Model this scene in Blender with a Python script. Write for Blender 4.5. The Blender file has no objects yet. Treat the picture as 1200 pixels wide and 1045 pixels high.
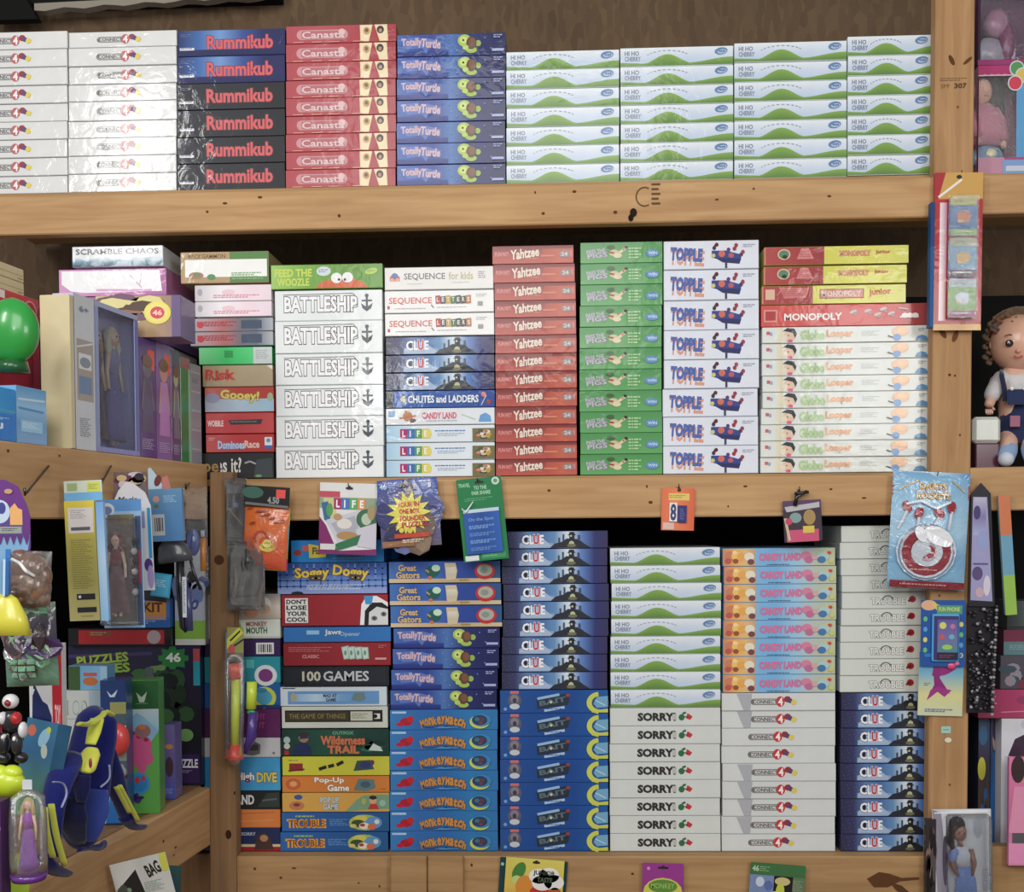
import bpy, bmesh, math, random
from mathutils import Vector, Matrix, Euler
random.seed(7)
C = bpy.context.scene.collection
# ------------------------------------------------------------------ camera
F, CX, CY = 1300.0, 600.0, 650.7
YAW, PITCH, ROLL = math.radians(2.25), math.radians(-1.75), math.radians(-0.3)
CAMP = Vector((0.0, -2.705, 1.45))
CR = Matrix.Rotation(YAW, 3, 'Z') @ Matrix.Rotation(math.pi/2+PITCH, 3, 'X') @ Matrix.Rotation(ROLL, 3, 'Z')
cam = bpy.data.objects.new('camera', bpy.data.cameras.new('camera')); C.objects.link(cam)
cam.data.sensor_width = 36; cam.data.sensor_fit = 'HORIZONTAL'; cam.data.lens = F*36/1200
cam.data.shift_y = (CY-522.5)/1200
cam.data.clip_start = 0.05
cam.matrix_world = Matrix.Translation(CAMP) @ CR.to_4x4()
bpy.context.scene.camera = cam
def ray(px, py): return CR @ Vector(((px-CX)/F, -(py-CY)/F, -1.0))
def at(px, py, Y=0.0):
    d = ray(px, py); return CAMP + d*((Y-CAMP.y)/d.y)
def scale_at(Y): return (Y-CAMP.y)/F
# ------------------------------------------------------------------ colour + materials
def lin(c):
    if isinstance(c, str): c = tuple(int(c[i:i+2], 16) for i in (0, 2, 4))
    o = []
    for v in c:
        v = v/255.0; o.append(v/12.92 if v <= .04045 else ((v+.055)/1.055)**2.4)
    return (o[0], o[1], o[2], 1.0)
def mixc(a, b, t):
    a, b = lin(a), lin(b); return tuple(a[i]*(1-t)+b[i]*t for i in range(4))
def L(c): return c if (isinstance(c, tuple) and len(c) == 4) else lin(c)
def newmat(n):
    m = bpy.data.materials.new(n); m.use_nodes = True
    nt = m.node_tree; return m, nt, nt.nodes['Principled BSDF']
def attr_mat(n, rough=.45, spec=.4, coat=0, coatr=.1, bump=0, bscale=60, metal=0, sheen=0):
    m, nt, b = newmat(n)
    a = nt.nodes.new('ShaderNodeAttribute'); a.attribute_name = 'Col'
    no = nt.nodes.new('ShaderNodeTexNoise'); no.inputs['Scale'].default_value = 25; no.inputs['Detail'].default_value = 4
    tc = nt.nodes.new('ShaderNodeTexCoord'); nt.links.new(tc.outputs['Object'], no.inputs['Vector'])
    mr = nt.nodes.new('ShaderNodeMapRange'); mr.inputs['To Min'].default_value = .92; mr.inputs['To Max'].default_value = 1.06
    nt.links.new(no.outputs['Fac'], mr.inputs['Value'])
    mx = nt.nodes.new('ShaderNodeMix'); mx.data_type = 'RGBA'; mx.blend_type = 'MULTIPLY'; mx.inputs[0].default_value = 1
    nt.links.new(a.outputs['Color'], mx.inputs[6]); nt.links.new(mr.outputs['Result'], mx.inputs[7])
    nt.links.new(mx.outputs[2], b.inputs['Base Color'])
    b.inputs['Roughness'].default_value = rough; b.inputs['Specular IOR Level'].default_value = spec
    b.inputs['Coat Weight'].default_value = coat; b.inputs['Coat Roughness'].default_value = coatr
    b.inputs['Metallic'].default_value = metal; b.inputs['Sheen Weight'].default_value = sheen
    if bump:
        n2 = nt.nodes.new('ShaderNodeTexNoise'); n2.inputs['Scale'].default_value = bscale; n2.inputs['Detail'].default_value = 3
        n2.inputs['Distortion'].default_value = 1.5
        oi = nt.nodes.new('ShaderNodeNewGeometry'); nt.links.new(oi.outputs['Position'], n2.inputs['Vector'])
        bp = nt.nodes.new('ShaderNodeBump'); bp.inputs['Strength'].default_value = bump; bp.inputs['Distance'].default_value = .004
        nt.links.new(n2.outputs['Fac'], bp.inputs['Height'])
        nt.links.new(bp.outputs['Normal'], b.inputs['Coat Normal'])
        if bump > .3: nt.links.new(bp.outputs['Normal'], b.inputs['Normal'])
    return m
M = {}
M['card'] = attr_mat('printed_card', .5, .3)
M['wrap'] = attr_mat('shrink_wrapped_card', .45, .3, .45, .08, .25, 22)
M['foil'] = attr_mat('foil_pouch', .25, .6, .6, .1, .5, 40)
M['cloth'] = attr_mat('fabric', .9, .1, bump=.35, bscale=300, sheen=.3)
M['plastic'] = attr_mat('moulded_plastic', .3, .5, .3, .1)
M['matte'] = attr_mat('matte_paint', .85, .15)
def solid(n, col, rough=.8, spec=.2):
    m, nt, b = newmat(n); b.inputs['Roughness'].default_value = rough; b.inputs['Specular IOR Level'].default_value = spec
    no = nt.nodes.new('ShaderNodeTexNoise'); no.inputs['Scale'].default_value = 8
    cr = nt.nodes.new('ShaderNodeValToRGB'); c = L(col)
    cr.color_ramp.elements[0].color = tuple(v*.8 for v in c[:3])+(1,); cr.color_ramp.elements[1].color = tuple(v*1.2 for v in c[:3])+(1,)
    nt.links.new(no.outputs['Fac'], cr.inputs['Fac']); nt.links.new(cr.outputs['Color'], b.inputs['Base Color']); return m
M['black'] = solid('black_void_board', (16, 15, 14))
M['skin'] = solid('doll_vinyl', (224, 178, 156), .5, .3)
def clear_mat(n, tint, glossy=.25, rough=.08):
    m = bpy.data.materials.new(n); m.use_nodes = True; nt = m.node_tree; nt.nodes.clear()
    o = nt.nodes.new('ShaderNodeOutputMaterial'); t = nt.nodes.new('ShaderNodeBsdfTransparent'); g = nt.nodes.new('ShaderNodeBsdfGlossy')
    t.inputs['Color'].default_value = tint; g.inputs['Roughness'].default_value = rough
    lw = nt.nodes.new('ShaderNodeLayerWeight'); lw.inputs['Blend'].default_value = .35
    mr = nt.nodes.new('ShaderNodeMapRange'); mr.inputs['To Min'].default_value = glossy*.35; mr.inputs['To Max'].default_value = .8
    nt.links.new(lw.outputs['Fresnel'], mr.inputs['Value'])
    no = nt.nodes.new('ShaderNodeTexNoise'); no.inputs['Scale'].default_value = 30; no.inputs['Distortion'].default_value = 1
    bp = nt.nodes.new('ShaderNodeBump'); bp.inputs['Strength'].default_value = .5; bp.inputs['Distance'].default_value = .01
    nt.links.new(no.outputs['Fac'], bp.inputs['Height']); nt.links.new(bp.outputs['Normal'], g.inputs['Normal'])
    x = nt.nodes.new('ShaderNodeMixShader'); nt.links.new(mr.outputs['Result'], x.inputs['Fac'])
    nt.links.new(t.outputs[0], x.inputs[1]); nt.links.new(g.outputs[0], x.inputs[2]); nt.links.new(x.outputs[0], o.inputs[0]); return m
M['clear'] = clear_mat('clear_plastic', (.93, .95, .96, 1))
M['smoke'] = clear_mat('grey_plastic_bag', (.5, .5, .52, 1), .5, .15)
def wood(n, dark, light, gs=1.0):
    m, nt, b = newmat(n)
    tc = nt.nodes.new('ShaderNodeTexCoord'); mp = nt.nodes.new('ShaderNodeMapping')
    mp.inputs['Scale'].default_value = (1.0, 9, 14) if gs == 1.0 else (14, 9, 1.0)
    nt.links.new(tc.outputs['Object'], mp.inputs['Vector'])
    no = nt.nodes.new('ShaderNodeTexNoise'); no.inputs['Scale'].default_value = 3; no.inputs['Detail'].default_value = 6; no.inputs['Distortion'].default_value = .8
    nt.links.new(mp.outputs[0], no.inputs['Vector'])
    cr = nt.nodes.new('ShaderNodeValToRGB'); e = cr.color_ramp.elements
    e[0].position = .3; e[0].color = L(dark); e[1].position = .7; e[1].color = L(light)
    nt.links.new(no.outputs['Fac'], cr.inputs['Fac'])
    n2 = nt.nodes.new('ShaderNodeTexNoise'); n2.inputs['Scale'].default_value = 2.2; n2.inputs['Detail'].default_value = 3
    nt.links.new(tc.outputs['Object'], n2.inputs['Vector'])
    mr = nt.nodes.new('ShaderNodeMapRange'); mr.inputs['To Min'].default_value = .8; mr.inputs['To Max'].default_value = 1.15
    nt.links.new(n2.outputs['Fac'], mr.inputs['Value'])
    mx = nt.nodes.new('ShaderNodeMix'); mx.data_type = 'RGBA'; mx.blend_type = 'MULTIPLY'; mx.inputs[0].default_value = 1
    nt.links.new(cr.outputs['Color'], mx.inputs[6]); nt.links.new(mr.outputs['Result'], mx.inputs[7])
    nt.links.new(mx.outputs[2], b.inputs['Base Color']); b.inputs['Roughness'].default_value = .75
    bp = nt.nodes.new('ShaderNodeBump'); bp.inputs['Strength'].default_value = .15; bp.inputs['Distance'].default_value = .003
    nt.links.new(no.outputs['Fac'], bp.inputs['Height']); nt.links.new(bp.outputs['Normal'], b.inputs['Normal']); return m
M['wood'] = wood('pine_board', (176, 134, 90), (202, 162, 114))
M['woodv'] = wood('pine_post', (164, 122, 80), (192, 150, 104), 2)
M['woodd'] = wood('shaded_pine', (122, 90, 60), (150, 116, 80), 2)  # pine with shade mixed into its colour, as on the short post
M['woodlow'] = wood('low_shaded_pine', (156, 120, 78), (184, 146, 100))  # pine with the weaker light low down put into its colour
def osb():
    m, nt, b = newmat('strand_board')
    tc = nt.nodes.new('ShaderNodeTexCoord'); n = nt.nodes.new('ShaderNodeTexNoise'); n.inputs['Scale'].default_value = 3; n.inputs['Detail'].default_value = 6
    nt.links.new(tc.outputs['Object'], n.inputs['Vector'])
    vo = nt.nodes.new('ShaderNodeTexVoronoi'); vo.inputs['Scale'].default_value = 60; vo.inputs['Randomness'].default_value = 1
    mp = nt.nodes.new('ShaderNodeMapping'); mp.inputs['Scale'].default_value = (1, 1, .35); mp.inputs['Rotation'].default_value = (0, .7, 0)
    nt.links.new(tc.outputs['Object'], mp.inputs[0]); nt.links.new(mp.outputs[0], vo.inputs['Vector'])
    cr = nt.nodes.new('ShaderNodeValToRGB'); e = cr.color_ramp.elements
    e[0].color = L((92, 70, 50)); e[1].color = L((114, 90, 64)); nt.links.new(vo.outputs['Color'], cr.inputs['Fac'])
    mr = nt.nodes.new('ShaderNodeMapRange'); mr.inputs['To Min'].default_value = .6; mr.inputs['To Max'].default_value = 1.2
    nt.links.new(n.outputs['Fac'], mr.inputs['Value'])
    mx = nt.nodes.new('ShaderNodeMix'); mx.data_type = 'RGBA'; mx.blend_type = 'MULTIPLY'; mx.inputs[0].default_value = 1
    nt.links.new(cr.outputs['Color'], mx.inputs[6]); nt.links.new(mr.outputs['Result'], mx.inputs[7])
    nt.links.new(mx.outputs[2], b.inputs['Base Color']); b.inputs['Roughness'].default_value = .85; return m
M['osb'] = osb()
# ------------------------------------------------------------------ text glyphs
_tc = {}
def glyphs(s, off=0.0, shear=0.0):
    k = (s, round(off, 4), shear)
    if k not in _tc:
        cu = bpy.data.curves.new('g', 'FONT'); cu.body = s; cu.size = 1; cu.offset = off; cu.resolution_u = 2; cu.shear = shear
        cu.fill_mode = 'BOTH'; cu.extrude = 0
        o = bpy.data.objects.new('g', cu); me = o.to_mesh()
        vs = [(v.co.x, v.co.y) for v in me.vertices]
        fs = [tuple(p.vertices) for p in me.polygons if p.normal.z > 0 or True]
        out = []
        for f in fs:
            a = 0
            for i in range(len(f)):
                x0, y0 = vs[f[i]]; x1, y1 = vs[f[(i+1) % len(f)]]; a += x0*y1-x1*y0
            out.append(f if a > 0 else f[::-1])
        o.to_mesh_clear(); bpy.data.objects.remove(o); bpy.data.curves.remove(cu)
        _tc[k] = (vs, out)
    return _tc[k]
# ------------------------------------------------------------------ mesh builder
EPS = .00013
class MB:
    def __init__(s): s.v = []; s.f = []; s.c = []; s.sm = []; s.layer = 0
    def add(s, vs, fs, cols, smooth=False):
        """cols: one colour, or one per vertex"""
        b = len(s.v); s.v += [tuple(v) for v in vs]
        per = isinstance(cols, list)
        cols = [L(c) for c in cols] if per else L(cols)
        for f in fs:
            s.f.append(tuple(b+i for i in f)); s.sm.append(smooth)
            s.c += [cols[i] for i in f] if per else [cols]*len(f)
    def box(s, a, b, col, bev=.001):
        bm = bmesh.new(); bmesh.ops.create_cube(bm, size=1)
        sz = [abs(b[i]-a[i]) for i in range(3)]
        for v in bm.verts:
            for i in range(3): v.co[i] = (a[i]+b[i])/2+v.co[i]*sz[i]
        bev = min(bev, min(sz)*.3)
        if bev > 0: bmesh.ops.bevel(bm, geom=bm.edges[:], offset=bev, segments=1, affect='EDGES')
        bm.verts.index_update()
        s.add([v.co[:] for v in bm.verts], [tuple(v.index for v in f.verts) for f in bm.faces], col); bm.free()
    def ell(s, c, r, col, rot=None, n=14, m=10):
        vs = [(0, 0, 1)]; fs = []
        for i in range(1, m):
            t = math.pi*i/m
            for j in range(n): a = 2*math.pi*j/n; vs.append((math.sin(t)*math.cos(a), math.sin(t)*math.sin(a), math.cos(t)))
        vs.append((0, 0, -1))
        for j in range(n): fs.append((0, 1+j, 1+(j+1) % n))
        for i in range(m-2):
            for j in range(n):
                a = 1+i*n+j; b = 1+i*n+(j+1) % n; fs.append((a, a+n, b+n, b))
        k = len(vs)-1
        for j in range(n): fs.append((k, k-n+(j+1) % n, k-n+j))
        R = Euler(rot).to_matrix() if rot else Matrix.Identity(3)
        if not hasattr(r, '__len__'): r = (r, r, r)
        s.add([tuple(Vector(c)+R @ Vector((v[0]*r[0], v[1]*r[1], v[2]*r[2]))) for v in vs], fs, col, True)
    def tube(s, pts, rad, col, n=8, flat=1.0):
        pts = [Vector(p) for p in pts]
        if not hasattr(rad, '__len__'): rad = [rad]*len(pts)
        vs = []; fs = []; up = Vector((0, 1, 0))
        for i, p in enumerate(pts):
            t = (pts[min(i+1, len(pts)-1)]-pts[max(i-1, 0)]).normalized()
            a = t.cross(up)
            if a.length < .05: a = t.cross(Vector((1, 0, 0)))
            a.normalize(); b = a.cross(t).normalized()
            for j in range(n):
                q = 2*math.pi*j/n; vs.append(p+a*math.cos(q)*rad[i]+b*math.sin(q)*rad[i]*flat)
        for i in range(len(pts)-1):
            for j in range(n):
                k = i*n+j; l = i*n+(j+1) % n; fs.append((k, l, l+n, k+n))
        vs.append(pts[0]); vs.append(pts[-1]); e = len(vs)
        for j in range(n):
            fs.append((e-2, (j+1) % n, j)); q = (len(pts)-1)*n; fs.append((e-1, q+j, q+(j+1) % n))
        s.add(vs, fs, col, True)
    # ---- flat print on the front face.  canvas: px units, u right, v DOWN from the top left corner
    def canvas(s, W, H, k, x0=None, z1=None, y=0.0, bulge=None):
        s.W, s.H, s.k = W, H, k; s.x0 = -W*k/2 if x0 is None else x0; s.z1 = H*k if z1 is None else z1; s.y = y; s.layer = 0; s.bulge = bulge
    def P(s, u, v):
        y = s.y-s.layer*EPS
        if s.bulge: y -= s.bulge(u/s.W, v/s.H)+s.layer*EPS*2+.0006
        return (s.x0+u*s.k, y, s.z1-v*s.k)
    def poly(s, pts, col, up=True):
        """fan from the centroid; anticlockwise or clockwise both fine"""
        if up: s.layer += 1
        a = sum(pts[i][0]*pts[(i+1) % len(pts)][1]-pts[(i+1) % len(pts)][0]*pts[i][1] for i in range(len(pts)))
        if isinstance(col, list):
            if a > 0: pts = pts[::-1]; col = col[::-1]
        elif a > 0: pts = pts[::-1]
        s.add([s.P(*p) for p in pts], [tuple(range(len(pts)))], col)
    def rect(s, u0, v0, u1, v1, col, up=True): s.poly([(u0, v0), (u1, v0), (u1, v1), (u0, v1)], col, up)
    def hgrad(s, u0, v0, u1, v1, cols, up=True):
        if up: s.layer += 1
        n = len(cols)-1
        for i in range(n):
            a = u0+(u1-u0)*i/n; b = u0+(u1-u0)*(i+1)/n
            s.add([s.P(a, v1), s.P(b, v1), s.P(b, v0), s.P(a, v0)], [(0, 1, 2, 3)], [cols[i], cols[i+1], cols[i+1], cols[i]])
    def vgrad(s, u0, v0, u1, v1, cols, up=True):
        if up: s.layer += 1
        n = len(cols)-1
        for i in range(n):
            a = v0+(v1-v0)*i/n; b = v0+(v1-v0)*(i+1)/n
            s.add([s.P(u0, b), s.P(u1, b), s.P(u1, a), s.P(u0, a)], [(0, 1, 2, 3)], [cols[i+1], cols[i+1], cols[i], cols[i]])
    def el(s, cu, cv, ru, rv, col, rot=0, n=16, up=True):
        r = math.radians(rot)
        s.poly([(cu+ru*math.cos(a)*math.cos(r)-rv*math.sin(a)*math.sin(r), cv+ru*math.cos(a)*math.sin(r)+rv*math.sin(a)*math.cos(r)) for a in (2*math.pi*i/n for i in range(n))], col, up)
    def ring(s, cu, cv, r0, r1, col, a0=0, a1=360, asp=1.0, n=20):
        s.layer += 1
        for i in range(n):
            p = math.radians(a0+(a1-a0)*i/n); q = math.radians(a0+(a1-a0)*(i+1)/n)
            s.poly([(cu+r0*math.cos(p), cv+r0*asp*math.sin(p)), (cu+r1*math.cos(p), cv+r1*asp*math.sin(p)), (cu+r1*math.cos(q), cv+r1*asp*math.sin(q)), (cu+r0*math.cos(q), cv+r0*asp*math.sin(q))], col, False)
    def line(s, pts, w, col):
        s.layer += 1
        for (a, b), (c, d) in zip(pts, pts[1:]):
            l = math.hypot(c-a, d-b) or 1; nx, ny = -(d-b)/l*w/2, (c-a)/l*w/2
            s.poly([(a+nx, b+ny), (c+nx, d+ny), (c-nx, d-ny), (a-nx, b-ny)], col, False)
    def text(s, t, u, v, w, h, col, bold=.02, out=None, ow=.06, rot=0, shear=0.0):
        bold = min(bold, .035); ow = min(ow, .04)
        """fit the words in the box u,v,w,h (px); out = outline colour"""
        vs, fs = glyphs(t, bold, shear)
        if not vs: return
        xs = [p[0] for p in vs]; ys = [p[1] for p in vs]
        x0, x1, y0, y1 = min(xs), max(xs), min(ys), max(ys); r = math.radians(-rot)
        def T(p):
            a = (p[0]-x0)/(x1-x0)*w-w/2; b = -((p[1]-y0)/(y1-y0)*h-h/2)
            return (u+w/2+a*math.cos(r)-b*math.sin(r), v+h/2+a*math.sin(r)+b*math.cos(r))
        if out is not None:
            s.layer += 1; ov, of = glyphs(t, bold+ow, shear); s.add([s.P(*T(p)) for p in ov], of, out)
        s.layer += 1
        s.add([s.P(*T(p)) for p in vs], fs, col)
    def micro(s, u, v, w, n, col, gap=2.2, th=.8):
        s.layer += 1
        for i in range(n):
            ww = w*(.7+.3*((i*7+3) % 5)/4); x = u
            while x < u+ww-1:
                q = min(2+((int(x)*13+i*5) % 4), u+ww-x); s.poly([(x, v+i*gap), (x+q, v+i*gap), (x+q, v+i*gap+th), (x, v+i*gap+th)], col, False); x += q+.8
    def blob(s, cu, cv, r, cols, n=9, sp=1.0, rv=None, seed=1):
        rnd = random.Random(seed); rv = rv or r
        for i in range(n):
            a = rnd.random()*6.28; q = rnd.random()**.5*sp
            s.el(cu+math.cos(a)*r*q*.65, cv+math.sin(a)*rv*q*.65, r*(.2+.2*rnd.random()), rv*(.2+.2*rnd.random()), cols[i % len(cols)], n=8, up=(i % 3 == 0))
    def mesh(s, name):
        me = bpy.data.meshes.new(name); me.from_pydata(s.v, [], s.f)
        at_ = me.color_attributes.new('Col', 'FLOAT_COLOR', 'CORNER')
        at_.data.foreach_set('color', [x for c in s.c for x in c])
        me.polygons.foreach_set('use_smooth', s.sm); me.update(); return me
    def build(s, name, mat='card', parent=None, loc=None, shift=None):
        if shift is not None:
            sx = Vector(shift); s.v = [tuple(Vector(v)-sx) for v in s.v]
        me = s.mesh(name); me.materials.append(M[mat] if isinstance(mat, str) else mat)
        o = bpy.data.objects.new(name, me); C.objects.link(o)
        if parent: o.parent = parent
        if loc is not None: o.location = loc
        return o
def tag(o, label, cat, group=None, kind=None):
    if label: o['label'] = label
    if cat: o['category'] = cat
    if group: o['group'] = group
    if kind: o['kind'] = kind
    return o
def empty(name, loc, label, cat, group=None, rot=(0, 0, 0)):
    o = bpy.data.objects.new(name, None); C.objects.link(o); o.location = loc; o.rotation_euler = rot; o.empty_display_size = .05
    return tag(o, label, cat, group)
# ------------------------------------------------------------------ box artwork (canvas px, v down)
K0 = .0021
KIND = {}
def kind(name, W, H, base, mat='wrap', depth=.27):
    def deco(fn):
        KIND[name] = (W, H, base, mat, depth, fn); return fn
    return deco
_mesh = {}
def kind_mesh(name, obname):
    if name not in _mesh:
        W, H, base, mat, dep, fn = KIND[name]
        b = MB(); b.box((-W*K0/2, 0, 0), (W*K0/2, dep, H*K0), base, .0012)
        b.canvas(W, H, K0); fn(b)
        me = b.mesh(obname); me.materials.append(M[mat]); _mesh[name] = me
    return _mesh[name]
def four_logo(b, u, v, w, grey=(120, 118, 116), dim=0):
    r = (198, 60, 62) if not dim else (190, 100, 104)
    b.line([(u+3, v+3.5), (u+w*.62, v+3.5)], 7.5, grey); b.el(u+3, v+3.5, 3.7, 3.7, grey)
    b.line([(u+3, v+3.5), (u+w*.6, v+3.5)], 5.5, (206, 206, 204))
    b.text('CONNECT', u+2, v+1.2, w*.58, 4.6, (70, 70, 72), .02)
    b.el(u+w*.7, v+3.2, 5, 6.2, r); b.text('4', u+w*.645, v-1.5, 5.5, 9.5, (250, 244, 240), .03)
    b.el(u+w*.87, v+.5, 4, 3.6, (150, 52, 60)); b.el(u+w*.93, v+2.2, 3, 2.8, (92, 70, 120)); b.el(u+w*1.02, v+4.2, 3, 3, (226, 206, 90))
    b.poly([(u+w*1.03, v), (u+w*1.1, v+3), (u+w*1.04, v+7), (u+w*1.01, v+3)], (226, 206, 90))
@kind('four', 129, 21, (222, 222, 220))
def _(b): four_logo(b, 34, 7, 48, dim=1); b.rect(0, 20.2, 129, 21, (170, 170, 168))
@kind('fourb', 131, 20.6, (216, 219, 217))
def _(b):
    b.poly([(17, .5), (35, .5), (33, 20), (25, 20)], (176, 178, 184)); four_logo(b, 34, 6.6, 48); b.rect(0, 20, 131, 20.6, (160, 162, 160))
@kind('fourc', 131, 20.6, (216, 219, 217))
def _(b): four_logo(b, 31, 6.6, 48); b.rect(0, 20, 131, 20.6, (160, 162, 160))
def rummi(b, dark):
    if dark: b.hgrad(0, .5, 126, 31.5, [(36, 38, 48), (30, 32, 40), (24, 24, 32)])
    else:
        b.hgrad(0, .5, 126, 31.5, [(22, 36, 98), (60, 104, 170), (112, 152, 206), (52, 78, 148), (24, 30, 92), (26, 28, 84)]); b.vgrad(0, 24, 126, 31.5, [(22, 30, 92), (18, 22, 74)])
    b.text('Rummikub', 34, 7, 78, 17, (216, 96, 100), .05, out=(96, 40, 74) if not dark else (90, 60, 66), ow=.035)
    b.line([(2, 23), (19, 23)], 3, (226, 228, 236)); b.micro(3, 22, 15, 1, (60, 60, 80)); b.micro(3, 5, 14, 2, (112, 118, 140))
@kind('rumblue', 126, 32, (28, 34, 96))
def _(b): rummi(b, 0)
@kind('rumblack', 126, 32, (28, 28, 36))
def _(b): rummi(b, 1)
@kind('redcards', 128, 21.2, (176, 70, 78))
def _(b):
    b.hgrad(0, .6, 128, 20.8, [(178, 74, 82), (184, 84, 90), (174, 66, 74), (166, 56, 66)])
    for u in (18, 66): b.el(u, 11, 6, 6, (206, 150, 154))
    b.line([(18, 11), (66, 11)], 11.5, (206, 150, 154)); b.line([(18, 11), (66, 11)], 9, (188, 112, 118))
    b.text('Canasta', 18, 7, 50, 8.5, (230, 196, 196), .03, out=(160, 84, 92)); b.el(65, 8.5, 4, 4, (226, 190, 190))
    for u, r in ((86, 4), (103, -5)):
        b.poly([(u, .8), (u+15, .8), (u+13-r*.6, 20.6), (u+3-r*.6, 20.6)], (230, 208, 164)); b.poly([(u+1, 1.3), (u+14, 1.3), (u+12-r*.6, 20.2), (u+4-r*.6, 20.2)], (238, 220, 180))
    b.el(94, 8, 4, 4.5, (196, 160, 110)); b.el(94, 7.5, 2, 2.4, (120, 80, 60)); b.el(110, 7, 4.2, 4.6, (60, 48, 48)); b.el(110, 8, 2, 2.4, (180, 140, 110))
    for u in (8, 30, 50, 78): b.line([(u, 20.3), (u+12, 20.3)], 1, (222, 160, 140))
@kind('turtle', 127, 25.5, (30, 40, 104))
def _(b):
    b.hgrad(0, .6, 127, 25, [(70, 106, 178), (50, 80, 158), (44, 66, 146), (76, 116, 178), (34, 44, 108), (28, 34, 92), (26, 30, 84)])
    b.vgrad(0, 19, 60, 25, [(42, 62, 142), (34, 44, 116)])
    b.poly([(3, 6), (12, 4), (24, 3), (30, 7), (34, 4), (52, 9), (50, 16), (38, 15), (34, 22), (29, 16), (12, 17)], (92, 116, 184))
    b.text('Totally', 5, 4.5, 24, 11, (214, 184, 190), .06, out=(126, 122, 178), rot=2); b.text('Turtle', 28, 6, 23, 10, (214, 184, 190), .06, out=(126, 122, 178), rot=-6)
    b.el(79, 8.5, 8, 7, (170, 196, 92)); b.el(78, 8, 4.6, 4, (206, 220, 128)); b.el(77.5, 8, 1.2, 1.4, (40, 50, 30))
    b.el(87, 19.5, 6.5, 3.6, (160, 188, 84)); b.el(95, 12, 3.4, 3.6, (150, 180, 84)); b.el(87, 11.5, 6, 7.2, (98, 66, 50)); b.el(88, 10.5, 4, 5, (124, 84, 60)); b.el(80, 16.5, 3.5, 3, (180, 204, 104))
    for u, v in ((60, 6), (64, 14), (103, 6), (110, 18), (70, 20)): b.el(u, v, .8, .8, (120, 150, 210))
    b.micro(113, 2.5, 11, 2, (160, 170, 214), 2.3, 1.3); b.line([(111, 20), (125, 20)], 3, (166, 176, 216))
def hills(b, W, short=False):
    b.vgrad(0, .5, W, 21.5, [(232, 238, 242), (206, 218, 234), (186, 204, 228)])
    g = lambda v: (112, 152, 70)
    hump = [(0, 22), (0, 17.5)]
    c0, w0 = (.42, .2) if not short else (.45, .25)
    for i in range(13):
        t = i/12; hump.append((W*(c0-w0+2*w0*t), 18.8-10.5*math.sin(math.pi*t)**1.5))
    if not short or True:
        for i in range(1, 9):
            t = i/8; hump.append((W*(c0+w0+(1-c0-w0)*t), 18.8-6*math.sin(math.pi*.5*t)**1.6))
    hump += [(W, 22)]
    hump = [(u, min(v, 21.6)) for u, v in hump]
    b.layer += 1
    for (a, c), (d, e) in zip(hump[1:-1], hump[2:-1]):
        if d > a+.01: b.add([b.P(a, 21.6), b.P(d, 21.6), b.P(d, e), b.P(a, c)], [(0, 1, 2, 3)], [(92, 130, 62), (92, 130, 62), (134, 172, 82), (134, 172, 82)])
    b.text('HI HO', 5, 4, 17, 5.5, (132, 140, 158), .05); b.text('CHERRY', 5, 10.5, 19, 5.5, (132, 140, 158), .05)
    n = 10
    for i in range(n):
        a = math.radians(205+(335-205)*i/n); q = math.radians(205+(335-205)*(i+.6)/n)
        b.line([(W*c0+W*.2*math.cos(a), 13+9*math.sin(a)), (W*c0+W*.2*math.cos(q), 13+9*math.sin(q))], 1, (160, 172, 192))
    b.el(W-14, 6.2, 7.5, 4, (104, 134, 178), -8); b.el(W-13, 7, 5.5, 2.4, (176, 200, 222), -8); b.text('toys', W-17, 5, 8, 3.6, (60, 90, 150), .04)
@kind('hills', 132, 22.3, (214, 224, 226))
def _(b): hills(b, 132)
@kind('hillshort', 101, 22.3, (214, 224, 226))
def _(b): hills(b, 101, True)
# ---- middle shelf
@kind('naval', 126, 36.5, (238, 242, 242))
def _(b):
    b.text('BATTLESHIP', 11, 7, 86, 19, (250, 250, 250), .045, out=(62, 68, 74), ow=.05); b.text('BATTLESHIP', 12.2, 8.2, 83.6, 16.6, (252, 252, 252), .0)
    b.line([(10, 5), (92, 4), (97, 10), (97, 20), (90, 22)], .8, (90, 96, 100))
    b.line([(108, 7), (108, 22)], 2.4, (76, 84, 94)); b.line([(102, 13), (114, 13)], 2, (76, 84, 94))
    b.poly([(101, 16), (108, 21), (115, 16), (113, 22), (108, 26), (103, 22)], (76, 84, 94)); b.el(108, 7, 2.2, 2.2, (76, 84, 94))
    b.rect(0, 35.5, 126, 36.5, (196, 200, 200))
@kind('ogre', 131, 28, (106, 156, 66))
def _(b):
    b.hgrad(0, .6, 131, 27.5, [(166, 206, 110), (120, 172, 72), (108, 158, 66), (104, 154, 64)])
    b.text('FEED THE', 4, 5, 44, 9, (206, 222, 92), .06); b.text('WOOZLE', 7, 15.5, 38, 9, (206, 222, 92), .06)
    b.el(62, 8, 8.5, 5.5, (216, 226, 232)); b.micro(56, 6, 12, 2, (90, 110, 150))
    b.poly([(52, 27.4), (58, 21), (70, 17), (96, 16.5), (108, 21), (114, 27.4)], (212, 110, 72))
    b.el(77, 16, 6.5, 6, (244, 244, 244)); b.el(90, 15.5, 6.5, 6, (244, 244, 244)); b.el(80, 18, 1.5, 1.5, (40, 30, 40)); b.el(87, 18, 1.5, 1.5, (40, 30, 40))
    b.el(118, 9, 7.5, 3.6, (180, 210, 90), -12); b.micro(113, 8, 10, 1, (90, 130, 50))
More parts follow.
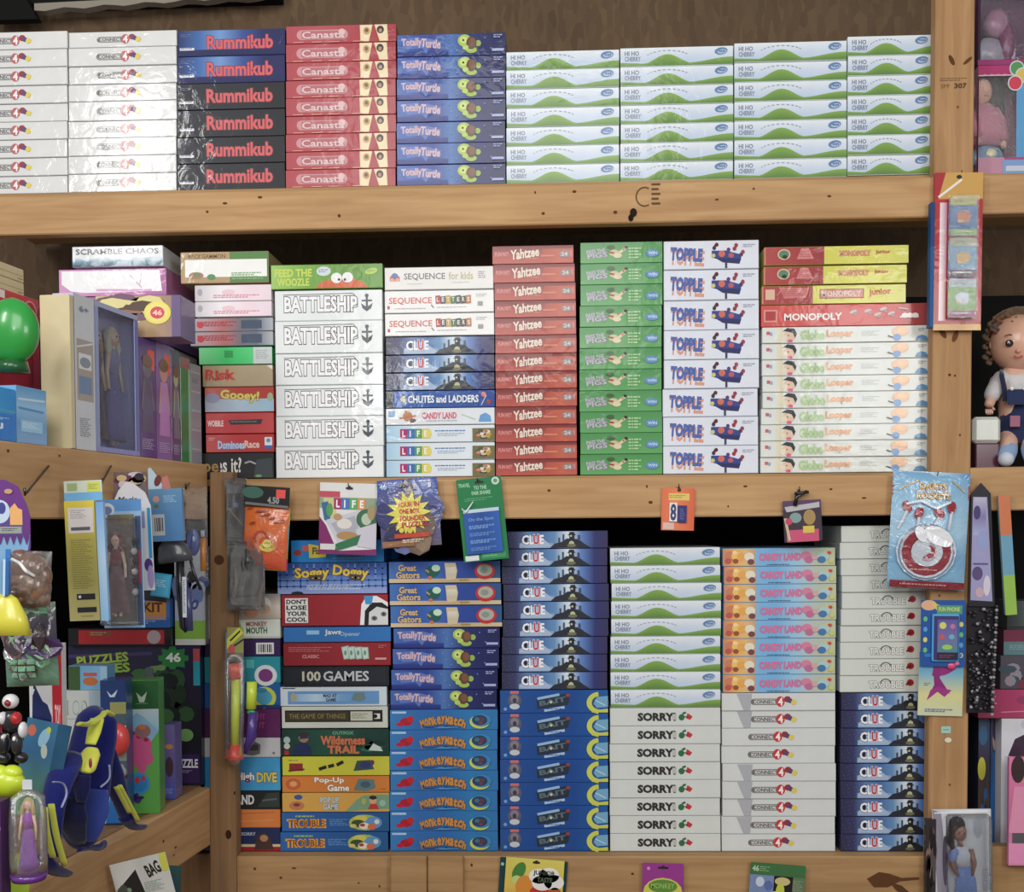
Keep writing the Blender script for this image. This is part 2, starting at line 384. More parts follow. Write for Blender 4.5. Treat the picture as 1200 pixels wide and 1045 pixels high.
@kind('seqkids', 129, 26.5, (232, 230, 226))
def _(b):
    b.poly([(6, 16), (6, 11), (12, 6), (18, 11), (18, 16)], (208, 96, 84)); b.el(12, 10, 4, 3.5, (96, 120, 170)); b.el(9, 14.5, 2.6, 2, (230, 160, 140)); b.el(15, 14.5, 2.6, 2, (230, 160, 140))
    b.text('SEQUENCE', 23, 7, 49, 8.5, (120, 122, 128), .015); b.text('for kids', 76, 6, 29, 9, (196, 190, 150), .02); b.micro(27, 19, 19, 1, (190, 190, 190)); b.micro(80, 18, 22, 1, (190, 190, 190)); b.micro(111, 6, 10, 4, (150, 150, 150))
    b.rect(0, 25.6, 129, 26.5, (150, 150, 146))
@kind('seqletters', 129, 27, (240, 240, 238))
def _(b):
    b.text('SEQUENCE', 5, 8, 51, 9, (206, 92, 80), .02); b.rect(3, 18, 6, 22, (196, 60, 56)); b.line([(55, 17), (58, 21)], 1.5, (120, 120, 120))
    for i, (c, l) in enumerate((((178, 56, 50), 'L'), ((46, 66, 96), 'E'), ((196, 160, 80), 'T'), ((60, 110, 66), 'T'), ((60, 66, 70), 'E'), ((70, 60, 66), 'R'), ((184, 120, 70), 'S'))):
        u = 60+i*6; b.poly([(u, 6.5+(i % 2)), (u+6, 6+(i % 2)), (u+6.4, 16), (u+.5, 16.6)], c, i == 0); b.text(l, u+1.6, 8.5, 3, 5.4, (232, 226, 210), .03)
    b.micro(12, 21, 40, 1, (170, 170, 170)); b.micro(62, 20, 38, 1, (180, 180, 180)); b.micro(108, 5, 14, 2, (180, 180, 180)); b.rect(110, 14, 116, 19, (150, 150, 150)); b.rect(0, 26.2, 129, 27, (150, 150, 148))
def clue(b, W, cut=1.0):
    b.hgrad(0, .5, W, 20.3, [(44, 46, 74), (52, 56, 98), (96, 128, 176), (74, 112, 168), (104, 146, 190), (218, 232, 242), (96, 134, 196), (46, 52, 112), (54, 48, 86)])
    b.vgrad(20, 14, 60, 20, [(130, 158, 196), (160, 182, 212)])
    b.poly([(20, 18), (27, 6), (44, 6), (54, 14), (60, 18.5), (40, 19.5)], (168, 188, 216))
    b.text('C', 23, 4.5, 8.5, 11.5, (244, 246, 250), .035, out=(40, 46, 80)); b.text('L', 32, 4.5, 4.6, 11, (244, 246, 250), .035); b.text('U', 36.6, 3.8, 6.6, 12, (200, 40, 50), .035, out=(240, 230, 236)); b.text('E', 44.2, 4.5, 4.8, 11, (244, 246, 250), .035)
    b.el(28, 10, 2, 2.8, (24, 26, 52))
    b.poly([(56, 20), (62, 15), (70, 13), (76, 9), (90, 10), (96, 15), (104, 20)], (38, 42, 52)); b.rect(79, 1.5, 85, 14, (34, 38, 52)); b.poly([(77, 5), (82, .8), (87, 5)], (28, 32, 46))
    b.rect(71, 4, 73, 12, (60, 74, 96)); b.rect(89, 5, 91.5, 12, (60, 74, 96)); b.rect(66, 8, 68, 14, (60, 74, 96)); b.el(81.5, 15.5, 3.2, 3.6, (188, 192, 146)); b.el(81.5, 17.5, 5.5, 2, (112, 112, 84)); b.el(81, 6, 1.2, 1.2, (210, 200, 150))
    for i in range(14): b.el((i*29) % 20+1, (i*7) % 18+1, .5, .5, (110, 110, 140), n=5, up=False)
@kind('clue', 124, 20.8, (40, 42, 76))
def _(b): clue(b, 124)
@kind('chutes', 129, 20, (34, 78, 156))
def _(b):
    b.rect(0, .4, 9, 19.6, (16, 18, 26)); b.hgrad(9, .4, 129, 19.6, [(36, 88, 168), (40, 84, 164), (34, 72, 150)])
    b.poly([(16, 10), (22, 5), (24, 15)], (206, 200, 120)); b.text('CHUTES and LADDERS', 26, 5.5, 84, 9, (226, 236, 246), .05, out=(22, 50, 110))
    b.el(116, 5, 3, 3, (214, 120, 110)); b.line([(113, 18), (119, 6)], 1, (200, 210, 220)); b.el(122, 14, 3, 3, (150, 60, 60))
@kind('candy', 129, 20, (228, 232, 236))
def _(b):
    b.rect(3, 3, 11, 10, (120, 160, 200)); b.el(26, 10, 6, 6, (190, 140, 104)); b.el(25, 5, 3, 3, (200, 150, 110)); b.line([(16, 12), (36, 9)], 2, (200, 120, 100)); b.el(32, 15, 4, 2.6, (110, 84, 80))
    b.text('CANDY LAND', 43, 5, 41, 8, (214, 96, 120), .04, out=(244, 226, 232)); b.micro(48, 15, 40, 1, (150, 160, 180)); b.poly([(110, 17), (112, 9), (118, 6), (124, 10), (125, 17)], (104, 160, 214)); b.line([(90, 8), (106, 14)], 1.2, (180, 210, 180))
@kind('life', 127, 20, (226, 234, 240))
def _(b):
    b.hgrad(0, .4, 40, 19.6, [(170, 208, 232), (196, 222, 238), (226, 236, 242)])
    for i, (c, l) in enumerate((((176, 42, 106), 'L'), ((58, 110, 180), 'I'), ((86, 156, 90), 'F'), ((222, 206, 70), 'E'))): b.rect(16+i*8.6, 4, 24.6+i*8.6, 15.5, c, i == 0); b.text(l, 18.6+i*8.6, 6, 3.6 if l != 'I' else 1.4, 7.5, (246, 246, 246), .04)
    b.el(50, 10, 3, 5.6, (226, 216, 110)); b.micro(57, 6, 40, 1, (80, 120, 180), th=1.2); b.micro(60, 9.5, 34, 2, (150, 170, 200))
    b.rect(101, 4, 127, 19.4, (120, 110, 70)); b.blob(113, 11, 12, [(196, 160, 70), (70, 90, 60), (220, 130, 110), (230, 220, 200), (60, 50, 50)], 14, rv=7)
@kind('dice', 97, 20.8, (160, 62, 54))
def _(b):
    b.vgrad(0, .4, 97, 20.4, [(112, 44, 44), (176, 76, 68), (186, 88, 76)])
    b.hgrad(60, 4, 97, 20, [(180, 80, 66), (196, 96, 74), (190, 90, 80)])
    b.text('Yahtzee', 22, 3, 34, 11.5, (238, 222, 206), .06, out=(110, 30, 32), rot=7, shear=.15)
    b.text('FUN', 3, 7, 8, 5, (222, 150, 146), .05); b.text('PARTY', 12, 7, 8, 5, (222, 150, 146), .05)
    b.micro(40, 14.5, 16, 1, (220, 150, 110)); b.line([(58, 12), (74, 12)], 2, (214, 134, 104)); b.poly([(79, 9), (85, 6), (93, 7), (92, 14), (81, 14)], (150, 130, 128)); b.text('24', 82, 8, 8, 4.6, (210, 200, 196), .04)
    b.el(94, 10, 1.2, 4, (210, 130, 126))
@kind('green', 97, 24.8, (86, 152, 88))
def _(b):
    b.vgrad(0, .4, 97, 24.4, [(76, 146, 82), (98, 166, 98)])
    b.text('PASS THE', 7, 8, 22, 5, (190, 186, 196), .08, out=(120, 122, 130), rot=6); b.text('PIGS', 8, 12.5, 24, 6, (190, 186, 196), .08, out=(120, 122, 130), rot=6)
    b.el(40, 13, 6, 4, (206, 190, 150)); b.el(44, 16, 5, 3, (224, 210, 176)); b.el(36, 6, 5, 2.6, (60, 96, 50)); b.line([(46, 13), (54, 7)], 3, (222, 206, 176)); b.el(54, 6.5, 2, 1.8, (40, 30, 30)); b.line([(34, 12), (40, 13)], 2, (160, 66, 50)); b.line([(50, 10), (52, 8)], 1.4, (190, 50, 50))
    for i in range(4): b.micro(57, 7+i*3.6, 16-(i % 2)*3, 1, (176, 216, 160), th=1.8)
    b.el(85, 14, 8, 4.4, (96, 140, 190)); b.text('WIN', 80, 12, 11, 3.6, (190, 212, 236), .04)
@kind('balance', 113, 34, (226, 230, 240))
def _(b):
    b.text('TOPPLE', 7.5, 10.5, 41, 19, (218, 158, 136), .17, rot=-4)
    b.text('TOPPLE', 8, 8.5, 38, 15, (84, 104, 176), .1, out=(70, 84, 150), ow=.03, rot=-4)
    b.poly([(57, 12), (74, 12), (92, 17), (92, 22), (70, 24), (57, 20)], (44, 66, 140)); b.poly([(62, 21), (92, 22), (90, 28), (70, 26)], (32, 36, 92))
    for u, v, c in ((60, 9, (60, 44, 70)), (63, 5, (96, 28, 44)), (77, 11, (90, 50, 110)), (84, 10, (150, 40, 60)), (86, 6, (170, 40, 60)), (92, 17, (90, 40, 80)), (94, 14, (150, 50, 80))): b.el(u, v, 2.2, 2.4, c)
    b.el(69, 16, 4, 4, (206, 108, 90)); b.el(80, 18, 3.4, 3, (190, 90, 100)); b.el(59, 18, 2.4, 2.4, (214, 200, 120)); b.line([(74, 26), (74, 33)], 2.4, (46, 46, 96)); b.line([(60, 8), (63, 3.5)], 2.6, (80, 26, 40)); b.line([(84, 12), (87, 5)], 2, (160, 40, 60))
    b.micro(94, 5, 15, 2, (170, 174, 190)); b.rect(0, 33.2, 113, 34, (170, 174, 184))
@kind('lopez', 197, 18.9, (226, 230, 224), 'wrap')
def _(b):
    b.rect(5, 5, 9, 9, (206, 100, 104)); b.rect(9, 6, 12, 10, (150, 170, 200)); b.hgrad(18, .5, 24, 18.5, [(232, 226, 200), (226, 214, 180)])
    b.el(32, 11, 7, 6.5, (228, 198, 170)); b.poly([(24, 5), (30, 1), (38, 2), (41, 8), (39, 13), (36, 7), (28, 5)], (42, 48, 58)); b.el(33, 16.5, 3, 2, (226, 90, 140)); b.el(26, 13, 3.4, 3.6, (232, 222, 200)); b.el(31, 10, .7, .7, (40, 30, 30))
    b.text('Globo', 45, 4, 29, 11.5, (176, 204, 148), .07, out=(206, 220, 190)); b.text('Looper', 76, 4, 31, 10.5, (232, 172, 134), .07, out=(240, 210, 186)); b.micro(117, 6, 23, 3, (196, 204, 200))
    b.el(163, 7, 10, 6, (240, 196, 160)); b.el(166, 5, 7, 4, (246, 206, 170)); b.el(159, 14, 4.5, 4, (120, 160, 210)); b.line([(148, 12), (154, 14)], 1.6, (90, 90, 96)); b.micro(184, 3.5, 10, 2, (150, 154, 156))
    b.poly([(180, 17.8), (183, 13), (188, 11.5), (193, 13), (196, 17.8)], (96, 146, 190)); b.rect(0, 18.2, 197, 18.9, (178, 180, 172))
def junior(b, W, wide=False):
    s = 70 if not wide else 60
    b.hgrad(0, .4, s, 21.2, [(178, 72, 72), (168, 58, 60), (158, 50, 54)]); b.hgrad(s, .4, W, 21.2, [(216, 212, 92), (224, 220, 104), (222, 220, 110)])
    b.rect(0, .4, 1.5, 21.2, (220, 130, 120))
    if not wide:
        b.el(23, 9, 7.5, 6.5, (210, 196, 150)); b.el(23, 9, 6, 5, (92, 130, 104)); b.el(24, 12, 3, 2.4, (40, 44, 40))
        b.poly([(43, 2), (52, 2), (58, 15), (38, 15)], (212, 130, 126)); b.micro(41, 5, 14, 4, (170, 80, 80))
        b.text('MONOPOLY', s+18, 5.5, 36, 6.6, (222, 150, 130), .05, out=(190, 130, 90)); b.text('junior', s+60, 5.5, 17, 5.5, (196, 96, 76), .06)
    else:
        b.rect(4, 4, 15, 16, (226, 186, 156)); b.poly([(20, 1.5), (56, 3), (52, 14), (26, 15)], (206, 120, 118)); b.micro(24, 4, 28, 4, (160, 76, 76))
        b.rect(s+8, 4.5, s+60, 15.5, (150, 60, 56)); b.rect(s+9, 5.5, s+59, 14.5, (226, 150, 140)); b.text('MONOPOLY', s+10, 6.5, 47, 7, (236, 222, 206), .05, out=(160, 60, 60)); b.text('junior', s+66, 5, 26, 9, (200, 96, 70), .08, rot=3)
@kind('junior', 168, 21.6, (196, 188, 100))
def _(b): junior(b, 168)
@kind('juniorwide', 169, 21.6, (196, 188, 100))
def _(b): junior(b, 169, True)
@kind('monopoly', 197, 28, (206, 76, 72))
def _(b):
    b.hgrad(0, .5, 197, 27.5, [(206, 82, 78), (214, 86, 80), (208, 78, 74), (214, 90, 86), (206, 84, 82), (150, 66, 70)])
    b.rect(3, 6, 19, 22, (222, 150, 140)); b.rect(5, 8, 17, 20, (180, 60, 60))
    b.text('MONOPOLY', 27, 11, 68, 9.5, (248, 240, 236), .05, out=(120, 40, 40), ow=.02)
    for u, v in ((108, 10), (125, 9), (143, 7), (136, 14), (152, 13)): b.el(u, v, 4.5, 2, (206, 190, 184), -20); b.el(u+2, v+2.4, 2, 2.6, (160, 140, 136))
    for u in (168, 174, 180): b.el(u, 16, 4, 3.4, (246, 240, 238))
    b.rect(162, 17, 184, 19, (240, 230, 228)); b.line([(160, 6), (172, 8)], 2, (200, 170, 160))
# odd boxes of the left middle stack
@kind('it', 90, 30, (40, 42, 44))
def _(b):
    b.text('Does it?', -2 if False else 4, 5, 48, 18, (226, 222, 212), .02); b.rect(0, .5, 27, 29, (40, 42, 44)); b.text('oe', 6, 12, 19, 10, (168, 130, 80), .02)
    b.line([(56, 12), (62, 10), (69, 13)], 1.8, (180, 180, 180)); b.poly([(66, 29), (70, 8), (88, 6), (89, 29)], (66, 74, 78)); b.el(72, 27, 4, 1.5, (110, 170, 110))
@kind('dominoes', 81, 22, (194, 62, 62))
def _(b):
    b.hgrad(0, .5, 81, 21.5, [(206, 96, 96), (196, 62, 60), (188, 56, 54)]); b.micro(3, 4, 8, 2, (230, 190, 190)); b.text('Dominoes', 14, 8, 32, 10, (196, 216, 240), .06, out=(90, 130, 190)); b.text('Race', 46, 8, 18, 9, (236, 200, 190), .04, out=(200, 110, 90)); b.rect(70, 4, 79, 18, (230, 236, 240)); b.rect(70, 14, 79, 18, (60, 110, 180)); b.el(74.5, 8, 2.5, 2.5, (120, 150, 190))
@kind('words', 81, 25, (196, 62, 66))
def _(b):
    b.hgrad(0, .5, 81, 24.5, [(206, 84, 86), (196, 66, 70), (202, 80, 80)]); b.text('WOBBLE', -4 if False else 2, 9, 19, 7.5, (242, 222, 220), .05); b.poly([(27, 9), (68, 8), (66, 14), (30, 14.5)], (60, 54, 56)); b.micro(30, 10.5, 34, 1, (160, 150, 150))
@kind('gooey', 81, 30, (190, 66, 60))
def _(b):
    b.hgrad(0, .5, 81, 14, [(206, 110, 100), (190, 66, 56), (186, 66, 58)]); b.hgrad(0, 14, 81, 29.4, [(170, 172, 190), (184, 206, 224), (166, 200, 222)]); b.el(9, 13, 9, 6, (150, 150, 176))
    b.text('Gooey!', 18, 4, 46, 14, (232, 210, 110), .1, out=(150, 120, 60), rot=-4); b.el(77, 12, 3.4, 5, (170, 190, 150))
@kind('riskbox', 83, 26, (180, 160, 126))
def _(b): b.hgrad(0, .5, 83, 25.5, [(176, 156, 122), (184, 166, 132), (186, 168, 136)]); b.text('Risk', 3, 5, 36, 13, (200, 74, 62), .05, out=(206, 150, 120)); b.poly([(76, 1), (83, 6), (83, .6)], (236, 234, 228))
@kind('brightgreen', 86, 20, (64, 190, 106))
def _(b): b.hgrad(0, .4, 64, 19.6, [(130, 216, 150), (60, 196, 104), (84, 212, 128)]); b.rect(64, .4, 86, 19.6, (206, 214, 212)); b.micro(67, 4, 16, 5, (160, 166, 168)); b.rect(30, 4, 40, 12, (50, 150, 80))
@kind('redblackgrey', 97, 16, (186, 186, 190))
def _(b): b.hgrad(0, .4, 97, 15.6, [(170, 166, 176), (190, 150, 156), (186, 110, 110), (120, 110, 120), (96, 110, 130), (180, 184, 190)]); b.micro(8, 4, 50, 3, (160, 50, 60), th=1.4); b.el(12, 8, 4, 4, (196, 60, 70)); b.rect(60, 3, 84, 13, (64, 78, 100))
@kind('whitepink', 91, 18, (236, 228, 232))
def _(b): b.hgrad(0, .4, 91, 17.6, [(206, 200, 204), (250, 244, 248), (248, 226, 234), (240, 222, 230)]); b.micro(22, 11, 60, 2, (226, 150, 170), th=1.4); b.el(6, 8, 3, 4, (170, 170, 176)); b.el(40, 8, 8, 3, (244, 210, 218))
@kind('tangreen', 104, 36, (186, 158, 116))
def _(b):
    b.rect(0, .4, 58, 35.4, (188, 158, 118)); b.rect(58, .4, 104, 35.4, (92, 138, 76)); b.rect(5, 9, 102, 29, (250, 250, 246)); b.text('BACKGAMMON', 9, 2.5, 44, 5, (120, 100, 70), .02)
    b.el(18, 27, 9, 4, (180, 130, 104)); b.el(19, 26, 4, 2.4, (110, 150, 110)); b.el(36, 29, 5, 3.4, (96, 150, 100)); b.micro(60, 24, 38, 4, (150, 186, 140), th=1.4)
@kind('letters', 107, 25, (232, 236, 238))
def _(b):
    b.text('SCRAMBLE CHAOS', 4, 3, 98, 7, (84, 86, 92), .03, rot=0); b.vgrad(0, 14, 107, 24.6, [(214, 222, 228), (110, 150, 166), (40, 58, 96)])
@kind('pinkwhite', 127, 31, (196, 130, 178))
def _(b):
    b.hgrad(0, .4, 127, 30.6, [(220, 160, 206), (206, 140, 190), (180, 110, 164)]); b.poly([(3, 2), (119, 2), (122, 26), (30, 27), (14, 25), (3, 17)], (252, 250, 252)); b.line([(44, 24), (110, 25)], 2.6, (230, 176, 214)); b.line([(84, 7), (98, 22)], 1.2, (200, 170, 196)); b.line([(98, 4), (96, 18)], 1, (200, 170, 196))
@kind('purpleback', 128, 28, (120, 96, 150))
def _(b): b.hgrad(0, .4, 128, 27.6, [(150, 140, 190), (176, 120, 150), (120, 70, 120), (96, 84, 130)])
# ---- bottom shelf
@kind('gator', 130, 25.6, (44, 82, 158))
def _(b):
    b.hgrad(0, .4, 130, 20.5, [(70, 118, 186), (44, 84, 168), (60, 106, 184), (40, 72, 156), (36, 66, 146), (44, 86, 130)]); b.hgrad(0, 20.5, 130, 25.2, [(216, 194, 158), (204, 176, 134), (190, 168, 120), (212, 190, 150)])
    b.text('Great', 11, 3.5, 21, 8, (208, 178, 134), .08, out=(50, 44, 70)); b.text('Gators', 8, 12, 28, 8, (208, 178, 134), .08, out=(50, 44, 70))
    b.el(51, 12, 8, 7, (28, 92, 84)); b.el(55, 8, 5, 4, (196, 226, 200)); b.line([(43, 10), (47, 13)], 2, (190, 150, 130)); b.el(48, 19.5, 2.4, 2, (214, 110, 84))
    b.poly([(65, 2), (78, 2), (80, 11), (78, 22), (67, 23), (66, 11)], (206, 192, 160)); b.vgrad(67, 7, 78, 17, [(222, 216, 200), (196, 186, 160)])
    b.el(112, 12, 12, 9.6, (190, 42, 46)); b.el(112, 11, 9, 7, (172, 172, 158)); b.el(111, 11, 4.5, 3.5, (134, 146, 140)); b.micro(82, 21.5, 12, 1, (160, 140, 60), th=1.6)
@kind('monster', 127, 23.7, (52, 116, 180))
def _(b):
    b.hgrad(0, .4, 127, 23.3, [(60, 128, 190), (48, 106, 174), (40, 104, 172), (44, 122, 182), (46, 116, 174)]); b.line([(2, 3), (19, 3)], 2.4, (176, 206, 232))
    b.el(19, 14, 7.5, 4.8, (170, 30, 48)); b.el(12, 17, 5, 2.4, (186, 30, 60)); b.el(24, 11, 4, 4, (190, 36, 50))
    for i, ch in enumerate('MonkeyMatch'):
        t = (i-5)/5.0; b.text(ch, 36+i*4.9, 7.2+4.5*t*t, 4.6, 9.5, (204, 142, 74), .14, out=(124, 92, 60), ow=.04, rot=-t*16)
    b.el(106, 14, 12, 8.2, (196, 208, 88)); b.el(108, 12, 11.5, 7.6, (62, 132, 184)); b.el(106, 12, 9, 6, (38, 64, 100)); b.el(103, 11, 3, 2.4, (70, 110, 130)); b.el(109, 11, 3, 2.4, (96, 60, 70)); b.el(107, 15, 2.4, 1.6, (120, 60, 80))
    b.blob(60, 19, 30, [(80, 150, 206), (50, 90, 150)], 8, rv=3)
@kind('shark', 127, 27, (26, 78, 150))
def _(b):
    b.hgrad(0, .4, 127, 26.6, [(36, 82, 150), (24, 74, 146), (22, 72, 144), (30, 92, 162)])
    b.rect(12, .8, 22, 4, (206, 110, 104)); b.el(17, 12, 8, 8.4, (92, 92, 110)); b.el(17, 10, 5, 5, (130, 126, 138)); b.el(17, 19, 6, 3.4, (196, 200, 206)); b.el(17, 12, 2.4, 3, (60, 60, 80)); b.el(6, 22, 2, 2, (120, 160, 210))
    b.poly([(43, 11), (78, 4), (82, 7), (80, 17), (44, 22)], (38, 48, 62)); b.line([(44, 10), (70, 5)], 3, (150, 186, 220)); b.text('BAIT', 46, 10, 32, 6, (90, 112, 124), .05, rot=10); b.line([(52, 24), (76, 20)], 3, (170, 198, 226)); b.micro(54, 21.5, 20, 1, (40, 70, 120)); b.el(60, 14, 1.6, 1.6, (206, 206, 150)); b.el(80, 6, 2.6, 2, (140, 70, 70))
    b.ring(117, 15, 9, 15, (204, 208, 90), 95, 265, .86); b.poly([(108, 24), (127, 22), (127, 26.4), (108, 26.4)], (200, 204, 90)); b.poly([(127, 7), (114, 8), (110, 16), (114, 21), (127, 20)], (116, 168, 200)); b.line([(112, 12), (124, 18)], 1, (190, 220, 236))
@kind('sorry', 131, 21, (214, 218, 214))
def _(b):
    b.text('SORRY!', 33, 5.6, 45, 9.6, (44, 44, 46), .1, out=(120, 120, 118), ow=.03); b.rect(74, 7, 79, 14, (190, 190, 186)); b.el(85, 11, 3.6, 3.8, (46, 110, 70)); b.line([(86, 7), (90, 5)], 2.4, (52, 100, 66)); b.poly([(90, 12), (92, 6), (98, 10), (95, 14)], (196, 52, 60)); b.line([(88, 10), (93, 11)], 1, (70, 60, 60)); b.rect(0, 20.3, 131, 21, (156, 160, 156))
@kind('candyblue', 132, 21.2, (140, 186, 222))
def _(b):
    b.hgrad(0, .4, 40, 20.8, [(206, 140, 110), (236, 170, 90), (226, 190, 130), (200, 160, 130)]); b.hgrad(38, .4, 132, 20.8, [(132, 184, 224), (120, 178, 224), (160, 200, 226), (190, 196, 180), (196, 200, 160)])
    for u, v, r, c in ((9, 9, 7, (206, 130, 96)), (16, 9, 6, (240, 196, 110)), (22, 10, 5.5, (232, 170, 84)), (6, 15, 4, (190, 90, 80)), (15, 15, 3.4, (150, 84, 50)), (31, 10, 6, (234, 226, 206)), (33, 16, 4, (120, 70, 80)), (14, 5, 3, (250, 216, 150))): b.el(u, v, r, r*.85, c)
    b.text('CANDY LAND', 43, 6, 49, 8.5, (224, 110, 150), .1, out=(176, 150, 196), ow=.04); b.micro(52, 19, 28, 1, (40, 80, 110))
    for u, v, r, c in ((98, 9, 6, (216, 130, 160)), (101, 14, 5, (190, 110, 150)), (108, 11, 4, (210, 170, 170)), (118, 10, 7, (176, 206, 206)), (116, 14, 5, (70, 120, 170)), (125, 6, 2.4, (206, 70, 70)), (120, 5, 2, (220, 200, 120)), (127, 16, 3, (200, 206, 120))): b.el(u, v, r, r*.8, c)
@kind('pop', 124, 19.7, (214, 218, 210))
def _(b):
    b.text('TROUBLE', 34, 6.5, 41, 8.5, (230, 230, 226), .1, out=(74, 78, 76), ow=.05)
    b.ring(54, 9.6, 5.4, 6.6, (60, 62, 62), 180, 360, .9); b.el(83, 8.5, 4.2, 4, (170, 36, 44)); b.line([(78, 11), (84, 8)], 2.4, (120, 30, 36)); b.rect(0, 19, 124, 19.7, (150, 154, 148))
@kind('soggy', 128, 37, (88, 124, 186))
def _(b):
    b.vgrad(0, .5, 128, 36.5, [(42, 72, 146), (60, 100, 176), (120, 150, 206), (150, 166, 214)])
    b.layer += 1
    for i in range(16): b.rect(2+i*8, 1, 4+i*8, 30, mixc((60, 96, 170), (130, 160, 214), (i % 3)/3), False)
    for i in range(4): b.rect(0, 6+i*7, 128, 7.6+i*7, (58, 92, 170), False)
    b.text('Soggy', 20, 5, 41, 16, (228, 196, 74), .16, out=(84, 66, 60), ow=.04, rot=2); b.text('Doggy', 65, 4, 42, 16, (228, 196, 74), .16, out=(84, 66, 60), ow=.04, rot=-6)
    b.micro(34, 26, 74, 3, (196, 206, 230), th=1.3); b.el(23, 36, 7, 2.4, (36, 34, 44))
@kind('dontgo', 125, 38, (152, 34, 44))
def _(b):
    b.rect(0, .4, 125, 37.4, (156, 36, 46)); b.rect(4, 4, 31, 34, (230, 230, 226))
    for i, t in enumerate(('DON\'T', 'LOSE', 'YOUR', 'COOL')): b.text(t, 5.5, 5.5+i*7.2, 24, 5.6, (30, 28, 32), .06)
    b.poly([(92, 37), (94, 12), (100, 2), (112, 2), (125, 10), (125, 37)], (236, 238, 240)); b.poly([(97, 37), (98, 20), (106, 10), (118, 10), (125, 15), (125, 37)], (26, 26, 30)); b.poly([(102, 37), (103, 22), (112, 15), (125, 18), (125, 37)], (214, 218, 218))
    b.poly([(97, 2), (108, 2), (106, 12), (99, 12)], (70, 150, 206)); b.el(109, 29, 3.6, 3, (120, 120, 118)); b.el(120, 24, 3.4, 3, (120, 120, 118)); b.el(109, 29, 1.5, 1.5, (40, 40, 40)); b.el(120, 24, 1.5, 1.5, (40, 40, 40))
@kind('bluegame', 126, 18.5, (42, 108, 180))
def _(b): b.rect(0, .4, 126, 18.1, (48, 114, 184)); b.rect(27, 4, 42, 9, (150, 196, 232)); b.text('Jaws', 48, 3, 20, 8, (214, 220, 226), .08, out=(40, 60, 90)); b.text('Opener', 66, 6, 24, 6.5, (150, 180, 206), .06)
@kind('redclassic', 126, 27, (146, 34, 42))
def _(b):
    b.hgrad(0, .4, 126, 26.6, [(136, 34, 42), (150, 36, 44), (144, 32, 40)]); b.micro(6, 5, 56, 3, (190, 120, 122)); b.text('CLASSIC', 22, 14, 20, 4, (206, 150, 150), .03)
    for u, r in ((68, -3), (75, 0), (83, 2), (91, 4)): b.poly([(u, 5), (u+9, 4+r*.3), (u+10, 19), (u+3, 20)], (150, 180, 170)); b.poly([(u+1, 6), (u+8, 5+r*.3), (u+8.6, 18), (u+3.6, 19)], (196, 216, 206)); b.el(u+5, 12, 1.6, 3, (110, 150, 130))
    b.micro(112, 3, 10, 2, (190, 130, 130)); b.line([(108, 19), (121, 19)], 2.4, (206, 160, 160))
@kind('hundred', 126, 22.5, (26, 30, 36))
def _(b): b.rect(3, 3, 122, 19, (32, 38, 46)); b.text('100', 23, 5.5, 22, 11.5, (196, 196, 176), .03); b.text('GAMES', 48, 5.5, 54, 11.5, (196, 200, 206), .02)
@kind('palecart', 126, 22.5, (206, 218, 226))
def _(b): b.line([(9, 12.5), (117, 12.5)], 15.5, (104, 152, 202)); b.hgrad(14, 8, 100, 17, [(130, 174, 216), (190, 216, 236), (120, 166, 210), (90, 142, 200)]); b.el(16, 12, 4, 5.4, (170, 166, 140)); b.text('MAD AT', 51, 8, 16, 4, (60, 70, 90), .04); b.text('GAME', 54, 13, 12, 4, (60, 70, 90), .04); b.poly([(84, 15), (88, 7), (99, 6), (101, 14), (94, 17)], (110, 130, 130)); b.line([(3, 1.2), (18, 1.2)], 1, (40, 40, 40))
@kind('framed', 126, 24.5, (206, 210, 200))
def _(b): b.rect(4, 4, 120, 17.5, (28, 28, 26)); b.rect(5.5, 5.5, 80, 16, (62, 56, 36)); b.text('THE GAME OF THINGS', 9, 8, 67, 5.5, (140, 124, 84), .01); b.rect(82, 5.5, 108, 16, (196, 200, 180)); b.micro(84, 8, 20, 3, (120, 124, 100)); b.rect(110, 8, 117, 14, (226, 226, 214)); b.el(111, 11, 3, 2.4, (20, 20, 20))
@kind('forest', 126, 30, (28, 66, 58))
def _(b):
    b.hgrad(0, .4, 126, 29.5, [(26, 54, 52), (30, 72, 60), (36, 86, 70), (28, 66, 58), (24, 58, 52)]); b.blob(100, 15, 26, [(46, 104, 84), (22, 50, 46)], 9, rv=13); b.el(6, 12, 4, 4, (160, 190, 180)); b.el(6, 19, 3.6, 3.4, (190, 196, 190)); b.rect(3, 24, 8, 29, (170, 50, 50))
    b.poly([(12, 29), (16, 17), (26, 14), (34, 20), (35, 29)], (32, 44, 86)); b.el(26, 9, 6, 6, (160, 120, 96)); b.el(26, 6, 6, 3.4, (52, 44, 44)); b.line([(21, 10), (32, 9)], 2, (40, 60, 100))
    b.text('OUTFOX', 60, 2, 25, 4, (120, 176, 140), .04); b.text('Wilderness', 46, 7.5, 52, 10, (206, 122, 84), .12, out=(150, 86, 60)); b.text('TRAIL', 54, 18.5, 37, 9, (206, 122, 84), .14, out=(150, 86, 60)); b.poly([(102, 24), (108, 16), (116, 20), (119, 25)], (196, 214, 206))
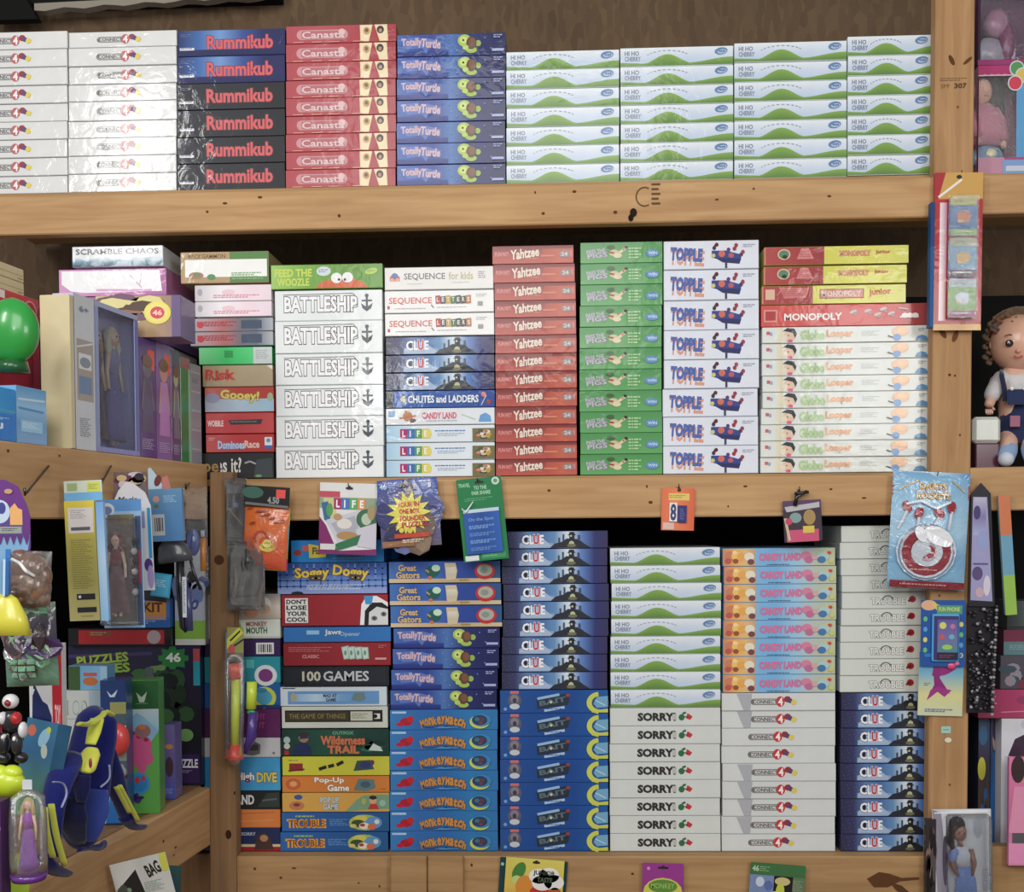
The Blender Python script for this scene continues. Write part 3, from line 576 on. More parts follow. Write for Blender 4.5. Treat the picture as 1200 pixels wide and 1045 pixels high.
@kind('yellowcar', 126, 22.5, (198, 196, 66))
def _(b): b.rect(0, .4, 126, 22.1, (204, 202, 68)); b.micro(7, 4, 12, 1, (130, 60, 70)); b.rect(8, 8, 24, 17, (136, 48, 52)); b.line([(7, 17), (26, 15)], 2, (110, 40, 44)); b.line([(43, 15), (52, 12)], 4, (40, 40, 34)); b.line([(54, 12), (61, 10)], 4, (40, 40, 34)); b.line([(64, 10), (72, 6)], 4, (40, 40, 34)); b.poly([(84, 17), (88, 5), (104, 4), (108, 15)], (60, 80, 84)); b.el(98, 10, 6, 4, (52, 60, 110)); b.el(106, 7, 2.4, 3, (110, 50, 90))
@kind('popup', 126, 19.5, (208, 124, 58))
def _(b): b.rect(0, .4, 126, 19.1, (212, 128, 62)); b.ring(13, 9.5, 5, 9, (190, 100, 60), asp=.8); b.el(13, 9, 4, 3, (224, 160, 110)); b.text('Pop-Up', 38, 1.2, 35, 8, (244, 240, 230), .08, out=(120, 80, 50)); b.text('Game', 53, 10, 26, 8, (244, 240, 230), .08, out=(120, 80, 50)); b.poly([(84, 17), (90, 3), (108, 4), (110, 14), (100, 18)], (96, 128, 126)); b.el(98, 10, 6, 4, (70, 96, 110)); b.micro(116, 15, 6, 1, (150, 80, 40))
@kind('popkid', 126, 22.5, (206, 158, 78))
def _(b): b.rect(0, .4, 126, 22.1, (212, 164, 82)); b.poly([(74, 22), (88, 8), (96, 3), (126, 2), (126, 19), (100, 20)], (122, 160, 130)); b.el(19, 5, 5, 3, (60, 90, 150)); b.el(17, 15, 9, 5.4, (190, 120, 90)); b.el(17, 14, 4, 2, (120, 60, 40)); b.text('POP UP', 45, 5, 22, 7, (186, 206, 216), .06, out=(150, 130, 90)); b.text('GAME', 48, 13, 18, 7, (186, 206, 216), .06, out=(150, 130, 90)); b.el(107, 9, 4.5, 4.4, (214, 166, 130)); b.el(107, 5.5, 4.4, 2.4, (50, 40, 36)); b.poly([(101, 19), (104, 13), (111, 13), (114, 19)], (190, 60, 50)); b.el(96, 10, 3, 4, (170, 180, 90)); b.el(118, 12, 4, 4, (150, 190, 170))
@kind('classicpop', 126, 23, (40, 92, 156))
def _(b):
    b.hgrad(0, .4, 126, 22.6, [(44, 100, 166), (36, 88, 152), (36, 90, 140)]); b.text('TROUBLE', 6, 8, 46, 10.5, (226, 168, 66), .14, out=(180, 130, 60), ow=.05); b.text('TROUBLE', 8, 9, 42, 8.5, (140, 70, 40), .02); b.micro(16, 3.5, 24, 1, (150, 180, 110), th=2); b.micro(56, 8, 24, 4, (110, 156, 206))
    b.el(98, 12, 19, 9.5, (170, 186, 80)); b.el(108, 12, 10, 7.5, (96, 150, 196)); b.el(93, 7, 8, 4, (206, 200, 96)); b.el(90, 13, 8, 4.5, (58, 80, 50)); b.el(97, 16, 6, 4, (226, 216, 206)); b.el(106, 17, 5, 4, (206, 110, 80)); b.el(95, 15, 3, 2, (176, 60, 50)); b.el(112, 11, 3, 3, (216, 220, 216)); b.el(84, 16, 4, 2.4, (206, 190, 110))
@kind('bluetop', 113, 25, (28, 118, 190))
def _(b): b.rect(0, .4, 113, 24.6, (30, 124, 198)); b.el(8, 14, 5, 3.6, (150, 56, 50)); b.rect(14, 6, 24, 12, (206, 90, 80)); b.poly([(21, 4), (44, 8), (42, 19), (22, 20)], (222, 200, 70)); b.text('Fish', 26, 8, 14, 8, (70, 70, 50), .05); b.micro(50, 20, 40, 1, (140, 190, 230))
# bottom shelf, stack beside the short post
def simple(nm, W, H, base, fn):
    def g(b):
        b.x0 += 28*K0; fn(b)
    kind(nm, W+28, H, base)(g)
simple('q1', 66, 30, (214, 208, 200), lambda b: (b.vgrad(0, .4, 66, 29.6, [(150, 146, 140), (216, 206, 196), (196, 180, 160)]), b.el(44, 12, 11, 9, (226, 226, 224)), b.el(44, 9, 3, 2, (24, 24, 26)), b.el(46, 18, 8, 6, (206, 170, 140)), b.el(30, 22, 9, 7, (206, 150, 120))))
simple('q2', 66, 24, (216, 222, 212), lambda b: (b.el(10, 12, 9, 10, (150, 190, 96)), b.text('MONKEY', 24, 3, 26, 6, (150, 74, 60), .06), b.text('MOUTH', 24, 10, 26, 8, (64, 110, 70), .1), b.rect(0, 21, 66, 23.6, (190, 196, 186))))
simple('q3', 66, 22, (56, 36, 84), lambda b: (b.rect(36, 5, 58, 19, (226, 226, 226)), [b.rect(39+i*2.6, 7, 40+i*2.6+(i % 3)*.4, 17, (40, 40, 44), i == 0) for i in range(7)]))
simple('q4', 66, 28, (44, 146, 160), lambda b: (b.ring(48, 20, 8, 14, (216, 220, 226), asp=.8), b.el(48, 20, 9, 7, (120, 56, 120)), b.rect(24, 3, 34, 12, (90, 190, 190))))
simple('q5', 66, 28, (36, 92, 160), lambda b: (b.ring(46, 16, 10, 15, (196, 204, 80), asp=.8), b.el(46, 16, 10, 7.6, (80, 160, 190)), b.el(42, 8, 8, 3, (60, 130, 170)), b.rect(0, 24, 66, 27.6, (28, 60, 116))))
simple('q6', 66, 34, (78, 36, 84), lambda b: (b.rect(26, .4, 66, 33, (94, 36, 88)), b.text('FIT', 38, 6, 10, 7, (150, 60, 120), .05), b.text('IT', 40, 16, 7, 7, (150, 60, 120), .05), b.el(14, 6, 8, 4, (60, 180, 110))))
simple('q7', 66, 23, (196, 198, 202), lambda b: (b.poly([(24, 20), (25, 7), (35, 4), (42, 8), (41, 19), (32, 21)], (104, 108, 112)), b.rect(28, 8, 39, 15, (60, 64, 68)), b.el(58, 18, 1.6, 1.6, (120, 120, 120))))
simple('q8', 66, 40, (56, 142, 196), lambda b: (b.hgrad(0, .4, 66, 39.6, [(40, 120, 180), (66, 154, 208), (70, 158, 206)]), b.text('High', 12, 18, 22, 12, (236, 240, 240), .1, out=(120, 60, 90)), b.text('DIVE', 37, 18, 25, 12, (222, 206, 80), .14, out=(70, 80, 130))))
simple('q9', 66, 23, (30, 36, 38), lambda b: (b.text('HAND', 4, 5, 30, 12, (220, 222, 222), .12), b.poly([(38, 20), (50, 3), (65, 2), (65, 20)], (50, 60, 60)), b.line([(44, 12), (62, 10)], 2, (90, 100, 100))))
simple('q10', 66, 21, (206, 122, 62), lambda b: (b.hgrad(0, .4, 66, 20, [(198, 110, 56), (214, 132, 72), (206, 120, 64)]), b.line([(10, 5), (60, 3)], 1, (190, 96, 46)), b.line([(6, 14), (58, 12)], 1, (222, 150, 90))))
simple('q11', 66, 27, (30, 44, 86), lambda b: (b.rect(0, 19, 66, 23, (206, 190, 150)), b.rect(0, 22, 66, 26.6, (160, 34, 40)), b.text('SORRY', 18, 5, 18, 4, (170, 180, 200), .03), b.poly([(34, 25), (38, 8), (47, 5), (54, 12), (58, 25)], (70, 50, 46)), b.el(46, 12, 5, 4, (170, 130, 100))))
# ------------------------------------------------------------------ shelves
YB = .045
def line_z(p0, p1, Y=YB):
    a, b = at(*p0, Y), at(*p1, Y); m = (b.z-a.z)/(b.x-a.x); return (lambda x: a.z+m*(x-a.x)), m
DECK = {'top': line_z((0, 228), (1095, 205.5)), 'mid': line_z((320, 561), (1088, 553)), 'low': line_z((330, 998), (1085, 998))}
ORD = ['topmost', 'second from top', 'third from top', 'fourth from top', 'fifth from top', 'sixth from top', 'seventh from top', 'eighth from top', 'ninth from top', 'tenth from top', 'eleventh from top', 'twelfth from top', 'thirteenth from top']
def column(shelf, ybot, entries, Y=YB):
    """entries: (kind, x0, x1, ytop, ybottom, label, group)"""
    fz, m = DECK[shelf]
    for kd, x0, x1, yt, yb, label, grp in entries:
        xm, ym = (x0+x1)/2, (yt+yb)/2
        a, b = at(x0, ym, Y), at(x1, ym, Y)
        cx = (a.x+b.x)/2
        off = fz(cx)-at(xm, ybot, Y).z
        z0, z1 = at(xm, yb, Y).z+off+.0004, at(xm, yt, Y).z+off-.0002
        if abs(yb-ybot) < .6: z0 = fz(cx)+.0016
        W, H = KIND[kd][0], KIND[kd][1]
        nm = 'board_game_box'
        o = bpy.data.objects.new(nm, kind_mesh(kd, nm)); C.objects.link(o)
        o.location = (cx, Y+random.uniform(0, .003), z0); o.rotation_euler = (0, -math.atan(m), 0)
        o.scale = ((b.x-a.x-.0012)/(W*K0), 1, (z1-z0)/(H*K0))
        tag(o, label, 'game box', grp)
def same(kd, x0, x1, ys, desc, where, grp, jit=1.0, xs=None):
    out = []; n = len(ys)-1
    for i in range(n):
        j = random.uniform(-jit, jit) if xs is None else xs[i]
        o = ORD[i] if i < n-1 else 'bottom one'
        k = kd[i] if isinstance(kd, list) else kd
        out.append((k, x0+j, x1+j, ys[i], ys[i+1], f'{desc}, {o} of {where}', grp))
    return out
def even(a, b, n): return [a+(b-a)*i/n for i in range(n+1)]
# top shelf
g = 'white four-in-a-row game boxes'
column('top', 226.5, same('four', -49, 79, even(36, 226.5, 9), 'white boxed game', 'stack cut by photo edge, top shelf', g, .3))
column('top', 226, same('four', 80, 207, [37, 56, 78, 99, 119, 142, 162, 183, 204, 226], 'white boxed game', 'stack beside the dark blue boxes', g, .3))
column('top', 223.5, same(['rumblue']*2+['rumblack']*4, 208, 334, [35, 66, 98, 129, 161, 192, 223.5], 'dark game box with red lettering', 'its stack, top shelf', 'dark boxes with red lettering', .4))
column('top', 222, same('redcards', 335, 464, [31, 52, 74, 95, 116, 137, 158, 179, 200, 222], 'dusty red card game box', 'its stack, top shelf', 'dusty red boxes with cards', .4))
column('top', 220, same('turtle', 465, 592.5, [41.5, 68, 94, 119, 145, 170, 195, 220], 'navy turtle game box', 'its stack, top shelf', 'navy turtle boxes', .4))
g = 'green hill game boxes'
column('top', 217.5, same('hills', 593.5, 726, even(62, 217.5, 7), 'green hill game box', 'stack touching navy turtle boxes', g, .3))
column('top', 214.5, same('hills', 727, 859.5, even(57.5, 214.5, 7), 'green hill game box', 'second stack from navy turtle boxes', g, .3))
column('top', 211, same('hills', 860.5, 992.5, even(51, 211, 7), 'green hill game box', 'third stack from navy turtle boxes', g, .3))
column('top', 208, same('hillshort', 993.5, 1094, even(43, 206, 7), 'narrow green hill game box', 'stack against tall post', g, .3))
# middle shelf
G1 = 'mixed boxes behind the side rack'
def one(kd, x0, x1, yt, yb, label, grp=None): return (kd, x0, x1, yt, yb, label, grp)
column('mid', 561, [one('letters', 84, 191, 286, 310.5, 'white box with black lettering, topmost above the side rack'),
  one('pinkwhite', 69, 195, 313, 345, 'glossy pink and white box under the black-lettered one'),
  one('purpleback', 66, 194, 345.5, 372, 'purple box under the pink and white box'),
  one('purpleback', 64, 192, 372.5, 400, 'lower purple box half hidden behind the doll box'),
  one('whitepink', 66, 190, 400.5, 430, 'pale box low in the stack behind the side rack'), one('redblackgrey', 66, 190, 430.5, 462, 'grey box low in the stack behind the side rack'),
  one('words', 66, 190, 462.5, 500, 'red box low in the stack behind the side rack'), one('it', 66, 190, 500.5, 561, 'black box at the foot of the hidden stack')])
column('mid', 562, [one('tangreen', 211.5, 315, 295, 332, 'tan and green box with white panel, topmost of its stack'),
  one('whitepink', 228, 318, 334, 353, 'white and pink box, upper of two under the tan box', G1), one('whitepink', 228.5, 318.5, 353.5, 371.5, 'white and pink box, lower of two under the tan box', G1),
  one('redblackgrey', 222.5, 320, 373, 388.5, 'grey red-lettered box, upper of two above the bright green box', G1), one('redblackgrey', 223, 320, 389, 405.5, 'grey red-lettered box, lower of two above the bright green box', G1),
  one('brightgreen', 233, 319, 407, 427.5, 'bright green and white game box'),
  one('riskbox', 237, 319.5, 428, 453.5, 'tan war game box with red lettering'), one('gooey', 240, 321, 454, 483.5, 'red and pale blue box with yellow lettering'),
  one('words', 241, 321, 484, 508.5, 'red word game box with black strip'), one('dominoes', 241, 321, 509, 530.5, 'red box with blue lettering and small label'), one('it', 231, 321, 531, 562, 'black box with large white question lettering')])
column('mid', 560.5, [one('ogre', 317.5, 448.5, 309.5, 338.5, 'green box with orange round monster, on white naval boxes')]
  + same('naval', 322.5, 449, [340, 376, 414, 451, 487.5, 523, 560.5], 'white naval battle game box', 'its stack', 'white naval battle boxes', .6, xs=[-.8, -.4, 0, .3, .6, .6]))
column('mid', 559.5, [one('seqkids', 450.5, 578.5, 313, 340, 'white sequence game box with grey lettering, topmost'),
  one('seqletters', 450.5, 579, 340.5, 367, 'white box with coloured letter tiles, upper of two', 'white boxes with letter tiles'), one('seqletters', 451, 579.5, 367.5, 394, 'white box with coloured letter tiles, lower of two', 'white boxes with letter tiles')]
  + [one('clue', 452, 579.5, a, b, f'night blue mystery box, {w} of three above blue ladder box', 'night blue mystery boxes') for a, b, w in ((394.5, 415.5, 'top'), (416, 436.5, 'middle'), (437, 457.5, 'bottom'))]
  + [one('chutes', 452, 580, 458, 478, 'blue ladder game box with white lettering'), one('candy', 452, 580, 478.5, 498, 'white gingerbread candy game box')]
  + [one('life', 452.5, 580, a, b, f'pale blue and white box with four coloured letters, {w}', 'pale blue boxes with coloured letters') for a, b, w in ((498.5, 518.5, 'upper'), (519, 539, 'middle'), (539.5, 559.5, 'lower'))])
ys = [288.5, 310, 332, 353, 373, 393.5, 415, 436, 456.5, 477.5, 498.5, 519, 539, 559]
same_x = [-3.2, -1.8, -.8, -.4, -.2, .3, .3, .6, .8, .2, .6, .8, 1]
column('mid', 559, same('dice', 580, 675.5, ys, 'red dice game box', 'the tall red stack', 'red dice game boxes', 1, xs=same_x))
column('mid', 557, same('green', 679.5, 776, even(283.5, 557, 11), 'green game box', 'the tall green stack', 'green game boxes', .7))
column('mid', 555, same('balance', 777.5, 889.5, [281, 315, 351, 386, 420.5, 454.5, 487.5, 521.5, 555], 'large white balancing game box', 'its stack', 'white balancing game boxes', .5, xs=[.2, .2, .5, .5, .5, -1, -.5, -.5]))
ys = even(381.5, 553.5, 9); xl = [1, 1, 1, 1.5, 1.5, 0, -.5, -.8, -.8]
column('mid', 553.5, [one('junior', 895.5, 1065, 287.5, 309, 'red and yellow property game box, topmost', 'red and yellow boxes'), one('junior', 895, 1063, 310.5, 332, 'red and yellow property game box, second from top', 'red and yellow boxes'),
  one('juniorwide', 893, 1062, 333, 355, 'red and yellow box with larger lettering, third from top', 'red and yellow boxes'), one('monopoly', 892, 1090, 353.8 if False else 355.5, 381, 'long red property game box with white capitals')]
  + same('lopez', 892, 1088.5, ys, 'long cream game box', 'stack under the long red box', 'long cream game boxes', 1, xs=xl))
# bottom shelf
ys = [672, 701, 726, 748, 775, 803, 830, 864, 887, 926, 949, 970, 997.5]
lb = ['box with white bear face, topmost beside short post', 'white box with red and green lettering', 'purple box with barcode panel', 'teal box with purple ring', 'blue box with yellow ring', 'plum box behind the foam rocket', 'pale grey box with dark gadget', 'blue box with white and yellow lettering', 'black box with white capitals beside short post', 'plain orange box beside short post', 'navy box with red bottom stripe']
ys = [672, 700, 726, 748, 773, 801, 830, 864, 887, 926, 949, 970, 997.5]
ys = [676, 700+0, 725, 748, 775, 803, 836, 865, 888, 927, 949, 969.5, 997.5]
ks = ['q1', 'q2', 'q3', 'q4', 'q5', 'q6', 'q7', 'q8', 'q9', 'q10', 'q11']
ys = [696, 725, 748, 769, 800, 830, 864, 887, 926, 948, 969.5, 997.5]
column('low', 997.5, [one(k, 239, 328.5, a, b, l) for k, a, b, l in zip(ks, ys, ys[1:], lb)])
T2 = [('bluetop', 341, 450, 632, 658.5, 'bright blue box with yellow flag, topmost of mixed stack'), ('soggy', 325, 453.5, 659, 695.5, 'blue checked box with yellow lettering'), ('dontgo', 330, 455, 696, 733, 'deep red box with white face and lettering'),
 ('bluegame', 332, 458, 734, 752, 'plain blue box under the deep red face box'), ('redclassic', 332, 458, 752.5, 779.5, 'dark red card game box with green cards'), ('hundred', 331, 456.5, 780, 803.5, 'black box reading one hundred games'), ('palecart', 328, 453.5, 804.5, 827, 'pale blue and white box under the black box'),
 ('framed', 329.5, 454.5, 827.5, 853, 'white box with black framed panel'), ('forest', 330, 456, 854, 885, 'dark green box with orange lettering'), ('yellowcar', 330.5, 456.5, 886, 908.5, 'yellow game box with small vehicle'), ('popup', 330.5, 456.5, 909, 928, 'orange pop-up game box'), ('popkid', 330.5, 456.5, 928.5, 951, 'tan box with child, on two blue boxes')]
T2 = [one(*t) for t in T2]+[one('classicpop', 330, 456, 951.5, 974, 'blue box with orange lettering, upper of bottom two', 'blue boxes with orange lettering'), one('classicpop', 328.5, 455, 974.5, 997.5, 'blue box with orange lettering, lower of bottom two', 'blue boxes with orange lettering')]
column('low', 997.5, T2)
column('low', 997.5, [one('gator', 455.5+i*1, 586.5+i*1, a, b, f'blue and sand beach game box, {w} of three', 'blue and sand boxes') for i, (a, b, w) in enumerate(((657, 682.5, 'top'), (683, 708.5, 'middle'), (709, 734.5, 'bottom')))]
  + [one('turtle', 461-j, 586-j, a, b, f'navy turtle game box, {w}, bottom shelf', 'navy turtle boxes on the bottom shelf') for j, a, b, w in ((0, 735, 759, 'topmost of four'), (1, 759, 783.5, 'second from top of four'), (2.5, 783.5, 807.5, 'third from top of four'), (3.5, 807.5, 831, 'lowest of four'))]
  + same('monster', 457, 583.5, even(831, 997.5, 7), 'mid-blue box with orange arched lettering', 'seven', 'mid-blue boxes with arched lettering', .5))
column('low', 997.5, same('clue', 587.5, 711.5, even(621.5, 807.5, 9), 'night blue mystery box', 'nine on bright blue boxes', 'night blue mystery boxes, centre stack', 1, xs=[1, .5, .5, 2.2, 2.4, 1.6, .6, .4, .4])
  + same('shark', 586, 712.8, even(808, 997.5, 7), 'bright blue box with yellow ring', 'stack under mystery boxes', 'bright blue boxes with yellow ring', .6))
column('low', 997.5, same('hills', 715.5, 844.5, even(641, 828.5, 9), 'green hill game box', 'nine on the bottom shelf', 'green hill boxes on the bottom shelf', 1, xs=[-.6, 0, 1.2, .8, .8, 0, 0, 0, .2])
  + same('sorry', 714.5, 844.5, even(829, 997.5, 8), 'white box with black apology lettering', 'eight', 'white boxes with black apology lettering', .4))
column('low', 997.5, same('candyblue', 847.5, 979.5, even(641.5, 811, 8), 'pink and blue candy game box', 'eight', 'pink and blue candy boxes', 1, xs=[-.6, 1, .8, .8, .3, 0, -.3, -.3])
  + same(['fourb', 'fourb', 'fourc', 'fourc', 'fourb', 'fourb', 'fourb', 'fourb', 'fourc'], 846, 979.5, even(811.5, 997.5, 9), 'white four-in-a-row box', 'nine on bottom shelf', 'white four-in-a-row boxes, bottom shelf', .6))
column('low', 997.5, same('pop', 985, 1109, even(615, 810.5, 10), 'white pop game box', 'stack behind the dart pack', 'white pop game boxes', 1, xs=[1, -.8, .6, 1.4, 1.8, .4, 0, -.4, -.6, -.8])
  + same('clue', 985, 1109, even(811, 997.5, 9), 'night blue mystery box', 'stack against post foot', 'night blue mystery boxes by the post', 1, xs=[1, .5, 0, -.4, -.6, -.4, -.2, .2, 0]))
# ------------------------------------------------------------------ shelving
unit = empty('wooden_shelving', (0, 0, 0), 'large pine shelving unit full of boxed games, plank rails and posts', 'shelving')
def board(name, p0, p1, h_px0, h_px1, Y0, Y1, mat, parent, marks=None, lab=None):
    """horizontal board: top edge through pixels p0,p1 on plane Y0, heights in px at both ends"""
    a, b = at(*p0, Y0), at(*p1, Y0); h = (h_px0+h_px1)/2*scale_at(Y0)
    ang = math.atan2(b.z-a.z, b.x-a.x); ln = math.hypot(b.x-a.x, b.z-a.z)
    mb = MB(); mb.box((0, 0, -h), (ln, Y1-Y0, 0), (170, 130, 84), .003)
    o = mb.build(name, mat, parent, (a.x, Y0, a.z)); o.rotation_euler = (0, -ang, 0)
    if marks:
        m2 = MB(); m2.canvas(ln, h, 1, 0, 0, 0)
        for k in marks(m2, scale_at(Y0)) or []: pass
        if m2.v:
            me = m2.mesh('marks'); bm = bmesh.new(); bm.from_mesh(o.data)
            base = len(bm.verts); bm.from_mesh(me); bm.faces.ensure_lookup_table()
            for f in bm.faces:
                if all(v.index >= base or v.index < 0 for v in f.verts): pass
            nf = len(o.data.polygons)
            for i, f in enumerate(bm.faces):
                if i >= nf: f.material_index = 1
            bm.to_mesh(o.data); bm.free(); o.data.materials.append(M['matte'])
    return o
def knots(seed, n, L_, h, big=1):
    def fn(b, s):
        r = random.Random(seed)
        for i in range(n):
            u, v = r.uniform(.03, .97)*L_, r.uniform(.15, .85)*h
            b.el(u, v, r.uniform(.002, .006)*big, r.uniform(.002, .004)*big, (96, 62, 38)); 
    return fn
def stamp(b, u, v, k, col=(104, 82, 58)):
    b.ring(u+9*k, v+14*k, 9*k, 10.4*k, col, 60, 300, 1.1)
    for i in range(5):
        b.line([(u+17*k, v+i*5.5*k), (u+(27-(i % 2)*2)*k, v+i*5.5*k)], 2.2*k, col)
def railtop_marks(b, s):
    knots(3, 11, 2.2, .09)(b, s); stamp(b, 771*s, 2*s, s)
    b.el(767*s, 34*s, 4*s, 5*s, (40, 30, 26)); b.el(764*s, 40*s, 3*s, 4*s, (30, 24, 22))
board('rail', (-20, 230.5), (1096, 207), 47, 44, 0, .038, 'wood', unit, railtop_marks)
board('rail', (262, 564.5), (1094, 556), 47, 46, 0, .038, 'wood', unit, knots(5, 13, 1.7, .09))
def low_marks(b, s):
    knots(8, 8, 1.6, .09)(b, s)
    u = 760*s
    b.poly([(u, 26*s), (u+14*s, 18*s), (u+26*s, 20*s), (u+40*s, 25*s), (u+60*s, 24*s), (u+60*s, 27*s), (u+38*s, 29*s), (u+24*s, 36*s), (u+8*s, 36*s)], (96, 62, 38))
    b.poly([(u+26*s, 30*s), (u+40*s, 34*s), (u+58*s, 50*s), (u+50*s, 50*s), (u+34*s, 40*s)], (92, 60, 38))
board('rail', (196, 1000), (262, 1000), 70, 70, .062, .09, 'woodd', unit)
board('rail', (262, 1003.5), (1092, 1003.5), 58, 58, 0, .038, 'woodlow', unit, low_marks)
board('rail', (1134, 205), (1230, 202.5), 45, 44, .002, .038, 'wood', unit)
board('rail', (1134, 548), (1230, 546), 50, 50, .002, .038, 'wood', unit)
board('rail', (1128, 992), (1230, 992), 66, 66, .002, .038, 'woodlow', unit)
# decks
def deck(nm, key, x0, x1, Y0=.0385, Y1=.47, th=.016):
    fz, m = DECK[key]; ang = math.atan(m); ln = (x1-x0)
    mb = MB(); mb.box((0, 0, -th), (ln, Y1-Y0, 0), (150, 116, 76), .001)
    o = mb.build(nm, 'woodlow', unit, (x0, Y0, fz(x0)-.0002)); o.rotation_euler = (0, -ang, 0)
deck('shelf_board', 'top', -1.5, 1.4); deck('shelf_board', 'mid', -1.5, 1.4); deck('shelf_board', 'low', -.84, 1.4)
def vboard(name, x0t, x1t, yt, x0b, x1b, yb, Y0, Y1, mat, parent, marks=None, mz=None):
    a, b = at(x0t, yt, Y0), at(x1t, yt, Y0); c, d = at(x0b, yb, Y0), at(x1b, yb, Y0)
    zt, zb = (a.z+b.z)/2, (c.z+d.z)/2
    bm = bmesh.new(); vs = []
    for y in (Y0, Y1):
        for x, z in ((a.x, zt), (b.x, zt), (d.x, zb), (c.x, zb)): vs.append(bm.verts.new((x-a.x, y-Y0, z-zb)))
    for f in ((3, 2, 1, 0), (4, 5, 6, 7), (0, 1, 5, 4), (1, 2, 6, 5), (2, 3, 7, 6), (3, 0, 4, 7)): bm.faces.new([vs[i] for i in f])
    bmesh.ops.recalc_face_normals(bm, faces=bm.faces); bmesh.ops.bevel(bm, geom=bm.edges[:], offset=.003, segments=1, affect='EDGES')
    me = bpy.data.meshes.new(name); bm.to_mesh(me); nf = len(me.polygons); me.materials.append(M[mat])
    if marks:
        m2 = MB(); m2.canvas(x1t-x0t, yb-yt, scale_at(Y0), 0, zt-zb, 0); marks(m2); b2 = m2.mesh('m')
        bm2 = bmesh.new(); bm2.from_mesh(me); bm2.from_mesh(b2)
        for i, f in enumerate(bm2.faces):
            if i >= nf: f.material_index = 1
        bm2.to_mesh(me); bm2.free(); me.materials.append(M['matte'])
    bm.free(); o = bpy.data.objects.new(name, me); C.objects.link(o); o.parent = parent; o.location = (a.x, Y0, zb); return o
def post_marks(b):
    b.el(18, 79, 2.6, 6.5, (96, 62, 38), -25); b.el(36, 80, 2, 6.5, (104, 68, 42), 50); b.micro(5, 99, 32, 2, (120, 92, 62), 2.2, 1)
    b.text('307', 21, 105, 14, 6, (84, 64, 44), .05); b.text('SPF', 6, 106, 10, 4.5, (120, 92, 62), 0)
    b.el(10, 388, 3, 7, (104, 66, 42), -30); b.el(24, 392, 3, 7, (110, 70, 44), 20); b.el(18, 436, 1.6, 1.6, (90, 60, 40)); b.el(24, 437, 1.2, 1.2, (90, 60, 40))
    b.rect(11, 842, 22, 850, (170, 206, 196)); b.el(19, 858, 4, 3, (226, 222, 200)); b.line([(13, 846), (20, 846)], 1, (90, 160, 160))
    for v in (132, 260, 505, 690, 910): b.el(8+v % 23, v, 1, 1.4, (104, 72, 46))
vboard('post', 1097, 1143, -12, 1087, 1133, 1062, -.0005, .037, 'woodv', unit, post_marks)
def short_marks(b): b.el(10, 104, 6, 6, (84, 56, 34)); b.el(16, 300, 3, 3, (70, 46, 30)); b.el(17, 432, 3.6, 5.6, (60, 38, 24)); b.el(25, 382, 1, 2.4, (60, 42, 28))
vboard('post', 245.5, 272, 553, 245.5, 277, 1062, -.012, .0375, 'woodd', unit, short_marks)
vboard('brace_block', 457, 500, 1003, 457, 500, 1062, -.02, -.0005, 'woodlow', unit)
vboard('brace_block', 501, 543, 1003, 501, 543, 1062, -.016, -.0005, 'woodlow', unit)
# backs; the panel's black stands in for the unlit shelf depth
bk = MB(); bk.box((-1.7, .475, .3), (1.5, .49, 2.075), (20, 18, 16), .001); bk.build('shade_back_panel', 'black', unit)
w = MB(); w.box((-2.2, .52, 0), (2.0, .56, 3.4), (110, 84, 58), 0); tag(w.build('wall_back', 'osb'), 'brown strand board wall behind the top shelf', None, kind='structure')
w = MB(); w.box((-2.4, -4.5, -.02), (2.4, .6, 0), (110, 84, 58), 0); tag(w.build('floor', 'woodd'), None, None, kind='structure')
# beam and plaster strip at the top left
def lz(px, py, Y): return at(px, py, Y)
A_, B_ = at(-20, 6, .46), at(327, -5, .46)
m_ = MB(); m_.add([(A_.x, .46, A_.z), (B_.x, .46, B_.z), (B_.x, .46, B_.z+.3), (A_.x, .46, A_.z+.3), (A_.x, .515, A_.z), (B_.x, .515, B_.z), (B_.x, .515, B_.z+.3), (A_.x, .515, A_.z+.3)], [(0, 1, 2, 3), (0, 4, 5, 1), (1, 5, 6, 2), (3, 2, 6, 7)], (40, 36, 32)); tag(m_.build('trim_1', 'black'), 'dark beam above the top shelf', None, kind='structure')
m_ = MB(); q0, q1, q2, q3 = at(-20, -10, .43), at(26, -10, .43), at(44, 22, .43), at(-20, 24, .43)
m_.add([tuple(q) for q in (q3, q2, q1, q0)]+[(q.x, .459, q.z) for q in (q3, q2, q1, q0)], [(0, 1, 2, 3), (1, 5, 6, 2), (0, 4, 5, 1)], (40, 38, 34)); tag(m_.build('trim_3', 'black'), 'dark corner brace above the top shelf', None, kind='structure')
mb = MB(); p = [];
mb.canvas(290, 18, scale_at(.44), at(40, 3, .44).x, at(40, 3, .44).z, .44)
top = [(0, 2), (60, 0), (120, -1), (180, -4), (240, -6), (286, -8)]; r = random.Random(4)
pts = [(u, v) for u, v in top]+[(286-u, 0) for u in []]
bot = [(284, -3), (250, -1), (225, 2), (205, 6), (190, 3), (160, 8), (130, 6), (100, 9), (70, 8), (50, 11), (30, 8), (10, 10), (0, 9)]
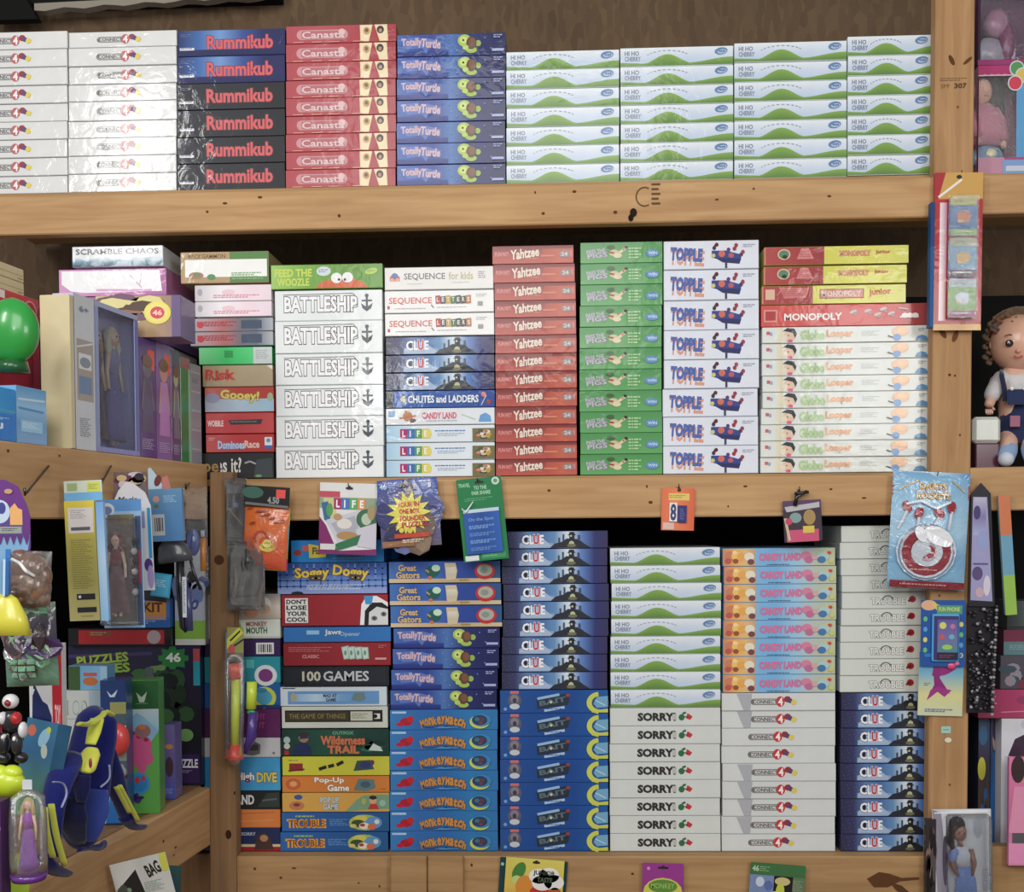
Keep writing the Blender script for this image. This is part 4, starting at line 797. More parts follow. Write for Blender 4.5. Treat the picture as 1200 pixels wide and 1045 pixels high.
for (u0, v0), (u1, v1) in zip([(i*11.9, 1-i*11.9*.026) for i in range(24)], [((i+1)*11.9, 1-(i+1)*11.9*.026) for i in range(24)]):
    h0 = 8+1.5*math.sin(u0*.13)-u0*.013; h1 = 8+1.5*math.sin(u1*.13)-u1*.013
    A, B_, C_, D_ = mb.P(u0, v0+h0), mb.P(u1, v1+h1), mb.P(u1, v1), mb.P(u0, v0)
    bx = [A, B_, C_, D_]+[(q[0], q[1]+.03, q[2]) for q in (A, B_, C_, D_)]
    mb.add(bx, [(0, 1, 2, 3), (3, 2, 6, 7), (4, 5, 1, 0), (7, 6, 5, 4)], (150, 142, 128))
tag(mb.build('trim_2', 'matte'), 'rough grey plaster strip along the top of the wall', None, kind='structure')
# ------------------------------------------------------------------ side rack frame
E_ = ray(808, 611); E_.z = 0; E_.normalize(); N_ = Vector((E_.y, -E_.x, 0))   # away, outward
P0_ = at(245, 740, 0)
RZ = math.atan2(E_.y, E_.x)
def rk(px, py, inset=0.0):
    d = ray(px, py); q = P0_-N_*inset; return CAMP+d*((q-CAMP).dot(N_)/d.dot(N_))
def on_z(px, py, z):
    d = ray(px, py); return CAMP+d*((z-CAMP.z)/d.z)
rack = unit
def rboard(name, z_top, h, px0, px1, th, mat, marks=None, inset=0, ylim=None):
    a, b = rk(px0, 611, inset), rk(px1, 611, inset)
    if ylim is not None: b = a+E_*((ylim-a.y)/E_.y)
    ln = (b-a).length
    mb = MB(); mb.box((0, 0, -h), (ln, th, 0), (170, 130, 84), .003)
    if marks:
        nf = len(mb.f)
        mb.canvas(ln, h, 1, 0, 0, 0); marks(mb, ln, h)
        o = mb.build(name, mat, rack, (a.x, a.y, z_top)); o.data.materials.append(M['matte'])
        for i, p in enumerate(o.data.polygons):
            if i >= nf: p.material_index = 1
    else: o = mb.build(name, mat, rack, (a.x, a.y, z_top))
    o.rotation_euler = (0, 0, RZ); return o
ZM = rk(130, 531).z; ZL = rk(150, 977).z
def km(seed, n):
    def f(b, ln, h):
        r = random.Random(seed)
        for _ in range(n): b.el(r.uniform(.05, .95)*ln, r.uniform(.1, .9)*h, r.uniform(.002, .006), r.uniform(.002, .004), (98, 64, 40))
    return f
rboard('rail', ZM, .135, -20, 244, .036, 'wood', km(2, 10)); rboard('rail', ZL, .142, -20, 244, .036, 'wood', km(6, 8))
rboard('shelf_board', ZM-.001, .016, -20, 236, .40, 'woodlow', inset=.0365, ylim=-.03); rboard('shelf_board', ZL-.001, .016, -20, 236, .34, 'woodd', inset=.0365, ylim=.03)
rboard('shade_back_panel', ZM-.02, 1.2, -20, 226, .01, 'black', inset=.445, ylim=.40)  # black sheet put in for the side rack's unlit depth
RB = {}
def rack_box(name, label, cat, px0, px1, pyt, zb, inset, depth, W, H, base, fn, mat='wrap', grp=None, lean=0):
    a, b = rk(px0, 611, inset), rk(px1, 611, inset); zt = rk((px0+px1)/2, pyt, inset).z; ln = (b-a).length
    mb = MB(); mb.box((0, 0, 0), (W*K0, depth, H*K0), base, .0012); mb.canvas(W, H, K0, 0, H*K0, 0); fn(mb)
    o = mb.build(name, mat, None, (a.x, a.y, zb)); o.rotation_euler = (0, 0, RZ); o.scale = ((ln-.0012)/(W*K0), 1, (zt-zb)/(H*K0))
    return tag(o, label, cat, grp), zt
ZMd = ZM+.0021; ZLd = ZL+.0008
def blue1(b): b.hgrad(0, .5, 30, 77, [(60, 160, 220), (40, 140, 210)]); b.line([(0, 32), (30, 34)], 1.5, (90, 180, 150)); b.rect(0, 38, 30, 77, (28, 122, 206)); b.text('AJ', 2, 52, 14, 9, (230, 240, 246), .06); b.micro(2, 44, 22, 2, (220, 236, 246))
rack_box('toy_box', 'bright blue toy box at the photo edge, before the red box', 'toy box', -12, 21, 454, ZMd, .02, .10, 30, 78, (50, 140, 206), blue1)
def blue2(b): b.vgrad(0, .5, 40, 77, [(90, 156, 206), (150, 196, 226), (110, 160, 206), (130, 170, 214)]); b.line([(2, 18), (38, 16)], 3, (196, 220, 236)); b.line([(2, 30), (36, 32)], 3, (80, 140, 196)); b.rect(5, 46, 34, 62, (150, 200, 230)); b.micro(7, 49, 22, 4, (220, 236, 246))
rack_box('toy_box', 'pale sea-blue toy box beside the bright blue one', 'toy box', 22, 57, 455, ZMd, .02, .09, 40, 78, (110, 166, 210), blue2)
# figure in the corner of the pale blue box
def redb(b):
    b.vgrad(0, .5, 60, 118, [(196, 50, 58), (170, 36, 48), (140, 28, 40)]); b.rect(0, 1, 22, 7, (226, 220, 214)); b.el(32, 10, 9, 6, (206, 130, 70)); b.text('Fun Time', 37, 80, 5, 30, (210, 150, 150), .02); b.rect(52, 2, 60, 118, (196, 60, 66)); b.ring(50, 10, 6, 7.5, (226, 140, 150)); b.micro(6, 80, 24, 5, (206, 140, 140))
o, zr = rack_box('toy_box', 'red toy box with glossy green ball in front', 'toy box', -14, 50, 343, ZMd, .122, .10, 60, 120, (180, 44, 54), redb)
for i in range(2):
    mb = MB(); mb.box((0, 0, 0), (.12, .09, .026), (206, 190, 150), .001); mb.canvas(60, 12, .002, 0, .024, 0); mb.line([(2, 6), (58, 6)], 1, (180, 160, 110)); mb.line([(50, 9), (58, 9)], 1, (150, 130, 90))
    q = rk(-16, 340, .13); o = mb.build('tan_carton', 'card', None, (q.x, q.y, zr+.0005+i*.0268)); o.rotation_euler = (0, 0, RZ); tag(o, f'tan flat carton on the red toy box, {"lower" if i == 0 else "upper"} of two', 'carton', 'tan cartons')
# green glossy ball toy (plain)
s_ = .0016
c = rk(14, 388, .05)
rt = empty('ball_toy', (c.x, c.y, c.z-.075), 'glossy plain green ball toy in front of the red box', 'toy')
mb = MB(); mb.ell((0, 0, .075), (.050, .032, .060), (44, 150, 60), n=20, m=14); mb.build('ball', 'plastic', rt)
mb = MB(); mb.tube([(0, 0, .0), (0, 0, .02)], [.03, .026], (26, 84, 40), 14); mb.build('base_cap', 'plastic', rt)
def tan(b): b.hgrad(0, .5, 40, 179, [(222, 214, 176), (206, 190, 150), (216, 200, 158), (196, 178, 136)]); [b.rect(u, 1, u+.8, 179, (176, 156, 116), u == 10) for u in (10, 20, 30)]
rack_box('tan_carton', 'tall cream carton between the blue boxes and the doll box', 'carton', 85.5, 90.5, 347, ZMd, .012, .062, 40, 180, (210, 196, 156), tan)
# boxed dolls with window
def window_box(name, label, px0, px1, pyt, zb, inset, depth, back, frame_fn, wins, dolls, W=75, H=176, cat='doll box'):
    a, b = rk(px0, 611, inset), rk(px1, 611, inset); zt = rk((px0+px1)/2, pyt, inset).z; ln = (b-a).length; h = zt-zb
    rt = empty(name, (a.x, a.y, zb), label, cat, rot=(0, 0, RZ))
    mb = MB(); t = .0015
    mb.box((0, depth-t, 0), (ln, depth, h), back, 0); mb.box((0, 0, 0), (t, depth-t, h), back, 0); mb.box((ln-t, 0, 0), (ln, depth-t, h), back, 0); mb.box((t, 0, 0), (ln-t, depth-t, t), back, 0); mb.box((t, 0, h-t), (ln-t, depth-t, h), back, 0)
    mb.build('carton', 'card', rt)
    ku, kv = ln/W, h/H
    # front frame around the window
    u0, v0, u1, v1 = wins
    mb = MB()
    for (A, B, C_, D) in ((0, 0, W, v0), (0, v1, W, H), (0, v0, u0, v1), (u1, v0, W, v1)):
        if C_-A > .1 and D-B > .1: mb.box((A*ku, 0, h-D*kv), (C_*ku, t, h-B*kv), back, 0)
    mb.canvas(W, H, 1, 0, 0, 0)
    mb.P = lambda u, v: (u*ku, -mb.layer*EPS, h-v*kv)
    frame_fn(mb); mb.build('front_frame', 'card', rt)
    mb = MB(); mb.add([(u0*ku, t+.0005, h-v1*kv), (u1*ku, t+.0005, h-v1*kv), (u1*ku, t+.0005, h-v0*kv), (u0*ku, t+.0005, h-v0*kv)], [(0, 1, 2, 3)], (255, 255, 255)); mb.build('window', 'clear', rt)
    for (u, v, s, hair, top, dress, skin) in dolls: small_doll(rt, u*ku, depth*.55, h-v*kv, s, hair, top, dress, skin, depth*.8)
    return rt
def small_doll(parent, x, y, z, s, hair, top, dress, skin=(226, 184, 160), dmax=.05):
    """z: soles height; s: doll height in m"""
    d = .6
    mb = MB(); mb.ell((x, y, z+s*.9), (s*.055, s*.05, s*.07), skin, n=12, m=8)
    mb.tube([(x, y, z+s*.85), (x, y, z+s*.78)], s*.022, skin, 6)
    for q in (-1, 1):
        mb.tube([(x+q*s*.07, y, z+s*.77), (x+q*s*.1, y, z+s*.62), (x+q*s*.11, y-s*.02, z+s*.47)], [s*.022, s*.018, s*.014], skin, 6)
        mb.tube([(x+q*s*.035, y, z+s*.46), (x+q*s*.035, y, z+s*.25), (x+q*s*.03, y, z+s*.02)], [s*.04, s*.03, s*.018], skin, 7)
        mb.ell((x+q*s*.02, y-s*.046, z+s*.905), s*.008, (50, 60, 90), n=6, m=4)
    mb.ell((x, y-s*.045, z+s*.865), (s*.014, s*.008, s*.005), (190, 80, 90), n=6, m=4)
    mb.ell((x, y-s*.051, z+s*.885), (s*.007, s*.008, s*.008), skin, n=6, m=4)
    mb.build('doll_body', 'plastic', parent)
    mb = MB(); mb.ell((x, y+s*.02, z+s*.915), (s*.07, s*.055, s*.08), hair, n=12, m=8)
    for q in (-1, 1): mb.tube([(x+q*s*.05, y+s*.01, z+s*.93), (x+q*s*.075, y, z+s*.82), (x+q*s*.06, y, z+s*.7)], [s*.025, s*.028, s*.012], hair, 6)
    mb.build('doll_hair', 'cloth', parent)
    mb = MB(); mb.tube([(x, y, z+s*.8), (x, y, z+s*.72), (x, y, z+s*.6)], [s*.05, s*.075, s*.045], top, 10, .7); mb.build('doll_top', 'cloth', parent)
    mb = MB(); mb.tube([(x, y, z+s*.61), (x, y, z+s*.5), (x, y, z+s*.2), (x, y, z+s*.06)], [s*.046, s*.08, s*.12, s*.15], dress, 12, .5); mb.build('doll_dress', 'cloth', parent)
def fz(b):
    b.rect(0, 0, 22, 176, (206, 208, 212)); b.rect(2, 50, 20, 120, (170, 160, 150)); b.rect(4, 66, 18, 84, (220, 222, 222)); b.rect(4, 92, 18, 112, (120, 140, 170)); b.el(11, 76, 6, 6, (140, 150, 160)); b.line([(2, 60), (20, 52)], 2, (220, 220, 220)); b.micro(4, 140, 12, 10, (130, 134, 140)); b.rect(22, 0, 75, 6, (170, 176, 206)); b.rect(22, 170, 75, 176, (150, 150, 200)); b.rect(22, 6, 26, 170, (150, 160, 200)); b.rect(71, 6, 75, 170, (120, 124, 180))
    b.text('6+', 5, 12, 10, 7, (120, 130, 150), .02)
window_box('doll_box', 'pale doll box with window showing two lilac gowned dolls', 91, 164.5, 358, ZMd, .012, .045, (180, 184, 226), fz, (26, 6, 71, 170), [(36, 168, .25, (190, 150, 90), (110, 90, 70), (90, 80, 90), (226, 190, 166)), (57, 168, .26, (226, 216, 190), (150, 150, 200), (120, 116, 180), (230, 200, 180))])
def pur(c, sticker=None, fig=None):
    def f(b):
        b.vgrad(0, .5, 30, 139, [c, tuple(int(x*.8) for x in c), c]); 
        if sticker: b.rect(16, 12, 28, 36, sticker)
        if fig: b.el(15, 34, 8, 12, fig[0]); b.poly([(8, 46), (22, 46), (27, 110), (5, 110)], fig[1]); b.line([(9, 50), (5, 84)], 3, fig[0]); b.line([(21, 50), (26, 84)], 3, fig[0]); b.el(15, 26, 9, 8, (120, 70, 50))
        b.micro(4, 118, 22, 6, (200, 180, 214))
    return f
_, zt_ = rack_box('toy_box', 'deep purple slim toy box with orange-red sticker', 'toy box', 165, 185, 398, ZMd, .02, .12, 30, 140, (94, 50, 124), pur((98, 56, 130), (236, 70, 60), ((110, 96, 110), (90, 74, 110))), grp='slim purple boxes')
rack_box('toy_box', 'lilac slim toy box with red-haired figure print', 'toy box', 185.5, 203, 404, ZMd, .02, .12, 30, 138, (130, 90, 150), pur((146, 104, 168), (240, 76, 66), ((196, 140, 130), (190, 130, 190))), grp='slim purple boxes')
rack_box('toy_box', 'plum slim toy box with pale leaf shape', 'toy box', 203.5, 213.5, 412, ZMd, .02, .12, 30, 138, (96, 70, 110), pur((104, 70, 116), None, ((170, 170, 120), (120, 110, 130))), grp='slim purple boxes')
rack_box('toy_box', 'slim box with plain green spine beside plum box', 'toy box', 214, 225, 420, ZMd, .02, .12, 30, 136, (50, 128, 70), lambda b: (b.rect(0, 0, 30, 14, (170, 90, 110)), b.rect(24, 14, 30, 136, (150, 190, 160))))
rack_box('toy_box', 'grey slim box at the end of the side rack shelf', 'toy box', 225.5, 238, 428, ZMd, .02, .12, 30, 134, (150, 150, 156), lambda b: ([b.rect(2, 10+i*26, 28, 12+i*26, (180, 182, 188), i == 0) for i in range(5)], b.micro(5, 20, 20, 3, (110, 114, 120))))
def badge(b):
    b.hgrad(0, .5, 107, 61.5, [(206, 190, 140), (190, 160, 130), (180, 150, 110), (150, 120, 130)]); b.blob(40, 22, 60, [(226, 214, 150), (150, 110, 90), (120, 90, 110), (200, 170, 110), (90, 70, 60)], 26, rv=26, seed=3)
    b.rect(96, .5, 107, 61.5, (110, 92, 134)); b.ring(78, 26, 13, 17, (236, 222, 110)); b.el(78, 26, 14, 14, (240, 226, 130)); b.el(78, 26, 9, 9, (214, 80, 96)); b.text('46', 72, 22, 12, 8, (250, 210, 190), .04)
def front_box(name, label, cat, px0, px1, pyt, Y, W, H, base, fn, zb=None, pyb=None, depth=.1, mat='wrap', yaw=0, grp=None):
    """box facing the room: pixel columns px0..px1 on plane Y, standing at zb (or at pixel pyb)"""
    ym = (pyt+(pyb or pyt+40))/2
    a, b = at(px0, ym, Y), at(px1, ym, Y); xm = (px0+px1)/2
    zt = at(xm, pyt, Y).z; z0 = zb if zb is not None else at(xm, pyb, Y).z
    mb = MB(); mb.box((-W*K0/2, 0, 0), (W*K0/2, depth, H*K0), base, .0012); mb.canvas(W, H, K0); fn(mb)
    o = mb.build(name, mat, None, ((a.x+b.x)/2, Y, z0)); o.scale = ((b.x-a.x-.0012)/(W*K0)/max(.5, math.cos(math.radians(yaw))), 1, (zt-z0)/(H*K0)); o.rotation_euler = (0, 0, math.radians(yaw))
    tag(o, label, cat, grp); return o, zt
front_box('toy_box', 'floral box with yellow and pink badge atop slim doll boxes', 'toy box', 112, 212, 346, -.27, 107, 62, (110, 92, 134), badge, zb=zt_+.0008, depth=.1)
# ------------------------------------------------------------------ hanging goods
class Hang:
    def __init__(h, name, label, cat, px0, py0, px1, py1, Y, tilt=0, yaw=0, group=None):
        h.k = scale_at(Y); c = at((px0+px1)/2, py0, Y); h.W, h.H = px1-px0, py1-py0; h.Y = Y
        h.root = empty(name, c, label, cat, group, rot=(0, math.radians(tilt), math.radians(yaw))); h.x0 = -h.W*h.k/2
    def p(h, u, v, y=0.0): return (h.x0+u*h.k, y, -v*h.k)
    def slab(h, name, u0, v0, u1, v1, col, th=.0015, fn=None, mat='card', y=0.0, bev=.0006, parent=None):
        b = MB(); a, c = h.p(u0, v1, y-th), h.p(u1, v0, y); b.box((a[0], y-th, a[2]), (c[0], y, c[2]), col, bev)
        b.canvas(u1-u0, v1-v0, h.k, a[0], c[2], y-th)
        if fn: fn(b)
        return b.build(name, mat, parent or h.root)
    def pouch(h, name, u0, v0, u1, v1, cols, th=.012, fn=None, mat='foil', y=0.0, crinkle=.002, seed=1, edge=1.0, parent=None):
        b = MB(); a, c = h.p(u0, v1), h.p(u1, v0); W, H = u1-u0, v1-v0; rnd = random.Random(seed); ph = [rnd.uniform(0, 6) for _ in range(6)]
        def bul(s, t):
            s = min(max(s, 0), 1); t = min(max(t, 0), 1); e = (max(0, math.sin(math.pi*s))**.5)*(max(0, math.sin(math.pi*t))**.45)
            return th*e+crinkle*e*(math.sin(s*17+ph[0]+t*5)*.5+math.sin(t*23+ph[1]+s*9)*.5+math.sin((s+t)*31+ph[2])*.4)
        n, m = 14, 18; vs = []; cs = []
        for j in range(m+1):
            t = j/m; k_ = t*(len(cols)-1); i0 = min(int(k_), len(cols)-2); cc = mixc(cols[i0], cols[i0+1], k_-i0)
            for i in range(n+1):
                s = i/n; vs.append((a[0]+(c[0]-a[0])*s, y-.001-bul(s, t), c[2]+(a[2]-c[2])*t)); cs.append(cc)
        fs = [(j*(n+1)+i, (j+1)*(n+1)+i, (j+1)*(n+1)+i+1, j*(n+1)+i+1) for j in range(m) for i in range(n)]
        b.add(vs, fs, cs, True); k0 = len(vs)
        b.add([(v[0], y+(y-v[1])*.4, v[2]) for v in vs], [f[::-1] for f in fs], cs, True)
        b.canvas(W, H, h.k, a[0], c[2], y-.001, bul)
        if fn: fn(b)
        return b.build(name, mat, parent or h.root)
    def raw(h, name, mat, fn, parent=None):
        b = MB(); b.canvas(h.W, h.H, h.k, h.x0, 0, 0); fn(b); return b.build(name, mat, parent or h.root)
def hole(b, u, v, w=8, h=2.4): b.line([(u-w/2, v), (u+w/2, v)], h, (40, 34, 30)); b.el(u, v-.6, h*.9, h*.9, (40, 34, 30))
def hook(name, px, py, Y, tip=.03, lab='small black hook', grp=None):
    mb = MB(); q = at(px, py, Y); k = scale_at(Y)
    mb.tube([(0, .02, .001), (0, -tip+.006, 0), (0, -tip, .003), (0, -tip-.001, .010)], .0013, (24, 22, 24), 6)
    mb.tube([(0, -.0005, 0), (0, .003, 0)], .004, (40, 38, 38), 8)
    o = mb.build(name, 'plastic', None, (q.x, 0, q.z)); return tag(o, lab, 'hook', grp)
# --- on the middle rail
h = Hang('sticker_card', 'white and purple game card pack hanging under the white naval boxes', 'card pack', 375, 566, 443, 650, -.012, 2)
def f(b):
    b.rect(0, 0, 68, 17, (226, 226, 224)); b.rect(0, 10, 24, 17, (196, 80, 96)); b.poly([(0, 40), (0, 84), (68, 84), (68, 77), (22, 80), (8, 50)], (130, 40, 104)); b.rect(0, 17, 68, 30, (150, 170, 140))
    b.poly([(4, 18), (16, 18), (22, 44), (10, 44)], (206, 206, 150)); b.poly([(2, 24), (10, 22), (14, 48), (6, 44)], (60, 110, 150)); b.el(12, 32, 4, 8, (90, 160, 90))
    for i, (c, l) in enumerate((((170, 40, 100), 'L'), ((70, 120, 190), 'I'), ((100, 170, 100), 'F'), ((220, 150, 90), 'E'))): b.rect(17+i*9.4, 18, 26+i*9.4, 31, c, i == 0); b.text(l, 19.6+i*9.4, 20, 4.4 if l != 'I' else 1.6, 9, (248, 248, 248), .035)
    b.poly([(8, 44), (46, 32), (56, 60), (24, 72)], (206, 204, 214)); b.poly([(14, 48), (42, 38), (48, 56), (26, 66)], (176, 176, 186)); b.el(30, 48, 9, 6, (226, 222, 214)); b.ring(56, 42, 6, 12, (60, 110, 76)); b.el(56, 42, 6, 7, (190, 200, 180)); b.poly([(44, 54), (68, 46), (68, 77), (46, 74)], (206, 202, 216)); b.el(34, 62, 13, 5, (180, 140, 90)); b.poly([(20, 72), (50, 60), (46, 72), (22, 80)], (50, 120, 80)); b.rect(2, 72, 20, 79, (220, 220, 216)); b.el(22, 40, 5, 4, (190, 150, 110)); b.el(62, 34, 5, 9, (170, 150, 110))
    hole(b, 35, 6)
h.slab('card', 0, 0, 68, 84, (226, 226, 224), .0018, f, 'wrap', bev=.0008)
hook('peg_hook', 410, 571, 0, .02, 'black hook holding the white and purple card pack')
h = Hang('puzzle_pouch', 'blue pouch with yellow starburst, hanging between two cards', 'pouch', 441, 561, 512, 641, -.02, -4)
def f(b):
    b.rect(0, 0, 71, 15, (58, 84, 164)); b.text('46', 3, 4, 8, 7, (200, 214, 240), .035); b.micro(13, 4, 14, 3, (170, 190, 230)); b.micro(50, 3, 14, 1, (206, 220, 240), th=1.4); b.text('8', 60, 6, 4, 6, (226, 232, 244), .035)
    b.blob(35, 45, 50, [(90, 96, 150), (70, 74, 120), (110, 120, 170), (120, 100, 90), (60, 60, 96), (150, 130, 110)], 26, rv=46, seed=5)
    pts = []
    for i in range(28): a = 2*math.pi*i/28; r = 27 if i % 2 == 0 else 17; pts.append((36+r*math.cos(a), 40+r*.95*math.sin(a)))
    b.layer += 4; b.poly(pts, (232, 222, 100)); b.text('FOUR IN', 24, 27, 25, 6, (206, 70, 84), .03); b.text('ONE BOX', 25, 35, 24, 6, (196, 56, 74), .03); b.text('FOUNDER', 25, 43, 30, 6.5, (196, 60, 70), .03); b.text('PUZZLES', 27, 50.5, 31, 6, (196, 60, 70), .03)
    b.rect(17, 64, 58, 69, (206, 84, 60)); b.rect(2, 72, 40, 79, (160, 116, 84)); b.micro(26, 71, 28, 2, (226, 200, 180), th=1.6); b.el(26, 60, 3, 3, (236, 210, 90)); b.el(36, 61, 3, 3, (236, 210, 90)); hole(b, 32, 8, 9)
h.pouch('pouch', 0, 0, 71, 80, [(58, 84, 164), (96, 110, 170), (84, 88, 140), (110, 100, 120)], .008, f, crinkle=.0012, seed=4)
hook('peg_hook', 474, 568, 0, .028, 'black hook holding the blue starburst pouch')
h = Hang('travel_game', 'green blister card with blue tally pad, tilted on the rail', 'card pack', 534, 560, 587, 657, -.012, -5.5)
def f(b):
    b.rect(0, 0, 53, 97, (30, 124, 72)); b.text('TO THE', 20, 9, 15, 4.5, (170, 214, 180), .03); b.text('FAIR SHARE', 17, 15, 22, 4.5, (170, 214, 180), .03); b.text('TRAVEL', 2, 5, 14, 4.5, (160, 210, 170), .03); b.micro(8, 23, 36, 2, (110, 180, 130)); b.el(46, 5, 4.6, 4.6, (206, 220, 206)); b.el(46, 5, 2.4, 2.4, (90, 160, 110)); b.rect(2, 90, 18, 96, (226, 230, 226)); b.rect(21, 88, 50, 95, (60, 150, 96)); b.micro(23, 89, 24, 2, (150, 206, 160)); hole(b, 27, 5, 10)
h.slab('card', 0, 0, 53, 97, (28, 110, 66), .002, f, 'wrap')
def f(b):
    b.hgrad(0, 0, 42, 52, [(40, 90, 176), (30, 76, 156), (44, 96, 180)]); b.rect(0, 0, 42, 4, (196, 216, 232)); b.text('On the Spot', 5, 10, 30, 5, (120, 160, 210), .02)
    for i in range(4): b.micro(5, 19+i*8.5, 32, 2, (90, 130, 190) if i % 2 else (110, 150, 206), th=1.8)
sp_ = h.slab('score_pad', 5, 36, 47, 89, (34, 84, 166), .006, f, 'plastic', y=-.0025, bev=.0015)
h.raw('check_mark', 'plastic', lambda b: b.tube([h.p(4, 34, -.011), h.p(8, 39, -.011), h.p(18, 27, -.011)], [.002, .0028, .0012], (226, 234, 240), 6), sp_)
hook('peg_hook', 560, 565, 0, .018, 'black hook holding the green blister card')
h = Hang('orange_pouch', 'orange pouch with spiral and yellow burst beside the short post', 'pouch', 288, 570, 342, 669, -.035, 4)
def f(b):
    b.layer += 3; b.ring(28, 46, 8, 14, (226, 140, 110), 120, 400); b.ring(22, 40, 6, 9, (190, 80, 60), 140, 380); b.el(30, 50, 9, 6, (214, 196, 80)); b.el(30, 46, 5, 5, (240, 226, 150))
    for i in range(9): b.el(6+(i*17) % 40, 6+(i*7) % 18, 4, 1.4, (160, 70, 40), -15)
    b.micro(6, 38, 12, 8, (200, 110, 80), th=1.4)
h.slab('header', 0, 0, 54, 24, (34, 34, 36), .002, lambda b: (b.el(10, 8, 13, 7, (70, 110, 96)), b.text('4.50', 28, 12, 14, 8, (170, 170, 170), .035), b.rect(38, 3, 49, 13, (236, 92, 84)), b.line([(2, 21), (53, 23)], 3, (120, 120, 122))), 'card', y=-.012)
h.pouch('pouch', 1, 21, 53, 98, [(220, 110, 50), (226, 116, 56), (222, 100, 56), (206, 84, 60)], .014, f, seed=7)
h.slab('backing_card', 20, 24, 54, 99, (150, 170, 60), .0015, lambda b: (b.rect(30, 0, 34, 20, (206, 196, 70)), b.rect(30, 20, 34, 50, (90, 170, 190)), b.rect(30, 60, 34, 75, (190, 60, 110))), 'card', y=.004)
h = Hang('wrapped_toy', 'grey clear bag with dark toy on the short post', 'bagged toy', 264, 560, 288, 636, -.03, 0)
h.slab('backing_card', 0, 6, 24, 74, (104, 106, 110), .0015, lambda b: (b.rect(2, 2, 20, 12, (150, 152, 156)), b.el(12, 26, 7, 8, (96, 116, 160)), b.el(10, 40, 6, 12, (56, 60, 62)), b.line([(3, 30), (20, 50)], 2, (190, 180, 150)), b.micro(4, 56, 16, 4, (170, 170, 174)), b.el(12, 26, 3, 3, (190, 200, 214))), 'card', y=.002)
h.pouch('bag', -1, 0, 25, 76, [(150, 150, 156), (96, 98, 100)], .009, None, 'smoke', seed=11, crinkle=.003)
h = Hang('wrapped_toy', 'grey clear bag with black figure, lower of the post pair', 'bagged toy', 266, 634, 311, 716, -.045, 1)
h.slab('backing_card', 1, 3, 44, 78, (120, 114, 106), .0015, lambda b: (b.vgrad(0, 0, 43, 75, [(96, 92, 88), (140, 132, 120), (104, 100, 96)]), b.poly([(30, 74), (43, 40), (43, 74)], (196, 160, 130)), b.rect(2, 64, 36, 73, (150, 146, 138))), 'card', y=.006)
h.raw('figure', 'plastic', lambda b: (b.ell(h.p(24, 12, -.004), (.006, .005, .009), (34, 32, 34)), b.tube([h.p(24, 16, -.004), h.p(25, 24, -.004), h.p(24, 34, -.004)], [.007, .010, .006], (38, 36, 38)), b.tube([h.p(21, 20, -.004), h.p(17, 26, -.004), h.p(20, 36, -.004)], [.004, .0035, .002], (44, 42, 44), 6), b.tube([h.p(28, 20, -.004), h.p(32, 25, -.004), h.p(28, 36, -.004)], [.004, .0035, .002], (44, 42, 44), 6), b.tube([h.p(10, 30, -.002), h.p(12, 50, -.002), h.p(8, 66, -.002)], [.003, .005, .004], (206, 200, 180), 6)))
h.pouch('bag', 0, 0, 45, 82, [(130, 130, 130), (90, 90, 92)], .013, None, 'smoke', seed=12, crinkle=.003, y=.002)
h = Hang('pocket_toy', 'small orange card with white and navy numeral, on middle rail', 'card pack', 776, 572, 814, 621, -.006, 1.5)
h.slab('card', 0, 0, 38, 49, (222, 110, 70), .0015, lambda b: (b.hgrad(0, 0, 38, 49, [(226, 116, 80), (232, 130, 84), (220, 100, 66)]), b.rect(8, 6, 32, 14, (226, 200, 110)), b.micro(9, 8, 20, 2, (150, 130, 80)), b.rect(2, 40, 15, 48, (226, 190, 180)), hole(b, 20, 2.5, 4)), 'wrap')
h.slab('numeral', 9, 17, 18, 39, (236, 238, 244), .005, lambda b: b.text('8', 1, 1, 7, 20, (60, 70, 110), .035), 'plastic', y=-.0015)
h.slab('numeral', 19, 20, 29, 40, (44, 48, 118), .005, lambda b: b.micro(2, 4, 6, 6, (110, 116, 180)), 'plastic', y=-.0015)
hook('peg_hook', 795, 572, 0, .012, 'small black hook holding the orange card')
h = Hang('keyring_toy', 'small pink and black blister pack under a black clip', 'card pack', 917, 582, 961, 634, -.008, -3)
h.slab('card', 0, 4, 44, 52, (60, 44, 60), .0015, lambda b: (b.rect(0, 0, 44, 10, (90, 60, 96)), b.poly([(2, 7), (42, 3), (42, 9), (4, 13)], (190, 186, 190)), b.rect(3, 34, 40, 48, (206, 84, 120)), b.rect(22, 30, 35, 38, (222, 196, 80)), b.el(14, 20, 7, 6, (130, 160, 156)), b.el(30, 20, 7, 9, (170, 140, 84)), b.line([(2, 20), (6, 46)], 3, (206, 190, 150)), b.el(6, 24, 4, 4, (200, 70, 100))), 'wrap')
h.raw('clip', 'plastic', lambda b: (b.tube([h.p(14, 10, -.004), h.p(16, 0, -.006), h.p(28, -6, -.006)], [.005, .005, .004], (26, 24, 26), 8), b.tube([h.p(14, -4, -.005), h.p(30, -5, -.006)], .004, (30, 28, 30), 8)))
hook('peg_hook', 936, 575, 0, .008, 'black hook above the pink and black blister')
